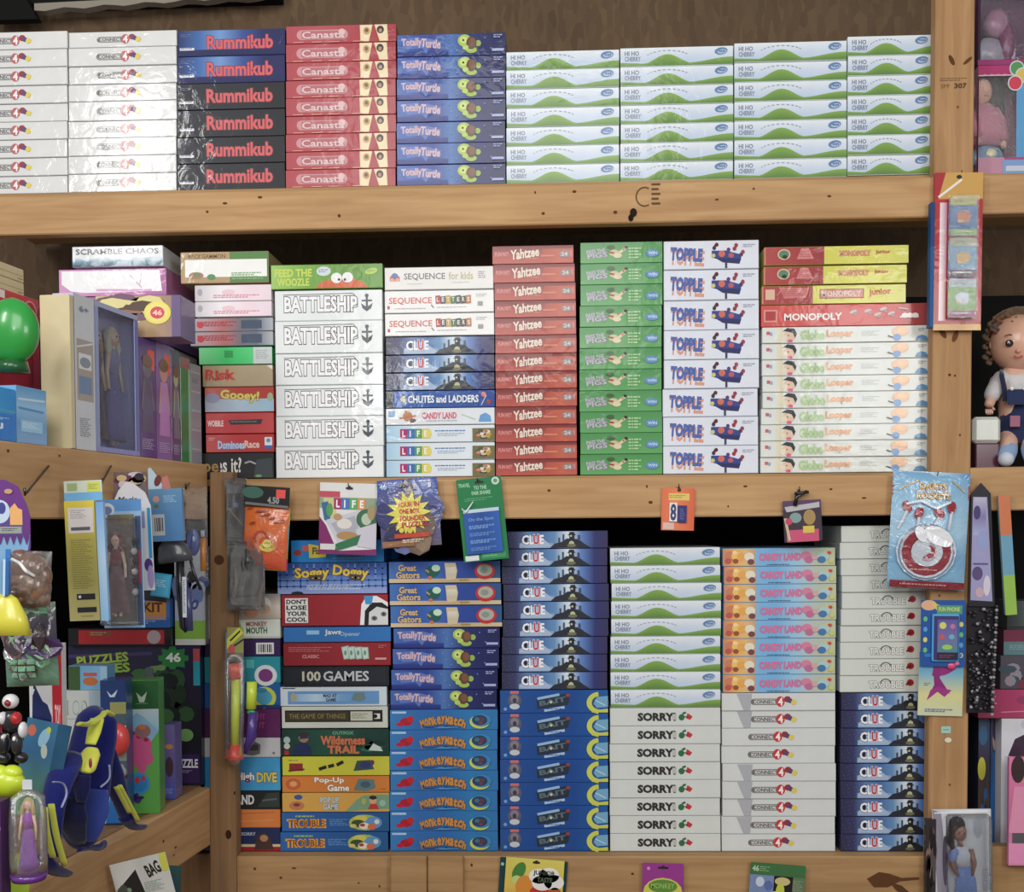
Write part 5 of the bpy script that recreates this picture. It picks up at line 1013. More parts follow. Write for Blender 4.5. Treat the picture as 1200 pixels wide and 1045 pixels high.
# --- on the bottom rail
h = Hang('card_game', 'yellow fruit card pack on the bottom rail, teal pack behind', 'card pack', 593, 1006, 662, 1075, -.012, 4)
h.slab('card', 0, 0, 69, 68, (206, 196, 96), .003, lambda b: (b.vgrad(0, 0, 69, 68, [(214, 204, 100), (220, 190, 90), (206, 120, 60)]), b.el(16, 16, 7, 12, (70, 130, 60), 25), b.el(14, 26, 6, 5, (196, 210, 130)), b.el(24, 34, 11, 14, (214, 140, 60)), b.el(42, 40, 12, 9, (190, 50, 44)), b.el(60, 40, 8, 8, (170, 90, 50)), [b.el(u, v, 12, 9, (232, 232, 228), up=False) for u, v in ((40, 20), (52, 18), (58, 26), (44, 28))], b.text('JUNIOR', 33, 13, 26, 7, (50, 60, 50), .035), b.text('TASTE', 38, 21, 18, 6, (80, 100, 80), .035), hole(b, 36, 4)), 'wrap')
h.slab('teal_backing', -7, 2, 73, 70, (28, 66, 72), .004, lambda b: b.el(3, 8, 2, 2, (160, 200, 180)), 'card', y=.009)
h = Hang('card_game', 'purple and lime card pack on the bottom rail', 'card pack', 753, 1011, 801, 1080, -.01, 1)
h.slab('card', 0, 0, 48, 69, (150, 60, 140), .004, lambda b: (b.rect(0, 0, 48, 18, (152, 58, 142)), b.el(24, 34, 23, 17, (206, 206, 84)), b.el(24, 27, 17, 8, (96, 140, 64)), b.text('MONKEY', 10, 23, 28, 7, (150, 190, 90), .035, out=(60, 96, 50)), b.el(32, 38, 7, 4, (230, 230, 120)), b.el(7, 6, 2, 2, (206, 150, 200)), hole(b, 24, 5, 12)), 'wrap')
h = Hang('card_game', 'green penguin card pack on the bottom rail', 'card pack', 880, 1012, 944, 1080, -.01, 4)
h.slab('card', 0, 0, 64, 68, (52, 104, 60), .003, lambda b: (b.rect(0, 0, 64, 14, (60, 112, 66)), b.text('46', 2, 3, 8, 7, (180, 206, 170), .035), b.micro(11, 4, 12, 3, (150, 190, 140)), b.rect(0, 14, 28, 68, (120, 140, 180)), b.el(12, 22, 5, 6, (200, 210, 226)), b.el(22, 26, 5, 6, (90, 110, 170)), b.rect(28, 14, 50, 68, (22, 24, 26)), b.el(38, 20, 9, 5, (206, 190, 130)), b.el(36, 32, 5, 10, (196, 206, 80)), b.rect(50, 14, 64, 68, (96, 120, 90)), b.micro(50, 18, 12, 6, (150, 160, 130)), b.el(30, 36, 4, 4, (220, 220, 90))), 'wrap')
# --- on the tall post
h = Hang('playdough_pack', 'tall red pencil-shaped pack with three small tubs, on tall post', 'toy pack', 1096, 203, 1150, 382, -.012, .5)
def f(b):
    b.poly([(0, 0), (54, 0), (54, 30), (0, 30)], (206, 160, 84)); b.poly([(0, 0), (12, 0), (4, 30), (0, 40)], (170, 40, 50)); b.vgrad(0, 30, 54, 174, [(190, 44, 54), (180, 36, 48), (170, 40, 54)]); b.hgrad(6, 34, 14, 168, [(236, 226, 230), (214, 150, 160)]); b.line([(4, 28), (30, 8)], 2.6, (240, 232, 220)); b.rect(42, 34, 52, 168, (190, 50, 56)); b.hgrad(0, 172, 54, 179, [(206, 160, 84), (190, 140, 66), (220, 176, 100)]); b.el(27, 5, 3, 2.2, (30, 26, 26))
h.slab('card', 0, 0, 54, 177, (180, 44, 54), .012, f, 'wrap', y=.006)
h.slab('side_flap', -5, 34, -.5, 176, (30, 84, 140), .02, lambda b: (b.rect(0, 0, 4.5, 50, (30, 60, 110)),), 'card', y=.008)
for i, (v, c1, c2, c3) in enumerate(((30, (64, 120, 176), (206, 196, 90), (150, 186, 80)), (76, (110, 160, 190), (196, 190, 150), (120, 40, 90)), (122, (150, 190, 90), (206, 206, 214), (190, 60, 130)))):
    def f(b, c1=c1, c2=c2, c3=c3, i=i): b.rect(0, 0, 30, 9, c2); b.micro(5, 3, 18, 2, (110, 100, 60)); b.vgrad(0, 9, 30, 36, [c1, c1]); b.el(15, 22, 8, 7, ((222, 120, 60), (226, 176, 90), (236, 236, 240))[i]); b.el(11, 27, 3, 2, (240, 190, 120)); b.rect(0, 36, 30, 43, c3); b.micro(4, 38, 22, 1, (226, 226, 206), th=1.6)
    h.slab('tub', 15, v, 45, v+43, c1, .016, f, 'wrap', y=-.0065, bev=.004)
h.slab('window', 13, 28, 47, 167, (255, 255, 255), .0006, None, 'clear', y=-.0235, bev=0)
hook('peg_hook', 1124, 207, 0, .016, 'black hook through the red pencil-shaped pack')
h = Hang('dart_game', 'shiny blue and maroon dart game pack hanging on tall post', 'game pack', 1048, 553, 1136, 688, -.02, 3)
def f(b):
    b.hgrad(0, 0, 88, 14, [(96, 150, 190), (190, 220, 236), (90, 140, 186)]); b.rect(0, 14, 88, 31, (140, 34, 44)); b.text('DARTS', 29, 13, 31, 7.5, (206, 170, 100), .035, out=(110, 40, 40)); b.text('LAUNCH', 26, 20.5, 37, 4.6, (196, 190, 190), .035); b.text('ROCKETS', 26, 25, 38, 6.5, (214, 184, 120), .035, out=(110, 40, 40)); b.line([(6, 22), (28, 10)], 1.5, (196, 160, 90)); b.line([(82, 22), (66, 10)], 1.5, (196, 160, 90))
    for u, v, r in ((16, 41, -20), (29, 48, 20), (52, 47, -40), (66, 40, 10)):
        b.el(u, v, 5, 7, (150, 24, 44), r); b.line([(u, v+5), (u-5+r*.2, v+26)], 3, (214, 214, 224))
    b.el(40, 92, 34, 33, (206, 214, 224)); b.ring(40, 92, 30, 32, (120, 140, 166), n=28); b.el(40, 92, 28, 27.5, (142, 44, 56)); b.el(40, 92, 18, 17, (196, 204, 214)); b.ring(40, 92, 9, 11, (176, 150, 156)); b.el(40, 92, 9, 8, (150, 50, 66)); b.micro(22, 112, 34, 1, (214, 160, 160), th=1.4)
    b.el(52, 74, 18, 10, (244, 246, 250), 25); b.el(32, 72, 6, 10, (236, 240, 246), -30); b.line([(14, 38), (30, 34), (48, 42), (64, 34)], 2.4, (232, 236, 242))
    b.rect(1, 126, 86, 134, (130, 28, 40)); b.micro(12, 129, 58, 1, (206, 150, 150), th=1.6)
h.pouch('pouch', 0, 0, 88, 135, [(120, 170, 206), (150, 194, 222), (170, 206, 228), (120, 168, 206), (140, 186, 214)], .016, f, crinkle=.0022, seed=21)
hook('peg_hook', 1094, 558, 0, .03, 'black hook holding the dart game pack')
h = Hang('mermaid_toy', 'card with purple mermaid tail, half under the toy phone pack', 'toy pack', 1078, 764, 1129, 838, -.006, 1.5)
def f(b):
    b.vgrad(0, 0, 51, 74, [(60, 120, 190), (120, 180, 206), (220, 214, 150), (206, 214, 180)]); b.ring(20, -2, 20, 30, (150, 44, 120), 20, 100); b.poly([(14, 0), (26, 0), (24, 30), (36, 48), (26, 44), (20, 47), (10, 55), (18, 38)], (140, 40, 116)); b.poly([(22, 40), (38, 44), (30, 52), (22, 46), (10, 56), (14, 44)], (160, 52, 130)); b.micro(6, 36, 8, 2, (120, 110, 60)); b.micro(8, 66, 34, 2, (110, 120, 170), th=1.4)
h.slab('card', 0, 0, 51, 74, (196, 200, 150), .0015, f, 'wrap')
h.raw('shell_toy', 'plastic', lambda b: (b.ell(h.p(36, 15, -.006), (.012, .006, .009), (226, 80, 130)), b.ell(h.p(42, 12, -.006), (.008, .005, .007), (240, 120, 160))))
h = Hang('toy_phone_pack', 'blue blister card with toy phone on tall post', 'toy pack', 1080, 703, 1131, 780, -.014, .5)
def f(b):
    b.rect(0, 0, 51, 77, (28, 84, 160)); b.el(9, 6, 9, 6, (226, 176, 140)); b.poly([(10, 2), (22, 6), (18, 12)], (226, 196, 90)); b.rect(18, 6, 47, 16, (90, 150, 120)); b.text('FUN PHONE', 20, 8, 24, 5, (190, 220, 130), .03)
    for i in range(8): b.el(5+(i % 2)*41, 22+i*6, 2.4, 3, ((110, 190, 120), (226, 214, 110), (90, 160, 220))[i % 3])
    b.rect(4, 62, 47, 66, (50, 120, 190))
h.slab('card', 0, 0, 51, 77, (28, 76, 150), .0015, f, 'wrap')
ph_ = h.slab('phone', 12, 16, 43, 71, (90, 176, 226), .009, None, 'plastic', y=-.0015, bev=.0025)
h.slab('screen', 13.5, 18, 41.5, 69, (60, 50, 110), .0012, lambda b: (b.vgrad(4, 4, 27, 44, [(90, 90, 160), (120, 110, 170), (70, 140, 150)]), b.el(10, 11, 4, 4, (222, 214, 110)), b.el(21, 12, 3, 3, (190, 120, 160)), b.el(9, 24, 3, 3, (206, 90, 90)), b.el(20, 24, 3.4, 3, (110, 180, 200)), b.el(15, 36, 6, 3, (160, 206, 100)), b.rect(4, 42, 27, 51, (40, 30, 60)), b.micro(6, 45, 18, 2, (160, 60, 90))), 'plastic', y=-.0106, parent=ph_)
# ------------------------------------------------------------------ goods hanging and standing on the side rack
def YL(px, d=.03): return rk(px, 611).y-d
def rhook(px0, py0, px1, py1, lab):
    a = rk(px0, py0, -.006); b = CAMP+ray(px1, py1)*((YL(px1, .02)-CAMP.y)/ray(px1, py1).y)
    b.x = max(b.x, a.x+.02); mb = MB(); d = (b-a)
    mb.tube([(0, 0, 0), tuple(d*.93), tuple(d), tuple(d+Vector((0, -.002, .012)))], .0022, (28, 24, 24), 7)
    o = mb.build('peg_hook', 'plastic', None, a); tag(o, lab, 'hook')
rhook(57, 546, 10, 580, 'long black hook holding the purple card at photo edge'); rhook(130, 546, 96, 577, 'long black hook over the yellow pack'); rhook(222, 566, 205, 573, 'short black hook above the clear bag near short post')
h = Hang('purple_pack', 'purple arched card with pale blue lower half at photo edge', 'toy pack', -30, 562, 37, 705, YL(-30, .05), 0)
def f(b):
    b.poly([(0, 70), (66, 66), (60, 100), (50, 140), (4, 140), (0, 100)], (126, 170, 206)); b.rect(22, 42, 58, 66, (90, 70, 130)); b.el(30, 38, 12, 14, (190, 206, 226)); b.el(32, 34, 5, 7, (70, 70, 140)); b.poly([(42, 54), (42, 34), (48, 28), (52, 34), (57, 36), (57, 54)], (226, 170, 110)); b.rect(28, 56, 56, 64, (150, 156, 150)); b.micro(32, 58, 20, 2, (60, 60, 70))
    for i in range(8): b.poly([(2+i*8, 66), (10+i*8, 66), (6+i*8, 78)], (96, 50, 120))
    b.el(41, 14, 5, 3, (190, 150, 110))
h.slab('hanger_tab', 34, 6, 46, 14, (90, 44, 110), .001, None, 'card', y=.002)
b = MB(); b.canvas(67, 143, h.k, h.x0, 0, -.0016)
out = [(0, 0), (36, 0), (52, 8), (62, 30), (66, 44), (66, 80), (60, 110), (52, 142), (0, 142)]
b.poly(out, (104, 52, 126)); n_ = len(b.v); P1 = [b.P(*q) for q in out]; b.add(P1+[(p[0], 0, p[2]) for p in P1], [(i, (i+1) % 9, 9+(i+1) % 9, 9+i) for i in range(9)], (90, 44, 110)); f(b); b.build('card', 'wrap', h.root)
h = Hang('shiny_pouch', 'brown glossy bagged toy with white highlight on side rack', 'bagged toy', 8, 645, 60, 716, YL(-30, .10), 3)
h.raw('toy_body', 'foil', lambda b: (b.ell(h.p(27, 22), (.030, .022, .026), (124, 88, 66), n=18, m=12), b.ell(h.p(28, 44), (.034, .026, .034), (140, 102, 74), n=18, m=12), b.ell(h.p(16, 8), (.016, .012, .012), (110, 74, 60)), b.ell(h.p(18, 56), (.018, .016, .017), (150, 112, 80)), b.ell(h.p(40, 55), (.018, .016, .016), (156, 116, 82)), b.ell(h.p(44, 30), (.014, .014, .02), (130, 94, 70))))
h.raw('modelled_highlight', 'plastic', lambda b: b.tube([h.p(12, 10, -.018), h.p(24, 15, -.022), h.p(32, 23, -.026), h.p(42, 29, -.022)], [.002, .003, .003, .0025], (236, 232, 230), 6))  # white tube modelled as the glint on the glossy bag
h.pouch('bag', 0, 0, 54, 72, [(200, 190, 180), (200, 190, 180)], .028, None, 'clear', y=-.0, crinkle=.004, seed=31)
h = Hang('bucket_toy', 'yellow skirted toy with blue handle at photo edge', 'toy', -6, 655, 28, 748, YL(-30, .15), 2)
h.slab('handle', 12, 0, 20, 44, (50, 110, 180), .012, lambda b: b.rect(2, 0, 5, 44, (190, 214, 236)), 'plastic', bev=.003)
h.slab('hanger_tab', 13, -12, 19, 0, (60, 120, 190), .003, None, 'plastic')
h.raw('skirt', 'plastic', lambda b: b.tube([h.p(12, 42, 0), h.p(12, 48, 0), h.p(14, 70, 0), h.p(14, 90, 0)], [.010, .02, .033, .040], (214, 206, 70), 14, .5))
h = Hang('bagged_game', 'green and purple bagged toy above the white animal box', 'bagged toy', 2, 706, 66, 806, YL(0, .05), -2)
h.pouch('bag', 0, 0, 64, 100, [(96, 120, 96), (86, 76, 96), (70, 64, 80), (104, 146, 120), (96, 130, 110)], .02, lambda b: (b.blob(30, 50, 46, [(120, 170, 130), (70, 44, 96), (150, 150, 160), (60, 50, 60), (160, 196, 160), (110, 76, 80)], 26, rv=44, seed=9), b.rect(28, 6, 58, 13, (130, 196, 150)), [b.rect(12+i*11, 66+j*8, 21+i*11, 72+j*8, (130, 180, 146)) for i in range(3) for j in range(3)], b.el(50, 40, 8, 16, (60, 40, 44)), b.micro(30, 24, 12, 6, (206, 210, 220), th=1.5)), crinkle=.006, seed=33)
h = Hang('robot_toy', 'black, white and red robot toy at photo edge', 'toy', -8, 806, 36, 902, YL(-10, .05), 0)
def f(b):
    for u, v, a, c, col in ((20, 16, 10, 9, (226, 226, 226)), (20, 17, 5, 5, (150, 30, 36)), (20, 40, 13, 13, (40, 40, 44)), (12, 36, 6, 8, (214, 214, 214)), (28, 36, 6, 8, (190, 40, 44)), (12, 66, 7, 14, (36, 36, 40)), (28, 66, 7, 14, (44, 44, 48)), (10, 84, 8, 7, (30, 30, 34)), (32, 84, 8, 7, (30, 30, 34)), (36, 50, 5, 10, (220, 220, 222)), (4, 50, 5, 10, (200, 44, 48)), (28, 60, 4, 5, (230, 230, 230)), (14, 58, 3, 4, (220, 220, 220))): b.ell(h.p(u, v, -.004 if a < 8 else 0), (a*h.k, .012, c*h.k), col, n=10, m=7)
h.raw('robot_body', 'plastic', f)
h = Hang('lime_toy', 'lime green lumpy toy at photo edge', 'toy', -14, 896, 26, 934, YL(-14, .05), 0)
h.raw('toy_body', 'plastic', lambda b: (b.ell(h.p(20, 22), (.034, .02, .024), (196, 216, 50), n=16, m=10), b.ell(h.p(12, 10), (.018, .014, .014), (206, 224, 60)), b.ell(h.p(28, 10), (.018, .014, .014), (200, 220, 54))))
def f(b): b.vgrad(0, .5, 40, 108, [(210, 212, 214), (226, 226, 228), (196, 200, 206)]); b.rect(28, .5, 40, 108, (196, 34, 48)); b.text('TOY', 31, 70, 7, 26, (230, 200, 206), .03, rot=0); b.micro(8, 26, 16, 2, (150, 150, 156)); b.poly([(3, 92), (4, 60), (8, 50), (12, 58), (16, 66), (22, 70), (27, 84), (27, 96), (18, 88), (14, 100), (8, 90)], (30, 38, 92)); b.poly([(5, 52), (6, 44), (9, 52)], (30, 38, 92))
front_box('toy_box', 'white box with navy animal silhouette and red spine', 'toy box', 34, 73, 754, YL(34, .03), 40, 110, (214, 214, 216), f, pyb=866, depth=.02)
# clear tube with doll
h = Hang('tube_doll', 'clear tube holding a doll with purple dress, photo edge', 'doll', 14, 922, 50, 1034, YL(0, .13), 0)
h.slab('hanger_tab', 12, -9, 24, 3, (206, 206, 214), .001, None, 'card')
small_doll(h.root, 0, 0, -112*h.k+.006, .128, (190, 160, 110), (160, 80, 170), (140, 90, 160))
h.raw('purple_cap', 'plastic', lambda b: b.tube([h.p(18, 112), h.p(18, 104)], [.026, .029], (104, 50, 140), 18))
h.raw('clear_tube', 'clear', lambda b: b.tube([h.p(18, 103), h.p(18, 90), h.p(18, 40), h.p(18, 12), h.p(18, 4)], [.028, .029, .029, .026, .012], (255, 255, 255), 18))
h = Hang('card_pack', 'lime card behind the clear doll tube', 'card pack', 8, 1000, 40, 1060, YL(0, .03), 8)
h.slab('card', 0, 0, 32, 60, (190, 206, 60), .002, lambda b: (b.vgrad(0, 0, 32, 60, [(196, 212, 60), (150, 190, 60)]), b.micro(6, 20, 20, 4, (110, 140, 40))))
h = Hang('purple_box', 'dark purple box at lower photo edge', 'toy box', -30, 934, 12, 1060, YL(-30, .05), 0)
h.slab('hanger_tab', 16, -8, 28, 0, (90, 50, 110), .002, None, 'card')
h.slab('carton', 0, 0, 42, 126, (70, 36, 84), .03, lambda b: (b.vgrad(0, 0, 42, 126, [(90, 44, 110), (60, 34, 70), (70, 40, 80)]), b.rect(0, 30, 42, 34, (130, 90, 140)), b.micro(8, 60, 26, 6, (140, 110, 150))))
# yellow pack and neighbours
h = Hang('sticker_pack', 'tall mustard yellow pack with white label on side rack', 'toy pack', 77, 563, 124, 731, YL(77), -2)
h.slab('header', -2, 0, 44, 24, (196, 206, 190), .0015, lambda b: (b.rect(0, 14, 46, 24, (110, 170, 214)), b.rect(4, 3, 16, 12, (150, 170, 120)), b.rect(28, 2, 44, 14, (196, 200, 90)), b.micro(30, 5, 12, 3, (120, 140, 60))), 'card', y=-.004)
def f(b):
    b.vgrad(0, 0, 36, 142, [(214, 196, 70), (170, 160, 80), (160, 152, 84), (176, 166, 110)]); b.rect(4, 8, 34, 38, (206, 202, 200)); b.micro(7, 11, 20, 5, (150, 146, 150)); b.rect(7, 31, 30, 35, (90, 88, 92))
    b.micro(6, 46, 26, 22, (128, 120, 60), gap=2.7); b.rect(10, 110, 32, 117, (34, 34, 36)); b.rect(12, 112, 15, 115, (206, 206, 206)); b.rect(10, 126, 33, 132, (36, 34, 36)); b.micro(14, 136, 16, 1, (130, 120, 80))
h.slab('pack_front', 0, 24, 36, 166, (170, 160, 84), .014, f, 'wrap', y=-.001, bev=.002)
h.slab('pack_edge', 36.5, 26, 46, 167, (150, 190, 226), .010, lambda b: b.vgrad(0, 0, 9.5, 141, [(110, 160, 214), (180, 210, 236), (140, 186, 222)]), 'wrap', y=-.002)
h = Hang('doll_blister', 'pale blue doll blister pack behind the mustard pack', 'doll pack', 117, 585, 166, 738, YL(117, .025), -1)
h.slab('card', 0, 0, 49, 153, (150, 186, 220), .0015, lambda b: (b.rect(0, 0, 49, 14, (96, 150, 206)), b.el(8, 12, 9, 8, (206, 214, 226)), b.el(8, 13, 6, 5, (110, 130, 170)), b.rect(8, 18, 40, 150, (120, 106, 96)), b.vgrad(8, 30, 40, 150, [(110, 96, 88), (84, 66, 70), (120, 110, 106)]), b.rect(41, 20, 48, 150, (70, 90, 130)), b.rect(43, 60, 47, 100, (170, 70, 84)), b.rect(24, 18, 40, 30, (130, 120, 80))))
small_doll(h.root, -.004, -.022, -140*h.k, .17, (120, 60, 66), (140, 60, 80), (124, 84, 96))
for q in range(5): pass
h.raw('accessories', 'plastic', lambda b: [b.ell(h.p(41, 50+i*12, -.01), (.006, .005, .007), (230, 230, 232) if i % 2 else (30, 30, 34)) for i in range(6)])
h.raw('bubble', 'clear', lambda b: b.box(h.p(4, 148, -.042), (h.p(46, 22)[0], -.002, h.p(46, 22)[2]), (255, 255, 255), .004))
h = Hang('pony_card', 'white arched card with cyan edge stripe, side rack', 'toy pack', 130, 560, 176, 694, YL(132, .012), -2)
b = MB(); b.canvas(46, 134, h.k, h.x0, 0, -.0015); out = [(0, 134), (0, 30), (8, 14), (18, 4), (26, 6), (40, 18), (46, 34), (46, 134)]
b.poly(out, (222, 222, 228)); P1 = [b.P(*q) for q in out]; b.add(P1+[(p[0], 0, p[2]) for p in P1], [(i, (i+1) % 8, 8+(i+1) % 8, 8+i) for i in range(8)], (200, 200, 206))
b.rect(41, 36, 45, 96, (50, 156, 206)); b.text('Magic', 6, 22, 24, 9, (50, 44, 54), .03, shear=.3); b.micro(6, 34, 22, 3, (110, 100, 120)); b.el(40, 104, 5, 8, (90, 60, 130)); b.el(42, 118, 4, 14, (170, 150, 196)); b.rect(34, 40, 38, 60, (150, 150, 190)); b.build('card', 'wrap', h.root)
h = Hang('butterfly_header', 'dark speckled header card behind the white arched card', 'card pack', 133, 553, 172, 590, YL(136, .006), 0)
h.slab('card', 0, 0, 39, 37, (120, 104, 110), .001, lambda b: b.blob(20, 10, 24, [(40, 34, 44), (206, 180, 130), (110, 60, 90), (60, 50, 60), (210, 200, 210)], 22, rv=12, seed=13))
h = Hang('blue_pack', 'blue pack showing barcode, pointed clear header, side rack', 'toy pack', 172, 547, 215, 637, YL(172, .02), -2)
def f(b): b.vgrad(0, 0, 40, 62, [(110, 156, 196), (90, 140, 190), (84, 134, 186)]); b.rect(3, 30, 18, 55, (190, 196, 200)); [b.rect(6+i*2.2, 34, 7+i*2.2+(i % 3)*.3, 50, (60, 60, 70), i == 0) for i in range(5)]; b.el(9, 12, 4, 4, (206, 160, 150)); b.micro(18, 8, 16, 4, (150, 190, 226), th=1.4); b.el(9, 20, 3, 2, (90, 130, 80))
h.slab('pack_back', 2, 26, 42, 88, (96, 146, 190), .012, f, 'wrap')
b = MB(); b.canvas(43, 90, h.k, h.x0, 0, -.001); b.poly([(0, 28), (1, 1), (4, 0), (14, 14), (20, 28)], (190, 216, 230)); b.el(12, 16, 4, 7, (120, 60, 60), 20); b.poly([(16, 28), (18, 12), (24, 10), (28, 28)], (206, 130, 120)); b.build('header', 'card', h.root)
h = Hang('clear_bag', 'clear bag with blue balloon and orange tube by short post', 'bagged toy', 213, 570, 243, 682, YL(213, .01), 0)
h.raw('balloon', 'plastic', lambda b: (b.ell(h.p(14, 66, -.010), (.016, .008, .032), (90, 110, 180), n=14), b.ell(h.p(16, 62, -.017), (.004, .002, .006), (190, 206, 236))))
h.raw('orange_tube', 'plastic', lambda b: (b.tube([h.p(25, 52, -.006), h.p(25, 60, -.006)], .005, (200, 200, 206), 8), b.tube([h.p(25, 61, -.006), h.p(25, 100, -.006)], .007, (206, 130, 50), 10)))
h.pouch('bag', 0, 0, 30, 112, [(200, 200, 200), (190, 190, 190)], .018, None, 'clear', seed=41, crinkle=.004)
h = Hang('mesh_cap', 'dark grey translucent cap with black wand below, side rack', 'toy', 178, 632, 234, 748, YL(178, .03), 0)
h.raw('cap', 'plastic', lambda b: (b.tube([h.p(24, 2), h.p(24, 8), h.p(26, 18), h.p(27, 27)], [.022, .033, .038, .040], (70, 72, 78), 16, .5),))
h.raw('wand', 'plastic', lambda b: (b.tube([h.p(34, 24, -.006), h.p(34, 60, -.006), h.p(36, 104, -.006), h.p(40, 110, -.006)], [.009, .010, .007, .003], (26, 26, 32), 8), b.tube([h.p(46, 24, -.004), h.p(50, 40, -.004), h.p(58, 60, -.004)], .0035, (30, 30, 34), 6), b.tube([h.p(44, 58, -.01), h.p(45, 108, -.01)], [.007, .008], (60, 66, 110), 8)))
h.slab('label', 38, 44, 43, 92, (210, 214, 220), .004, lambda b: b.micro(1, 4, 3, 18, (60, 70, 120)), 'card', y=-.014)
h = Hang('label_box', 'small black tray with cyan label, above the orange-lettered box', 'toy pack', 164, 668, 208, 706, YL(166, .035), 8)
h.slab('tray', 0, 22, 40, 36, (40, 38, 44), .02, None, 'plastic', bev=.003)
h.slab('cyan_label', 20, 2, 43, 30, (60, 150, 190), .003, lambda b: (b.rect(2, 2, 21, 26, (80, 170, 206)), b.micro(5, 8, 13, 4, (190, 220, 236))), 'wrap', y=-.021)
# boxes in the corner, facing the room
YP = .02
def f(b):
    b.vgrad(0, .5, 158, 174, [(44, 34, 72), (36, 30, 50), (26, 26, 34), (40, 30, 56)]); b.line([(0, 14), (100, 10)], 4, (70, 60, 110))
    b.text('PUZZLES', 10, 11, 62, 12, (170, 196, 80), .035, out=(60, 70, 60), rot=6); b.text('LES', 46, 22, 28, 12, (150, 190, 70), .035, out=(40, 60, 40), rot=4)
    b.poly([(112, 4), (120, 6), (122, 1), (128, 1), (130, 6), (140, 4), (139, 12), (144, 13), (144, 19), (139, 20), (140, 28), (130, 26), (128, 30), (122, 30), (120, 26), (112, 28), (113, 20), (108, 19), (108, 13), (113, 12)], (50, 130, 66)); b.text('46', 117, 9, 18, 12, (226, 240, 226), .035)
    b.blob(104, 36, 30, [(60, 110, 60), (110, 150, 90), (40, 70, 50), (90, 96, 100)], 14, rv=14, seed=17); b.blob(124, 70, 40, [(24, 34, 30), (34, 50, 36), (50, 80, 50)], 16, rv=44, seed=19)
    b.el(116, 88, 10, 9, (60, 100, 60)); b.el(140, 112, 9, 8, (110, 150, 90)); b.rect(124, 136, 156, 172, (56, 36, 84)); b.text('PUZZLE', 126, 142, 28, 11, (226, 226, 232), .03); b.micro(130, 156, 18, 2, (170, 150, 190)); b.rect(150, 4, 158, 40, (180, 80, 90)); b.rect(150, 20, 158, 50, (50, 150, 170))
_, zp = front_box('puzzle_box', 'big dark jigsaw box with green piece numbered 46', 'puzzle box', 80, 235, 756, YP, 158, 175, (40, 32, 60), f, zb=ZLd, depth=.09)
def f(b): b.rect(0, .4, 12, 17.6, (24, 22, 24)); b.rect(12, 2, 112, 16, (190, 40, 48)); b.rect(24, 3, 50, 8, (150, 80, 60)); b.micro(26, 4, 20, 2, (206, 160, 120)); b.el(100, 9, 8, 7, (190, 170, 176)); b.rect(112, .4, 120, 17.6, (28, 26, 30))
_, zr2 = front_box('board_game_box', 'red and black flat box on the dark jigsaw box', 'game box', 80, 201, 736, YP-.02, 120, 18, (30, 26, 30), f, zb=zp+.0006, depth=.1)
def f(b): b.poly([(2, 31), (30, 10), (40, 4), (64, 4), (64, 31)], (70, 120, 190)); b.rect(0, 20, 64, 31.5, (40, 104, 180)); b.rect(30, 2, 60, 18, (222, 150, 70)); b.text('KIT', 34, 3.5, 22, 11, (90, 50, 34), .035); b.rect(30, 18, 60, 23, (190, 150, 140)); b.micro(16, 24, 34, 2, (190, 210, 230))
_, _z = front_box('craft_box', 'blue craft box with orange panel and brown lettering', 'craft box', 134, 199, 702, YP-.02, 64, 32, (60, 110, 180), f, zb=zr2+.0006, depth=.08)
def f(b): b.vgrad(0, .5, 38, 84, [(214, 216, 222), (190, 196, 214)]); b.blob(20, 50, 26, [(90, 110, 170), (60, 70, 130), (206, 210, 226), (120, 140, 190)], 16, rv=34, seed=23); b.rect(0, 84, 38, 108, (140, 190, 70)); b.rect(0, 105, 38, 112, (220, 224, 216)); b.text('Go', 8, 54, 22, 18, (70, 90, 160), .03, shear=.3)
front_box('toy_box', 'white box with blue script and lime base by short post', 'toy box', 204, 240, 641, YP+.0, 38, 112, (214, 216, 220), f, zb=zp+.0006, depth=.08)
# standing on the lower side shelf
def on_shelf(px, py): return on_z(px, py, ZLd).y
def f(b):
    b.rect(0, .5, 40, 34, (44, 96, 52)); b.poly([(12, 14), (19, 20), (26, 13), (22, 26), (16, 26)], (190, 214, 190)); b.micro(12, 27, 16, 1, (130, 170, 130)); b.vgrad(0, 34, 40, 90, [(196, 216, 222), (150, 196, 216), (130, 190, 160)]); b.poly([(0, 50), (12, 38), (22, 44), (40, 60), (40, 90), (0, 90)], (140, 186, 214)); b.poly([(0, 106), (10, 100), (40, 60), (40, 158), (0, 158)], (96, 170, 80))
    for u, v, a, c in ((8, 70, 6, 9), (16, 76, 7, 12), (25, 78, 6, 10), (12, 92, 11, 10), (24, 92, 9, 9), (18, 104, 6, 6), (6, 84, 6, 9)): b.el(u, v, a, c, (206, 90, 140))
    for u, v in ((7, 62), (15, 66), (24, 70)): b.el(u, v, 3, 2.6, (160, 30, 80))
    b.el(20, 60, 10, 8, (150, 110, 110)); b.el(19, 55, 5, 3, (206, 120, 60)); b.el(15, 122, 13, 13, (60, 146, 206)); b.el(15, 122, 10, 10, (50, 130, 190)); b.el(12, 118, 3, 4, (196, 60, 60)); b.el(20, 116, 2.6, 3, (196, 60, 60)); b.blob(12, 140, 10, [(50, 30, 90), (70, 50, 110)], 8, rv=8, seed=5)
front_box('toy_box', 'tall green box with pink hand-shaped plant picture', 'toy box', 149, 185, 797, on_shelf(166, 953), 40, 158, (90, 160, 80), f, zb=ZLd, depth=.06, yaw=8)
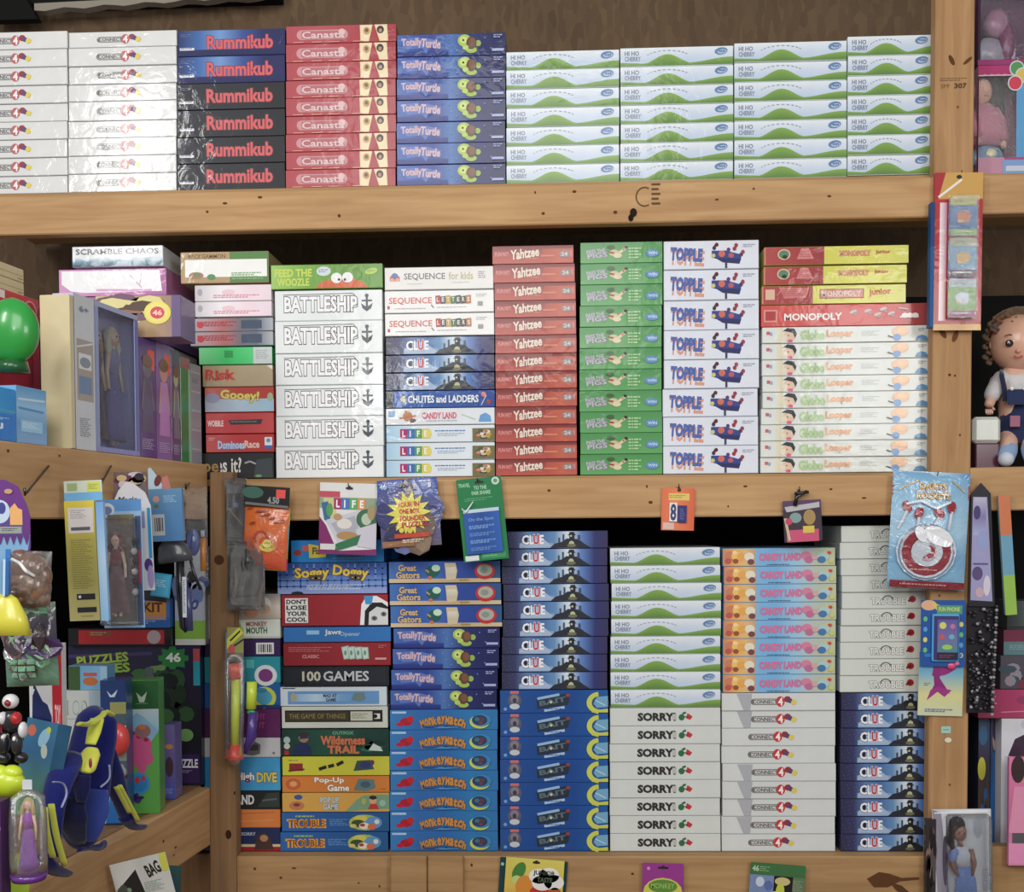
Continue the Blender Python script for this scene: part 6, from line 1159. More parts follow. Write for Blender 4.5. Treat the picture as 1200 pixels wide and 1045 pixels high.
def f(b): b.rect(0, .5, 32, 40, (30, 56, 110)); b.poly([(8, 12), (14, 18), (22, 11), (18, 20), (12, 20)], (190, 206, 226)); b.rect(12, 26, 32, 56, (150, 150, 90)); b.rect(0, 40, 32, 130, (70, 90, 100)); b.vgrad(8, 54, 32, 96, [(190, 206, 196), (120, 170, 110), (140, 140, 140)]); b.blob(20, 110, 16, [(60, 44, 44), (90, 90, 96), (150, 150, 156)], 12, rv=14, seed=6); b.rect(0, 128, 32, 170, (40, 110, 180)); b.line([(2, 170), (8, 138)], 5, (220, 226, 232)); b.text('fun', 12, 136, 16, 10, (206, 220, 236), .03)
o, _z = front_box('toy_box', 'dark blue box with red dome bubble behind the navy plush', 'toy box', 118, 147, 797, on_shelf(134, 966), 32, 172, (36, 70, 120), f, zb=ZLd, depth=.06, yaw=8)
b = MB(); b.ell((0, 0, 0), (.026, .02, .036), (214, 70, 66), n=16, m=12); q = b.build('bubble', 'plastic', o); q.location = (.012, -.006, (172-70)*K0); q.scale = (1/o.scale[0], 1, 1/o.scale[2])
def f(b): b.vgrad(0, .5, 20, 88, [(120, 110, 160), (110, 100, 160), (90, 90, 170)]); b.el(10, 26, 7, 3, (206, 140, 90)); b.el(10, 50, 7, 12, (80, 56, 66)); b.rect(0, 70, 20, 86, (90, 96, 180)); b.micro(3, 76, 14, 3, (170, 170, 214))
front_box('toy_box', 'thin lilac box right of the tall green box', 'toy box', 191, 205, 849, on_shelf(198, 936), 20, 88, (110, 104, 160), f, zb=ZLd, depth=.05)
def f(b): b.rect(0, .5, 50, 160, (196, 200, 196)); b.rect(32, .5, 50, 160, (160, 180, 190)); b.text('100', 4, 12, 26, 18, (110, 116, 120), 0); b.text('100', 5, 13, 24, 16, (196, 200, 196), 0); b.rect(2, 34, 48, 35, (160, 164, 160))
_, z1 = front_box('counting_box', 'white and pale blue box reading 100', 'toy box', 75, 121, 809, on_shelf(100, 962)-0, 50, 160, (196, 200, 196), f, zb=ZLd, depth=.06)
def f(b): b.rect(0, .5, 14, 28, (60, 90, 50)); b.hgrad(14, .5, 38, 28, [(110, 170, 210), (130, 180, 214)]); b.el(26, 18, 9, 5, (190, 110, 60)); b.rect(18, 8, 34, 12, (190, 90, 80)); b.rect(38, .5, 46, 28, (160, 196, 220))
front_box('card_box', 'small blue card box on the white box reading 100', 'card box', 80, 126, 780, on_shelf(100, 962)+.005, 46, 28, (120, 170, 206), f, zb=z1+.0006, depth=.045)
# fish card
h = Hang('fish_pack', 'teal and green card with pale fish, behind the navy plush', 'toy pack', 32, 846, 92, 968, YL(32, .03), 12)
h.slab('card', 0, 0, 54, 118, (50, 96, 130), .003, lambda b: (b.vgrad(0, 0, 54, 118, [(60, 116, 150), (56, 106, 146), (80, 130, 120), (96, 150, 90)]), b.rect(38, 0, 54, 118, (40, 84, 116)), b.el(8, 14, 5, 7, (206, 110, 90)), b.el(24, 20, 6, 12, (150, 196, 220), 15), b.el(27, 36, 4, 9, (190, 200, 190), -10), b.el(28, 10, 3, 4, (190, 206, 90)), b.blob(16, 92, 18, [(90, 150, 90), (70, 130, 80), (120, 170, 100)], 10, rv=18, seed=7)), 'wrap')
# navy plush toy flopped over the rail
def wpt(px, py, ins=-.03): return rk(px, py, ins)
rp = wpt(100, 975); NV, YLW = (28, 34, 104), (206, 212, 84)
rt = empty('plush_toy', rp, 'navy plush toy with yellow straps, slumped over the rail', 'plush toy')
def wtube(name, pts, rad, col, mat='cloth', ins=-.03, flat=.5, n=16, parent=rt):
    if not hasattr(rad, '__len__'): rad = [rad]*len(pts)
    if len(pts) > 2:
        np_, nr = [], []
        for i in range(len(pts)-1):
            p = [pts[max(i-1, 0)], pts[i], pts[i+1], pts[min(i+2, len(pts)-1)]]
            for t in (0, .25, .5, .75):
                np_.append(tuple(.5*(2*p[1][k]+(p[2][k]-p[0][k])*t+(2*p[0][k]-5*p[1][k]+4*p[2][k]-p[3][k])*t*t+(3*p[1][k]-p[0][k]-3*p[2][k]+p[3][k])*t**3) for k in (0, 1))); nr.append(rad[i]*(1-t)+rad[i+1]*t)
        pts = np_+[pts[-1]]; rad = nr+[rad[-1]]
    b = MB(); b.tube([wpt(u, v, ins if not isinstance(ins, list) else ins[i]) for i, (u, v) in enumerate(pts)], [r*.00165 for r in rad] if hasattr(rad, '__len__') else rad*.00165, col, n, flat); return b.build(name, mat, parent, (0, 0, 0), shift=rp)
pb_ = wtube('body', [(120, 836), (114, 842), (110, 866), (104, 895), (98, 925), (94, 955), (96, 985), (98, 992)], [10, 24, 27, 28, 31, 32, 18, 6], NV, ins=-.05, n=16)
wtube('belly_panel', [(112, 925), (108, 948), (106, 972), (106, 986)], [14, 20, 14, 4], (50, 66, 140), ins=-.085, flat=.3, parent=pb_)
wtube('belly_panel', [(88, 935), (84, 958), (92, 988)], [10, 18, 8], (22, 24, 60), ins=-.082, flat=.3, parent=pb_)
wtube('arm', [(88, 885), (74, 905), (64, 935), (60, 972), (60, 1003)], [12, 16, 14, 12, 10], NV, ins=-.07)
wtube('foot', [(50, 1002), (56, 1014), (68, 1021), (80, 1024)], [8, 11, 9, 6], (26, 28, 88), ins=-.08)
wtube('arm', [(124, 880), (132, 908), (142, 938), (150, 962)], [12, 14, 11, 9], NV, ins=-.06)
wtube('foot', [(146, 958), (156, 968), (168, 969)], [8, 7, 6], (26, 28, 88), ins=-.06)
wtube('foot', [(92, 996), (106, 993), (116, 992), (124, 988)], [3, 5, 7, 4], (34, 44, 110), ins=-.06)
for a, b_ in (((52, 946), (62, 1004)), ((60, 942), (76, 1014))): wtube('strap', [a, ((a[0]+b_[0])/2-2, (a[1]+b_[1])/2), b_], 3.6, YLW, ins=-.10, flat=.4)
for a, b_ in (((136, 922), (152, 952)), ((140, 920), (162, 962))): wtube('strap', [a, ((a[0]+b_[0])/2, (a[1]+b_[1])/2), b_], 3.2, YLW, ins=-.085, flat=.4)
wtube('yellow_trim', [(92, 848), (104, 848), (118, 840), (124, 834), (132, 838)], 3.6, YLW, ins=-.10, flat=.5)
wtube('yellow_trim', [(114, 842), (110, 858), (106, 872)], [8, 8, 6], YLW, ins=-.096, flat=.3)
ps_ = wtube('snout', [(108, 876), (106, 884), (102, 900), (100, 905)], [6, 11, 10, 5], (214, 216, 90), ins=-.098, flat=.5)
b = MB(); b.ell(wpt(106, 894, -.118), (.003, .003, .009), (150, 40, 90)); b.build('mouth', 'plastic', ps_, (0, 0, 0), shift=rp)
wtube('tongue', [(98, 908), (96, 925), (95, 940)], [8, 9, 5], (20, 22, 66), ins=-.1, flat=.4)
wtube('seam_piping', [(62, 916), (74, 918), (78, 930), (72, 946)], 1.2, (160, 170, 210), ins=-.105)
wtube('seam_piping', [(128, 896), (128, 912), (118, 922)], 1.2, (160, 170, 210), ins=-.10)
# packs hanging under the lower side rail
h = Hang('paper_pack', 'white and black card hanging under the lower side rail', 'card pack', 122, 1006, 196, 1080, YL(122, .03), -14)
h.slab('card', 4, 0, 74, 60, (206, 208, 204), .003, lambda b: (b.poly([(0, 60), (0, 34), (30, 12), (38, 60)], (34, 34, 34)), b.blob(12, 40, 14, [(120, 150, 120), (70, 80, 70), (160, 120, 100)], 8, seed=3), b.text('BAG', 42, 8, 18, 16, (34, 40, 36), .035, rot=14), b.micro(36, 30, 24, 6, (120, 150, 130)), b.rect(62, 0, 70, 22, (206, 206, 80))), 'wrap')
h = Hang('teal_bag', 'small dark teal bag beside the white and black card', 'bag', 192, 1014, 213, 1080, YL(192, .03), 3)
h.pouch('bag', 0, 0, 21, 66, [(50, 84, 84), (40, 70, 72)], .012, None, 'cloth', seed=4)
# foam rocket
h = Hang('foam_rocket', 'yellow foam rocket with orange ends on the short post', 'toy pack', 264, 735, 304, 900, -.03, 1)
h.slab('card', 0, 6, 3, 150, (110, 130, 160), .002, None, 'card')
h.slab('top_label', 2, 0, 22, 40, (150, 150, 90), .002, lambda b: (b.poly([(0, 14), (14, 0), (20, 6), (0, 26)], (206, 206, 80)), b.line([(4, 16), (16, 4)], 2, (40, 40, 40)), b.line([(6, 24), (20, 14)], 2, (40, 40, 40)), b.el(6, 26, 4, 6, (200, 90, 90)), b.rect(0, 30, 20, 40, (120, 110, 100))), 'card', y=-.002)
rk_ = h.raw('rocket_tube', 'plastic', lambda b: b.tube([h.p(15, 60, -.016), h.p(14, 142, -.016)], [.011, .010], (214, 226, 74), 14))
h.raw('nose_cap', 'plastic', lambda b: b.tube([h.p(14, 42, -.016), h.p(14, 44, -.016), h.p(15, 60, -.016)], [.010, .019, .017], (226, 84, 54), 14), rk_)
h.raw('tail_fins', 'plastic', lambda b: (b.tube([h.p(14, 138, -.016), h.p(14, 150, -.016), h.p(14, 155, -.016)], [.011, .015, .021], (230, 80, 66), 12), [b.box(h.p(2+j*16, 155, -.02), (h.p(8+j*16, 145)[0], -.012, h.p(8, 145)[2]), (226, 76, 62), .001) for j in (0, 1)]), rk_)
h.raw('launcher', 'plastic', lambda b: (b.tube([h.p(33, 64, -.008), h.p(32, 96, -.008)], .0125, (206, 224, 70), 12), b.ell(h.p(32, 100, -.008), (.01, .006, .008), (50, 160, 90)), b.tube([h.p(34, 100, -.004), h.p(32, 130, -.004), h.p(24, 150, -.004)], [.012, .013, .006], (76, 50, 130), 8)))
h.raw('bubble', 'clear', lambda b: b.tube([h.p(13, 30, -.016), h.p(13, 38, -.016), h.p(13, 150, -.016), h.p(13, 162, -.016)], [.012, .024, .024, .010], (255, 255, 255), 14))
# ------------------------------------------------------------------ right bay
def doll_window(name, label, px0, px1, pyt, zb, Y, depth, back, win, frame_fn, W, H, inner):
    ym = pyt+50; a, b = at(px0, ym, Y), at(px1, ym, Y); zt = at(px0, pyt, Y).z; ln, hh = b.x-a.x, zt-zb; t = .0015
    rt = empty(name, (a.x, Y, zb), label, 'doll box'); mb = MB()
    mb.box((0, depth-t, 0), (ln, depth, hh), back, 0); mb.box((0, 0, 0), (t, depth-t, hh), back, 0); mb.box((ln-t, 0, 0), (ln, depth-t, hh), back, 0); mb.box((t, 0, 0), (ln-t, depth-t, t), back, 0); mb.box((t, 0, hh-t), (ln-t, depth-t, hh), back, 0); mb.build('carton', 'card', rt)
    ku, kv = ln/W, hh/H; u0, v0, u1, v1 = win; mb = MB()
    for (A, B, C_, D) in ((0, 0, W, v0), (0, v1, W, H), (0, v0, u0, v1), (u1, v0, W, v1)):
        if C_-A > .1 and D-B > .1: mb.box((A*ku, 0, hh-D*kv), (C_*ku, t, hh-B*kv), back, 0)
    mb.canvas(W, H, 1, 0, 0, 0); mb.P = lambda u, v: (u*ku, -mb.layer*EPS, hh-v*kv); frame_fn(mb); mb.build('front_frame', 'card', rt)
    mb = MB(); mb.add([(u0*ku, t+.0005, hh-v1*kv), (u1*ku, t+.0005, hh-v1*kv), (u1*ku, t+.0005, hh-v0*kv), (u0*ku, t+.0005, hh-v0*kv)], [(0, 1, 2, 3)], (255, 255, 255)); mb.build('window', 'clear', rt)
    inner(rt, ku, kv, hh); return zt
zt0 = DECK['top'][0](1.2)+.001
def fr(b):
    b.rect(0, 0, 112, 8, (176, 60, 110)); [b.el(4+i*8, 8, 4.2, 3, (176, 60, 110), up=(i == 0)) for i in range(8)]; b.line([(0, 11.5), (46, 11.5)], 1.2, (226, 190, 206)); b.rect(46, 12, 112, 112, (96, 160, 206)); b.rect(32, 106, 112, 109, (170, 80, 130)); b.rect(30, 109, 112, 126, (130, 160, 206)); b.rect(34, 116, 56, 122, (200, 206, 214))
    for u, v, c in ((46, 4, (90, 150, 90)), (53, 12, (220, 190, 100)), (44, 21, (206, 70, 86))): b.el(u, v, 9, 9, (206, 214, 220)); b.el(u, v, 7.6, 7.6, c)
def inn(rt, ku, kv, hh):
    b = MB(); S = lambda u, v, y=.03: (u*ku, y, hh-v*kv)
    b.ell(S(10, 26), (.024, .026, .034), (206, 150, 146), n=16, m=12); b.ell(S(7, 27, .006), (.003, .002, .002), (70, 50, 60), n=6, m=4); b.ell(S(15, 27, .006), (.003, .002, .002), (70, 50, 60), n=6, m=4); b.ell(S(11, 33, .005), (.004, .003, .002), (180, 80, 90), n=6, m=4); b.ell(S(11, 29.5, .003), (.003, .003, .003), (214, 160, 150), n=6, m=4); b.ell(S(0.5, 27), (.005, .005, .008), (206, 150, 146), n=8, m=6)
    b.ell(S(35, 88, .02), (.008, .008, .009), (206, 150, 146), n=8, m=6); b.ell(S(3, 84, .012), (.007, .008, .009), (206, 150, 146), n=8, m=6); b.build('doll_body', 'skin', rt)
    b = MB(); b.tube([S(11, 40), S(12, 52), S(14, 70), S(14, 88)], [.02, .044, .05, .042], (206, 140, 156), 14, .5); b.tube([S(22, 48), S(31, 62), S(35, 84, .02)], [.018, .018, .013], (200, 136, 152), 10); b.tube([S(2, 50), S(0, 66, .02), S(3, 80, .014)], [.014, .015, .012], (200, 136, 152), 10); b.ell(S(9, 22, .036), (.026, .024, .03), (200, 130, 146), n=14); b.build('pink_suit', 'cloth', rt)
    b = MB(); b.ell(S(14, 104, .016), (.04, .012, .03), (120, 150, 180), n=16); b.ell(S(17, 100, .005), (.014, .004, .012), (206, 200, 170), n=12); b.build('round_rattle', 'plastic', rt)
    b = MB(); b.box((.001, .07, .001), (46*ku, .075, hh-.002), (120, 116, 110), 0); b.build('backing', 'card', rt)
ztr = doll_window('doll_box', 'pink and light blue doll box with balloons, right of post', 1146, 1256, 77, zt0, .055, .09, (190, 140, 160), (1, 12, 46, 106), fr, 112, 126, inn)
def fr(b): b.rect(0, 0, 3, 90, (60, 30, 56)); b.rect(0, 84, 112, 90, (150, 60, 110))
def inn(rt, ku, kv, hh):
    b = MB(); S = lambda u, v, y=.03: (u*ku, y, hh-v*kv)
    b.ell(S(28, 38), (.03, .02, .034), (170, 110, 140), n=14); b.tube([S(22, 56), S(20, 66), S(18, 86)], [.02, .034, .042], (170, 160, 176), 12, .5); b.ell(S(40, 60), (.02, .02, .05), (130, 50, 96), n=12); b.tube([S(48, 68), S(48, 84)], .007, (190, 150, 176), 8); b.build('doll_body', 'plastic', rt)
    b = MB(); b.box((.002, .07, .002), (110*ku, .074, hh-.002), (96, 44, 80), 0); b.build('backing', 'card', rt)
doll_window('doll_box', 'dark purple windowed doll box above the balloon box', 1146, 1256, -18, ztr+.0008, .055, .09, (84, 44, 76), (3, 3, 110, 84), fr, 112, 90, inn)
# big doll in dungarees: skinned body
def skin_mesh(name, verts, edges, radii, mat, parent, shift, sub=2):
    me = bpy.data.meshes.new(name); me.from_pydata([tuple(Vector(v)-shift) for v in verts], edges, [])
    o = bpy.data.objects.new(name, me); C.objects.link(o); m = o.modifiers.new('s', 'SKIN'); o.modifiers.new('u', 'SUBSURF').levels = sub
    for i, r in enumerate(radii): me.skin_vertices[0].data[i].radius = (r, r) if not hasattr(r, '__len__') else r
    me.skin_vertices[0].data[0].use_root = True
    dg = bpy.context.evaluated_depsgraph_get(); m2 = bpy.data.meshes.new_from_object(o.evaluated_get(dg)); bpy.data.objects.remove(o)
    m2.materials.clear(); m2.materials.append(mat); m2.polygons.foreach_set('use_smooth', [True]*len(m2.polygons))
    o = bpy.data.objects.new(name, m2); C.objects.link(o); o.parent = parent; return o
YD = .16; kd = scale_at(YD)
def D(u, v, y=0.0): return at(u, v, YD+y)
r0 = at(1193, 549, YD); r0.z = DECK['mid'][0](1.2)+.001
rt = empty('dungaree_doll', r0, 'curly haired doll in denim dungarees sitting right of the post', 'doll')
vs = [D(1193, 500), D(1193, 465), D(1193, 440), D(1193, 426), D(1193, 400), D(1171, 446), D(1162, 466, -.02), D(1158, 477, -.035), D(1216, 446), D(1225, 466, -.02), D(1228, 477, -.035), D(1182, 512), D(1181, 522, -.05), D(1178, 535, -.085), D(1206, 512), D(1208, 522, -.05), D(1212, 535, -.085)]
ed = [(0, 1), (1, 2), (2, 3), (3, 4), (2, 5), (5, 6), (6, 7), (2, 8), (8, 9), (9, 10), (0, 11), (11, 12), (12, 13), (0, 14), (14, 15), (15, 16)]
ra = [20, 17, 15, 9, 27, 8, 6.5, 5.5, 8, 6.5, 5.5, 13, 10, 8, 13, 10, 8]
skin_mesh('doll_body', vs, ed, [r*kd for r in ra], M['skin'], rt, r0)
b = MB(); b.ell(D(1193, 402, -.004), (31*kd, 29*kd, 33*kd), (226, 176, 150), n=24, m=18); b.ell(D(1193, 411, -.062), (2.6*kd, 3*kd, 2.4*kd), (226, 170, 144)); b.ell(D(1164, 404, .0), (5*kd, 4*kd, 7*kd), (220, 166, 142), n=10)
dh_ = b.build('doll_head', 'plastic', rt, (0, 0, 0), shift=r0)
b = MB()
for u in (1183, 1203): b.ell(D(u, 402, -.058), (4.6*kd, .004, 4*kd), (40, 28, 26), n=12); b.ell(D(u-1, 400.6, -.0625), (1.2*kd, .002, 1.2*kd), (230, 230, 230), n=8); b.tube([D(u-6, 394, -.054), D(u, 391.5, -.058), D(u+6, 394, -.054)], .0012, (90, 60, 44), 5)
b.tube([D(1188, 417, -.058), D(1193, 419, -.06), D(1198, 417, -.058)], .0018, (190, 80, 84), 6); b.build('doll_face', 'plastic', dh_, (0, 0, 0), shift=r0)
b = MB(); r = random.Random(2)
b.ell(D(1193, 390, .022), (35*kd, 28*kd, 30*kd), (110, 82, 60), n=18, m=12)
for i in range(70):
    a = r.uniform(0, math.pi*2); e = r.uniform(-.25, 1.35); u = 1193+36*math.cos(a)*math.cos(e); v = 396-31*math.sin(e); y = .01+.06*math.sin(a)*math.cos(e)
    if y < -.025 and v > 378: continue
    c = (r.randint(96, 140), r.randint(72, 104), r.randint(50, 76)); p = D(u, v, y)
    b.tube([p+Vector((math.cos(t)*.007, math.sin(t)*.007, .012-t*.0035)) for t in (0, 1.2, 2.4, 3.6, 4.8, 6)], .0042, c, 6)
for s_ in (-1, 1):
    for j in range(7): p = D(1193+s_*(33+j % 2*4), 388+j*6, .01); b.tube([p+Vector((math.cos(t)*.008, math.sin(t)*.008, .008-t*.003)) for t in (0, 1.2, 2.4, 3.6, 4.8)], .0045, (118, 88, 64), 6)
b.build('curly_hair', 'cloth', dh_, (0, 0, 0), shift=r0)
vs = [D(1193, 468), D(1193, 446), D(1193, 434), D(1172, 444), D(1164, 458, -.014), D(1160, 470, -.03), D(1215, 444), D(1222, 458, -.014), D(1226, 470, -.03)]
skin_mesh('white_blouse', vs, [(0, 1), (1, 2), (1, 3), (3, 4), (4, 5), (1, 6), (6, 7), (7, 8)], [k*kd for k in (19, 18, 12, 12, 10, 9, 12, 10, 9)], solid('white_cotton', (214, 210, 210), .9), rt, r0)
b = MB()
b.tube([D(1193, 462), D(1193, 480), D(1193, 500), D(1193, 520)], [.036, .042, .050, .052], (44, 54, 88), 18, .85)
for u, w_ in ((1178, 1174), (1208, 1212)): b.tube([D(u, 470, -.042), D(u-1, 455, -.044), D(w_, 440, -.036), D(w_, 434, 0)], .0065, (40, 50, 82), 8, .5)
b.box(D(1181, 474, -.058), tuple(Vector(D(1205, 456, -.052))), (48, 58, 94), .002); dd_ = b.build('denim_dungarees', 'cloth', rt, (0, 0, 0), shift=r0)
for u in (1186, 1201): b = MB(); b.ell(D(u, 455, -.062), (.0055, .003, .0055), (226, 226, 220)); b.build('button', 'plastic', dd_, (0, 0, 0), shift=r0)
b = MB(); b.box(D(1184, 500, -.056), tuple(Vector(D(1195, 487, -.052))), (170, 110, 130), .002); b.build('pink_patch', 'cloth', dd_, (0, 0, 0), shift=r0)
b = MB()
for s_, u in ((-1, 1181), (1, 1208)): b.tube([D(u, 522, -.02), D(u, 528, -.06), D(u+s_*2, 536, -.09)], [.024, .023, .02], (140, 166, 200), 12); b.ell(D(u+s_*2, 538, -.104), (.018, .022, .018), (206, 214, 226), n=12)
b.build('pale_jeans', 'cloth', rt, (0, 0, 0), shift=r0)
b = MB()
for c0, s_ in ((D(1158, 477, -.035), 1), (D(1228, 477, -.035), -1)):
    for j in range(4): b.tube([c0+Vector(((j-1.5)*.0042, -.004, -.006)), c0+Vector(((j-1.5)*.005, -.008, -.014)), c0+Vector(((j-1.5)*.0045, -.007, -.02+.001*abs(j-1.5)))], [.003, .0026, .002], (226, 180, 160), 6)
    b.tube([c0+Vector((s_*.009, -.004, -.001)), c0+Vector((s_*.013, -.008, -.008))], [.0032, .0024], (226, 180, 160), 6)
b.build('fingers', 'plastic', rt, (0, 0, 0), shift=r0)
YC = .075; c = at(1157, 520, YC)
hb = empty('toy_purse', (c.x, YC, DECK['mid'][0](c.x)+.001), 'small white toy case beside the dungaree doll', 'toy')
z0_ = at(1157, 488, YC).z-hb.location.z; zz = at(1157, 519, YC).z-hb.location.z
b = MB(); b.box((-.034, 0, zz), (.034, .03, z0_), (214, 216, 206), .008); b.build('case', 'plastic', hb)
b = MB(); b.box((-.028, .001, 0), (.03, .03, zz-.0005), (90, 40, 60), .003); b.build('maroon_base', 'plastic', hb)
# boxes on the dark shelf right of the post
zr0 = at(1180, 1000, .07).z
def rb(name, label, cat, px0, px1, pyt, pyb, Y, col, fn, depth=.08, W=50, H=50, mat='wrap', zb=None): return front_box(name, label, cat, px0, px1, pyt, Y, W, H, col, fn, zb=zb, pyb=pyb, depth=depth, mat=mat)
zf = DECK['low'][0](1.15)+.001
_, za = rb('doll_box', 'blue and brown doll box at the foot of the right bay', 'doll box', 1146, 1160, 842, 996, .10, (60, 60, 80), lambda b: (b.vgrad(0, 0, 20, 150, [(70, 90, 120), (70, 60, 80), (90, 80, 70), (60, 50, 60)]), b.el(6, 60, 7, 14, (206, 206, 80)), b.el(8, 20, 8, 12, (70, 110, 150)), b.blob(10, 110, 10, [(90, 70, 60), (60, 110, 170)], 8, rv=36, seed=2)), W=20, H=152, zb=zf)
def f(b): b.vgrad(0, 0, 34, 150, [(90, 110, 140), (60, 80, 110), (50, 110, 180), (40, 100, 170)]); b.el(16, 24, 10, 14, (200, 170, 150)); b.el(16, 14, 11, 12, (90, 70, 110)); b.poly([(8, 40), (24, 40), (32, 148), (4, 148)], (50, 116, 190))
rb('doll_box', 'blue gowned doll pack left of the white arched box', 'doll box', 1160.5, 1172, 842, 992, .10, (60, 90, 140), f, W=34, H=150, zb=zf)
def f(b): b.rect(0, 0, 60, 140, (220, 220, 226)); b.poly([(8, 140), (8, 40), (16, 22), (34, 14), (60, 14), (60, 140)], (66, 44, 64)); b.micro(28, 2, 26, 4, (90, 70, 110)); b.el(32, 6, 9, 6, (190, 196, 214)); b.el(33, 54, 12, 14, (170, 120, 110)); b.el(30, 46, 14, 10, (70, 50, 50)); b.rect(10, 100, 22, 138, (170, 150, 140)); b.rect(4, 40, 9, 138, (196, 200, 214))
_, zw = rb('doll_box', 'white arched window doll box in the right bay', 'doll box', 1173, 1232, 842, 990, .055, (214, 214, 220), f, W=60, H=142, zb=zf, depth=.04)
def f(b): b.vgrad(0, 0, 40, 126, [(226, 130, 170), (206, 110, 160), (220, 140, 180)]); b.el(18, 16, 12, 14, (200, 150, 130)); b.el(10, 14, 8, 16, (60, 40, 44)); b.poly([(6, 34), (30, 34), (38, 88), (0, 88)], (226, 150, 180)); b.rect(4, 88, 20, 100, (90, 90, 96)); b.rect(0, 100, 40, 124, (230, 150, 190))
h = Hang('doll_pack', 'pink doll pack at the right photo edge', 'doll pack', 1181, 886, 1222, 1012, -.01, 0); h.slab('card', 0, 0, 41, 126, (220, 130, 170), .012, f, 'wrap')
zz0 = za
def f(b): b.hgrad(0, 0, 90, 27, [(160, 50, 90), (176, 60, 104), (190, 80, 120)]); b.micro(4, 6, 20, 5, (226, 150, 180), th=1.4); b.rect(2, 14, 20, 20, (70, 30, 50)); b.line([(30, 22), (88, 20)], 1, (220, 140, 160)); b.el(60, 10, 10, 4, (150, 60, 100))
_, zm = rb('pink_box', 'magenta flat box across the right bay', 'toy box', 1146, 1228, 808, 836, .055, (170, 56, 100), f, W=90, H=28, zb=max(zw, za)+.0008, depth=.1)
for px0, px1, top, col, fn, lab in ((1172, 1230, 768, (84, 76, 88), lambda b: (b.blob(20, 18, 26, [(120, 50, 70), (60, 80, 90), (150, 140, 150)], 12, rv=16, seed=8)), 'dusky mixed toy box above the magenta box'),):
    _, zq = rb('toy_box', lab, 'toy box', px0, px1, top, 806, .06, col, fn, zb=zm+.0006, W=50, H=34, depth=.08)
_, zq = rb('toy_box', 'teal and maroon toy box in the right bay shadow', 'toy box', 1176, 1230, 738, 767, .065, (100, 60, 76), lambda b: (b.rect(0, 0, 50, 14, (120, 44, 70)), b.rect(0, 14, 50, 30, (96, 130, 136)), b.micro(6, 18, 30, 3, (150, 170, 170))), zb=zq+.0006, W=50, H=30, depth=.08)
_, zq = rb('toy_box', 'grey-green toy box topmost in the right bay shadow', 'toy box', 1180, 1230, 704, 737, .07, (80, 90, 88), lambda b: (b.hgrad(0, 0, 50, 34, [(50, 54, 54), (100, 116, 112)]), b.rect(0, 30, 50, 33, (40, 40, 44))), zb=zq+.0006, W=50, H=34, depth=.08)
h = Hang('purple_case', 'black framed lilac pack with pointed top right of post', 'toy pack', 1138, 566, 1168, 708, -.012, 1)
b = MB(); b.canvas(30, 142, h.k, h.x0, 0, -.006); out = [(0, 142), (0, 14), (11, 0), (22, 12), (30, 142)]
b.poly(out, (28, 26, 34)); P1 = [b.P(*q) for q in out]; b.add(P1+[(p[0], .002, p[2]) for p in P1], [(i, (i+1) % 5, 5+(i+1) % 5, 5+i) for i in range(5)], (24, 22, 30))
b.poly([(2, 135), (2, 16), (18, 16), (27, 136)], (160, 156, 196)); b.vgrad(3, 17, 17, 60, [(190, 186, 206), (130, 120, 170), (170, 176, 214)]); b.el(7, 34, 4, 8, (70, 56, 110)); b.el(14, 66, 6, 12, (150, 160, 206)); b.rect(4, 92, 21, 94, (90, 80, 140)); b.el(9, 104, 6, 8, (90, 74, 120)); b.el(20, 118, 4, 12, (214, 206, 216)); b.el(12, 126, 5, 6, (200, 170, 180)); b.build('card', 'wrap', h.root)
h = Hang('stripe_pack', 'narrow orange, blue and green strip pack by the lilac pack', 'toy pack', 1166, 580, 1186, 718, -.008, -4)
h.slab('strip', 2, 0, 15, 138, (120, 150, 160), .01, lambda b: (b.rect(0, 0, 13, 46, (206, 120, 80)), b.rect(0, 46, 13, 92, (110, 160, 186)), b.rect(0, 92, 13, 138, (150, 190, 80))), 'wrap')
h = Hang('bead_pack', 'black bag of dark beads under the lilac pack', 'bagged toy', 1134, 708, 1172, 842, -.01, 0)
def f(b):
    r = random.Random(5)
    for i in range(120): b.ell(h.p(r.uniform(2, 28), r.uniform(4, 120), -.006-r.uniform(0, .01)), .0042, random.Random(i).choice([(30, 28, 34), (40, 38, 46), (24, 24, 28), (70, 64, 80), (150, 150, 160), (34, 30, 38)]), n=7, m=5)
    for i in range(30): b.ell(h.p(31-i*.15, 2+i*4.3, -.014), .0045, (150, 146, 150) if i % 2 else (40, 38, 42), n=7, m=5)
h.raw('beads', 'plastic', f).update_tag() if False else tag(h.raw('beads', 'plastic', f), None, None, kind='stuff')
h.slab('backing_card', 0, 2, 30, 126, (30, 28, 34), .0015, None, 'card', y=.002)
h = Hang('doll_pack', 'white windowed doll pack with blue dress at the post foot', 'doll pack', 1093, 948, 1160, 1070, -.02, -1)
def f(b): b.hgrad(0, 0, 67, 122, [(200, 200, 210), (232, 232, 238), (240, 240, 244), (214, 214, 222)]); b.poly([(0, 0), (10, 4), (20, 122), (6, 122)], (150, 146, 160)); b.el(14, 60, 3, 30, (90, 80, 100)); b.el(52, 22, 5, 12, (196, 200, 214)); b.micro(46, 12, 14, 8, (190, 196, 210)); b.micro(56, 70, 10, 12, (150, 150, 170)); b.line([(2, 4), (64, 2)], 1.2, (250, 250, 252))
h.slab('card', 0, 0, 67, 122, (226, 226, 232), .006, f, 'wrap', y=.004)
kk = h.k
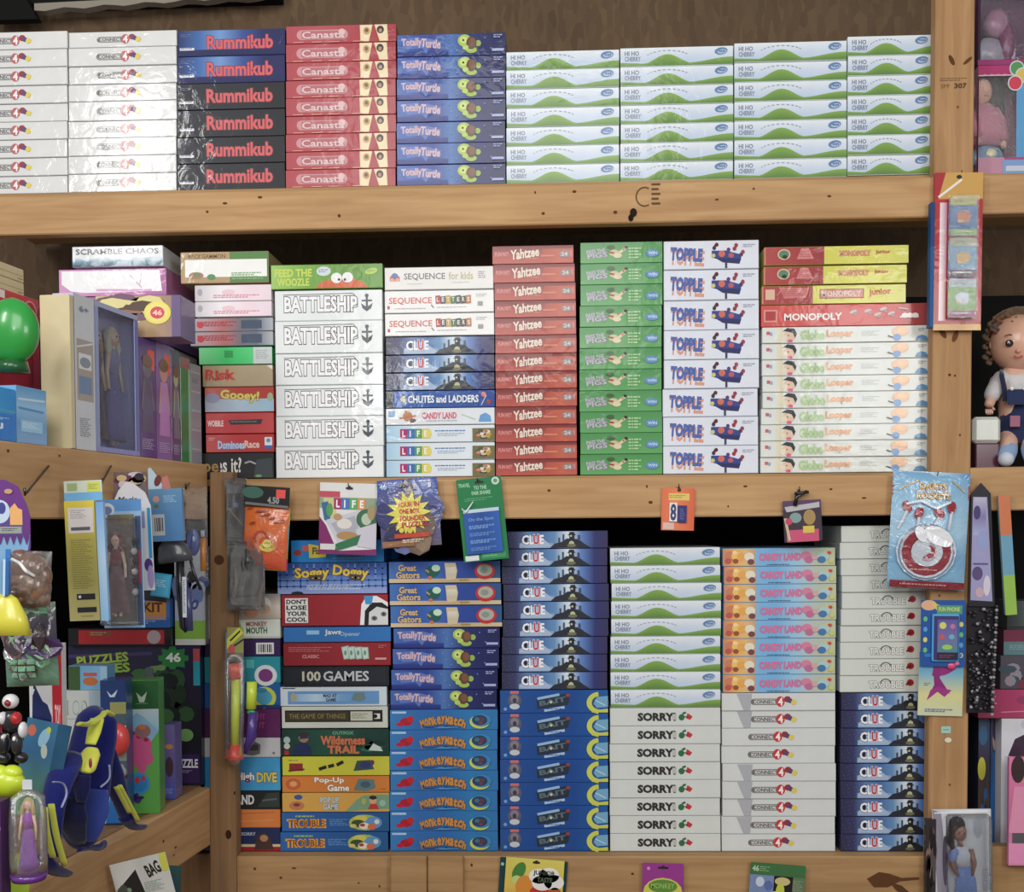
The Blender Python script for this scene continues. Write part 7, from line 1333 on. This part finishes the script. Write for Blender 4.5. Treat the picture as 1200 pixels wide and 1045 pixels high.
b = MB(); b.ell(h.p(30, 26, -.012), (7.5*kk, .010, 10*kk), (150, 106, 88), n=14); b.tube([h.p(30, 34, -.010), h.p(31, 42, -.010)], .006, (150, 106, 88), 8); b.tube([h.p(22, 46, -.010), h.p(20, 62, -.012), h.p(26, 76, -.016)], [.007, .006, .004], (150, 106, 88), 8); b.tube([h.p(42, 46, -.010), h.p(46, 62, -.012), h.p(42, 76, -.016)], [.007, .006, .004], (150, 106, 88), 8)
b.ell(h.p(27.5, 25, -.0225), (.0022, .001, .0015), (40, 30, 30), n=6, m=4); b.ell(h.p(33, 25, -.0225), (.0022, .001, .0015), (40, 30, 30), n=6, m=4); b.ell(h.p(30, 31, -.021), (.003, .001, .0012), (150, 60, 70), n=6, m=4); b.build('doll_body', 'plastic', h.root)
b = MB(); b.ell(h.p(27, 19, -.007), (10*kk, .012, 12*kk), (44, 34, 38), n=14); b.tube([h.p(21, 20, -.006), h.p(19, 36, -.006), h.p(23, 46, -.006)], [.010, .011, .004], (44, 34, 38), 8); b.build('doll_hair', 'cloth', h.root)
b = MB(); b.tube([h.p(31, 42, -.01), h.p(32, 52, -.01), h.p(34, 66, -.01)], [.011, .021, .015], (214, 218, 232), 12, .5); b.tube([h.p(34, 66, -.01), h.p(36, 80, -.01), h.p(37, 120, -.01)], [.015, .024, .030], (120, 146, 206), 12, .4); b.ell(h.p(22, 52, -.014), (.012, .006, .018), (130, 150, 206), rot=(0, .5, 0)); b.build('doll_dress', 'cloth', h.root)
h.raw('bubble', 'clear', lambda b: b.box(h.p(14, 121, -.036), (h.p(63, 4)[0], -.004, h.p(63, 4)[2]), (255, 255, 255), .006))
h = Hang('dark_pack', 'narrow dark toy pack left of the white doll pack', 'toy pack', 1083, 958, 1095, 1070, -.012, 0)
h.slab('card', 0, 0, 12, 112, (50, 44, 46), .012, lambda b: b.blob(6, 50, 8, [(90, 80, 80), (30, 28, 30), (130, 110, 100), (20, 20, 22)], 18, rv=54, seed=4), 'wrap')
# ------------------------------------------------------------------ light
W_ = bpy.data.worlds.new('world'); bpy.context.scene.world = W_; W_.use_nodes = True
W_.node_tree.nodes['Background'].inputs[0].default_value = (.9, .95, 1, 1); W_.node_tree.nodes['Background'].inputs[1].default_value = .34
def area(n, loc, target, size, power, col=(1, 1, 1), sy=None):
    l = bpy.data.lights.new(n, 'AREA'); l.size = size; l.energy = power; l.color = col
    if sy: l.shape = 'RECTANGLE'; l.size_y = sy
    o = bpy.data.objects.new(n, l); C.objects.link(o); o.location = loc
    o.rotation_euler = (Vector(target)-Vector(loc)).to_track_quat('-Z', 'Y').to_euler(); return o
area('ceiling_lamp', (-2.1, -2.7, 3.15), (-.4, 0, 1.8), .35, 33, (1, .98, .95), .9)
area('ceiling_lamp', (-.3, -3.5, 3.1), (0, 0, 1.0), 1.7, 57, (1, .98, .95))
area('side_rack_fill', (1.9, -3.4, 2.3), (-.7, 0, 1.0), 1.0, 34, (1, .99, .97))  # unseen fill light, added to brighten the side rack
area('window_light', (-.85, -2.75, 2.12), (-.2, 0, 1.4), .22, 4, (1, 1, 1))
sc = bpy.context.scene
sc.view_settings.view_transform = 'Standard'; sc.view_settings.look = 'None'; sc.view_settings.exposure = -.13
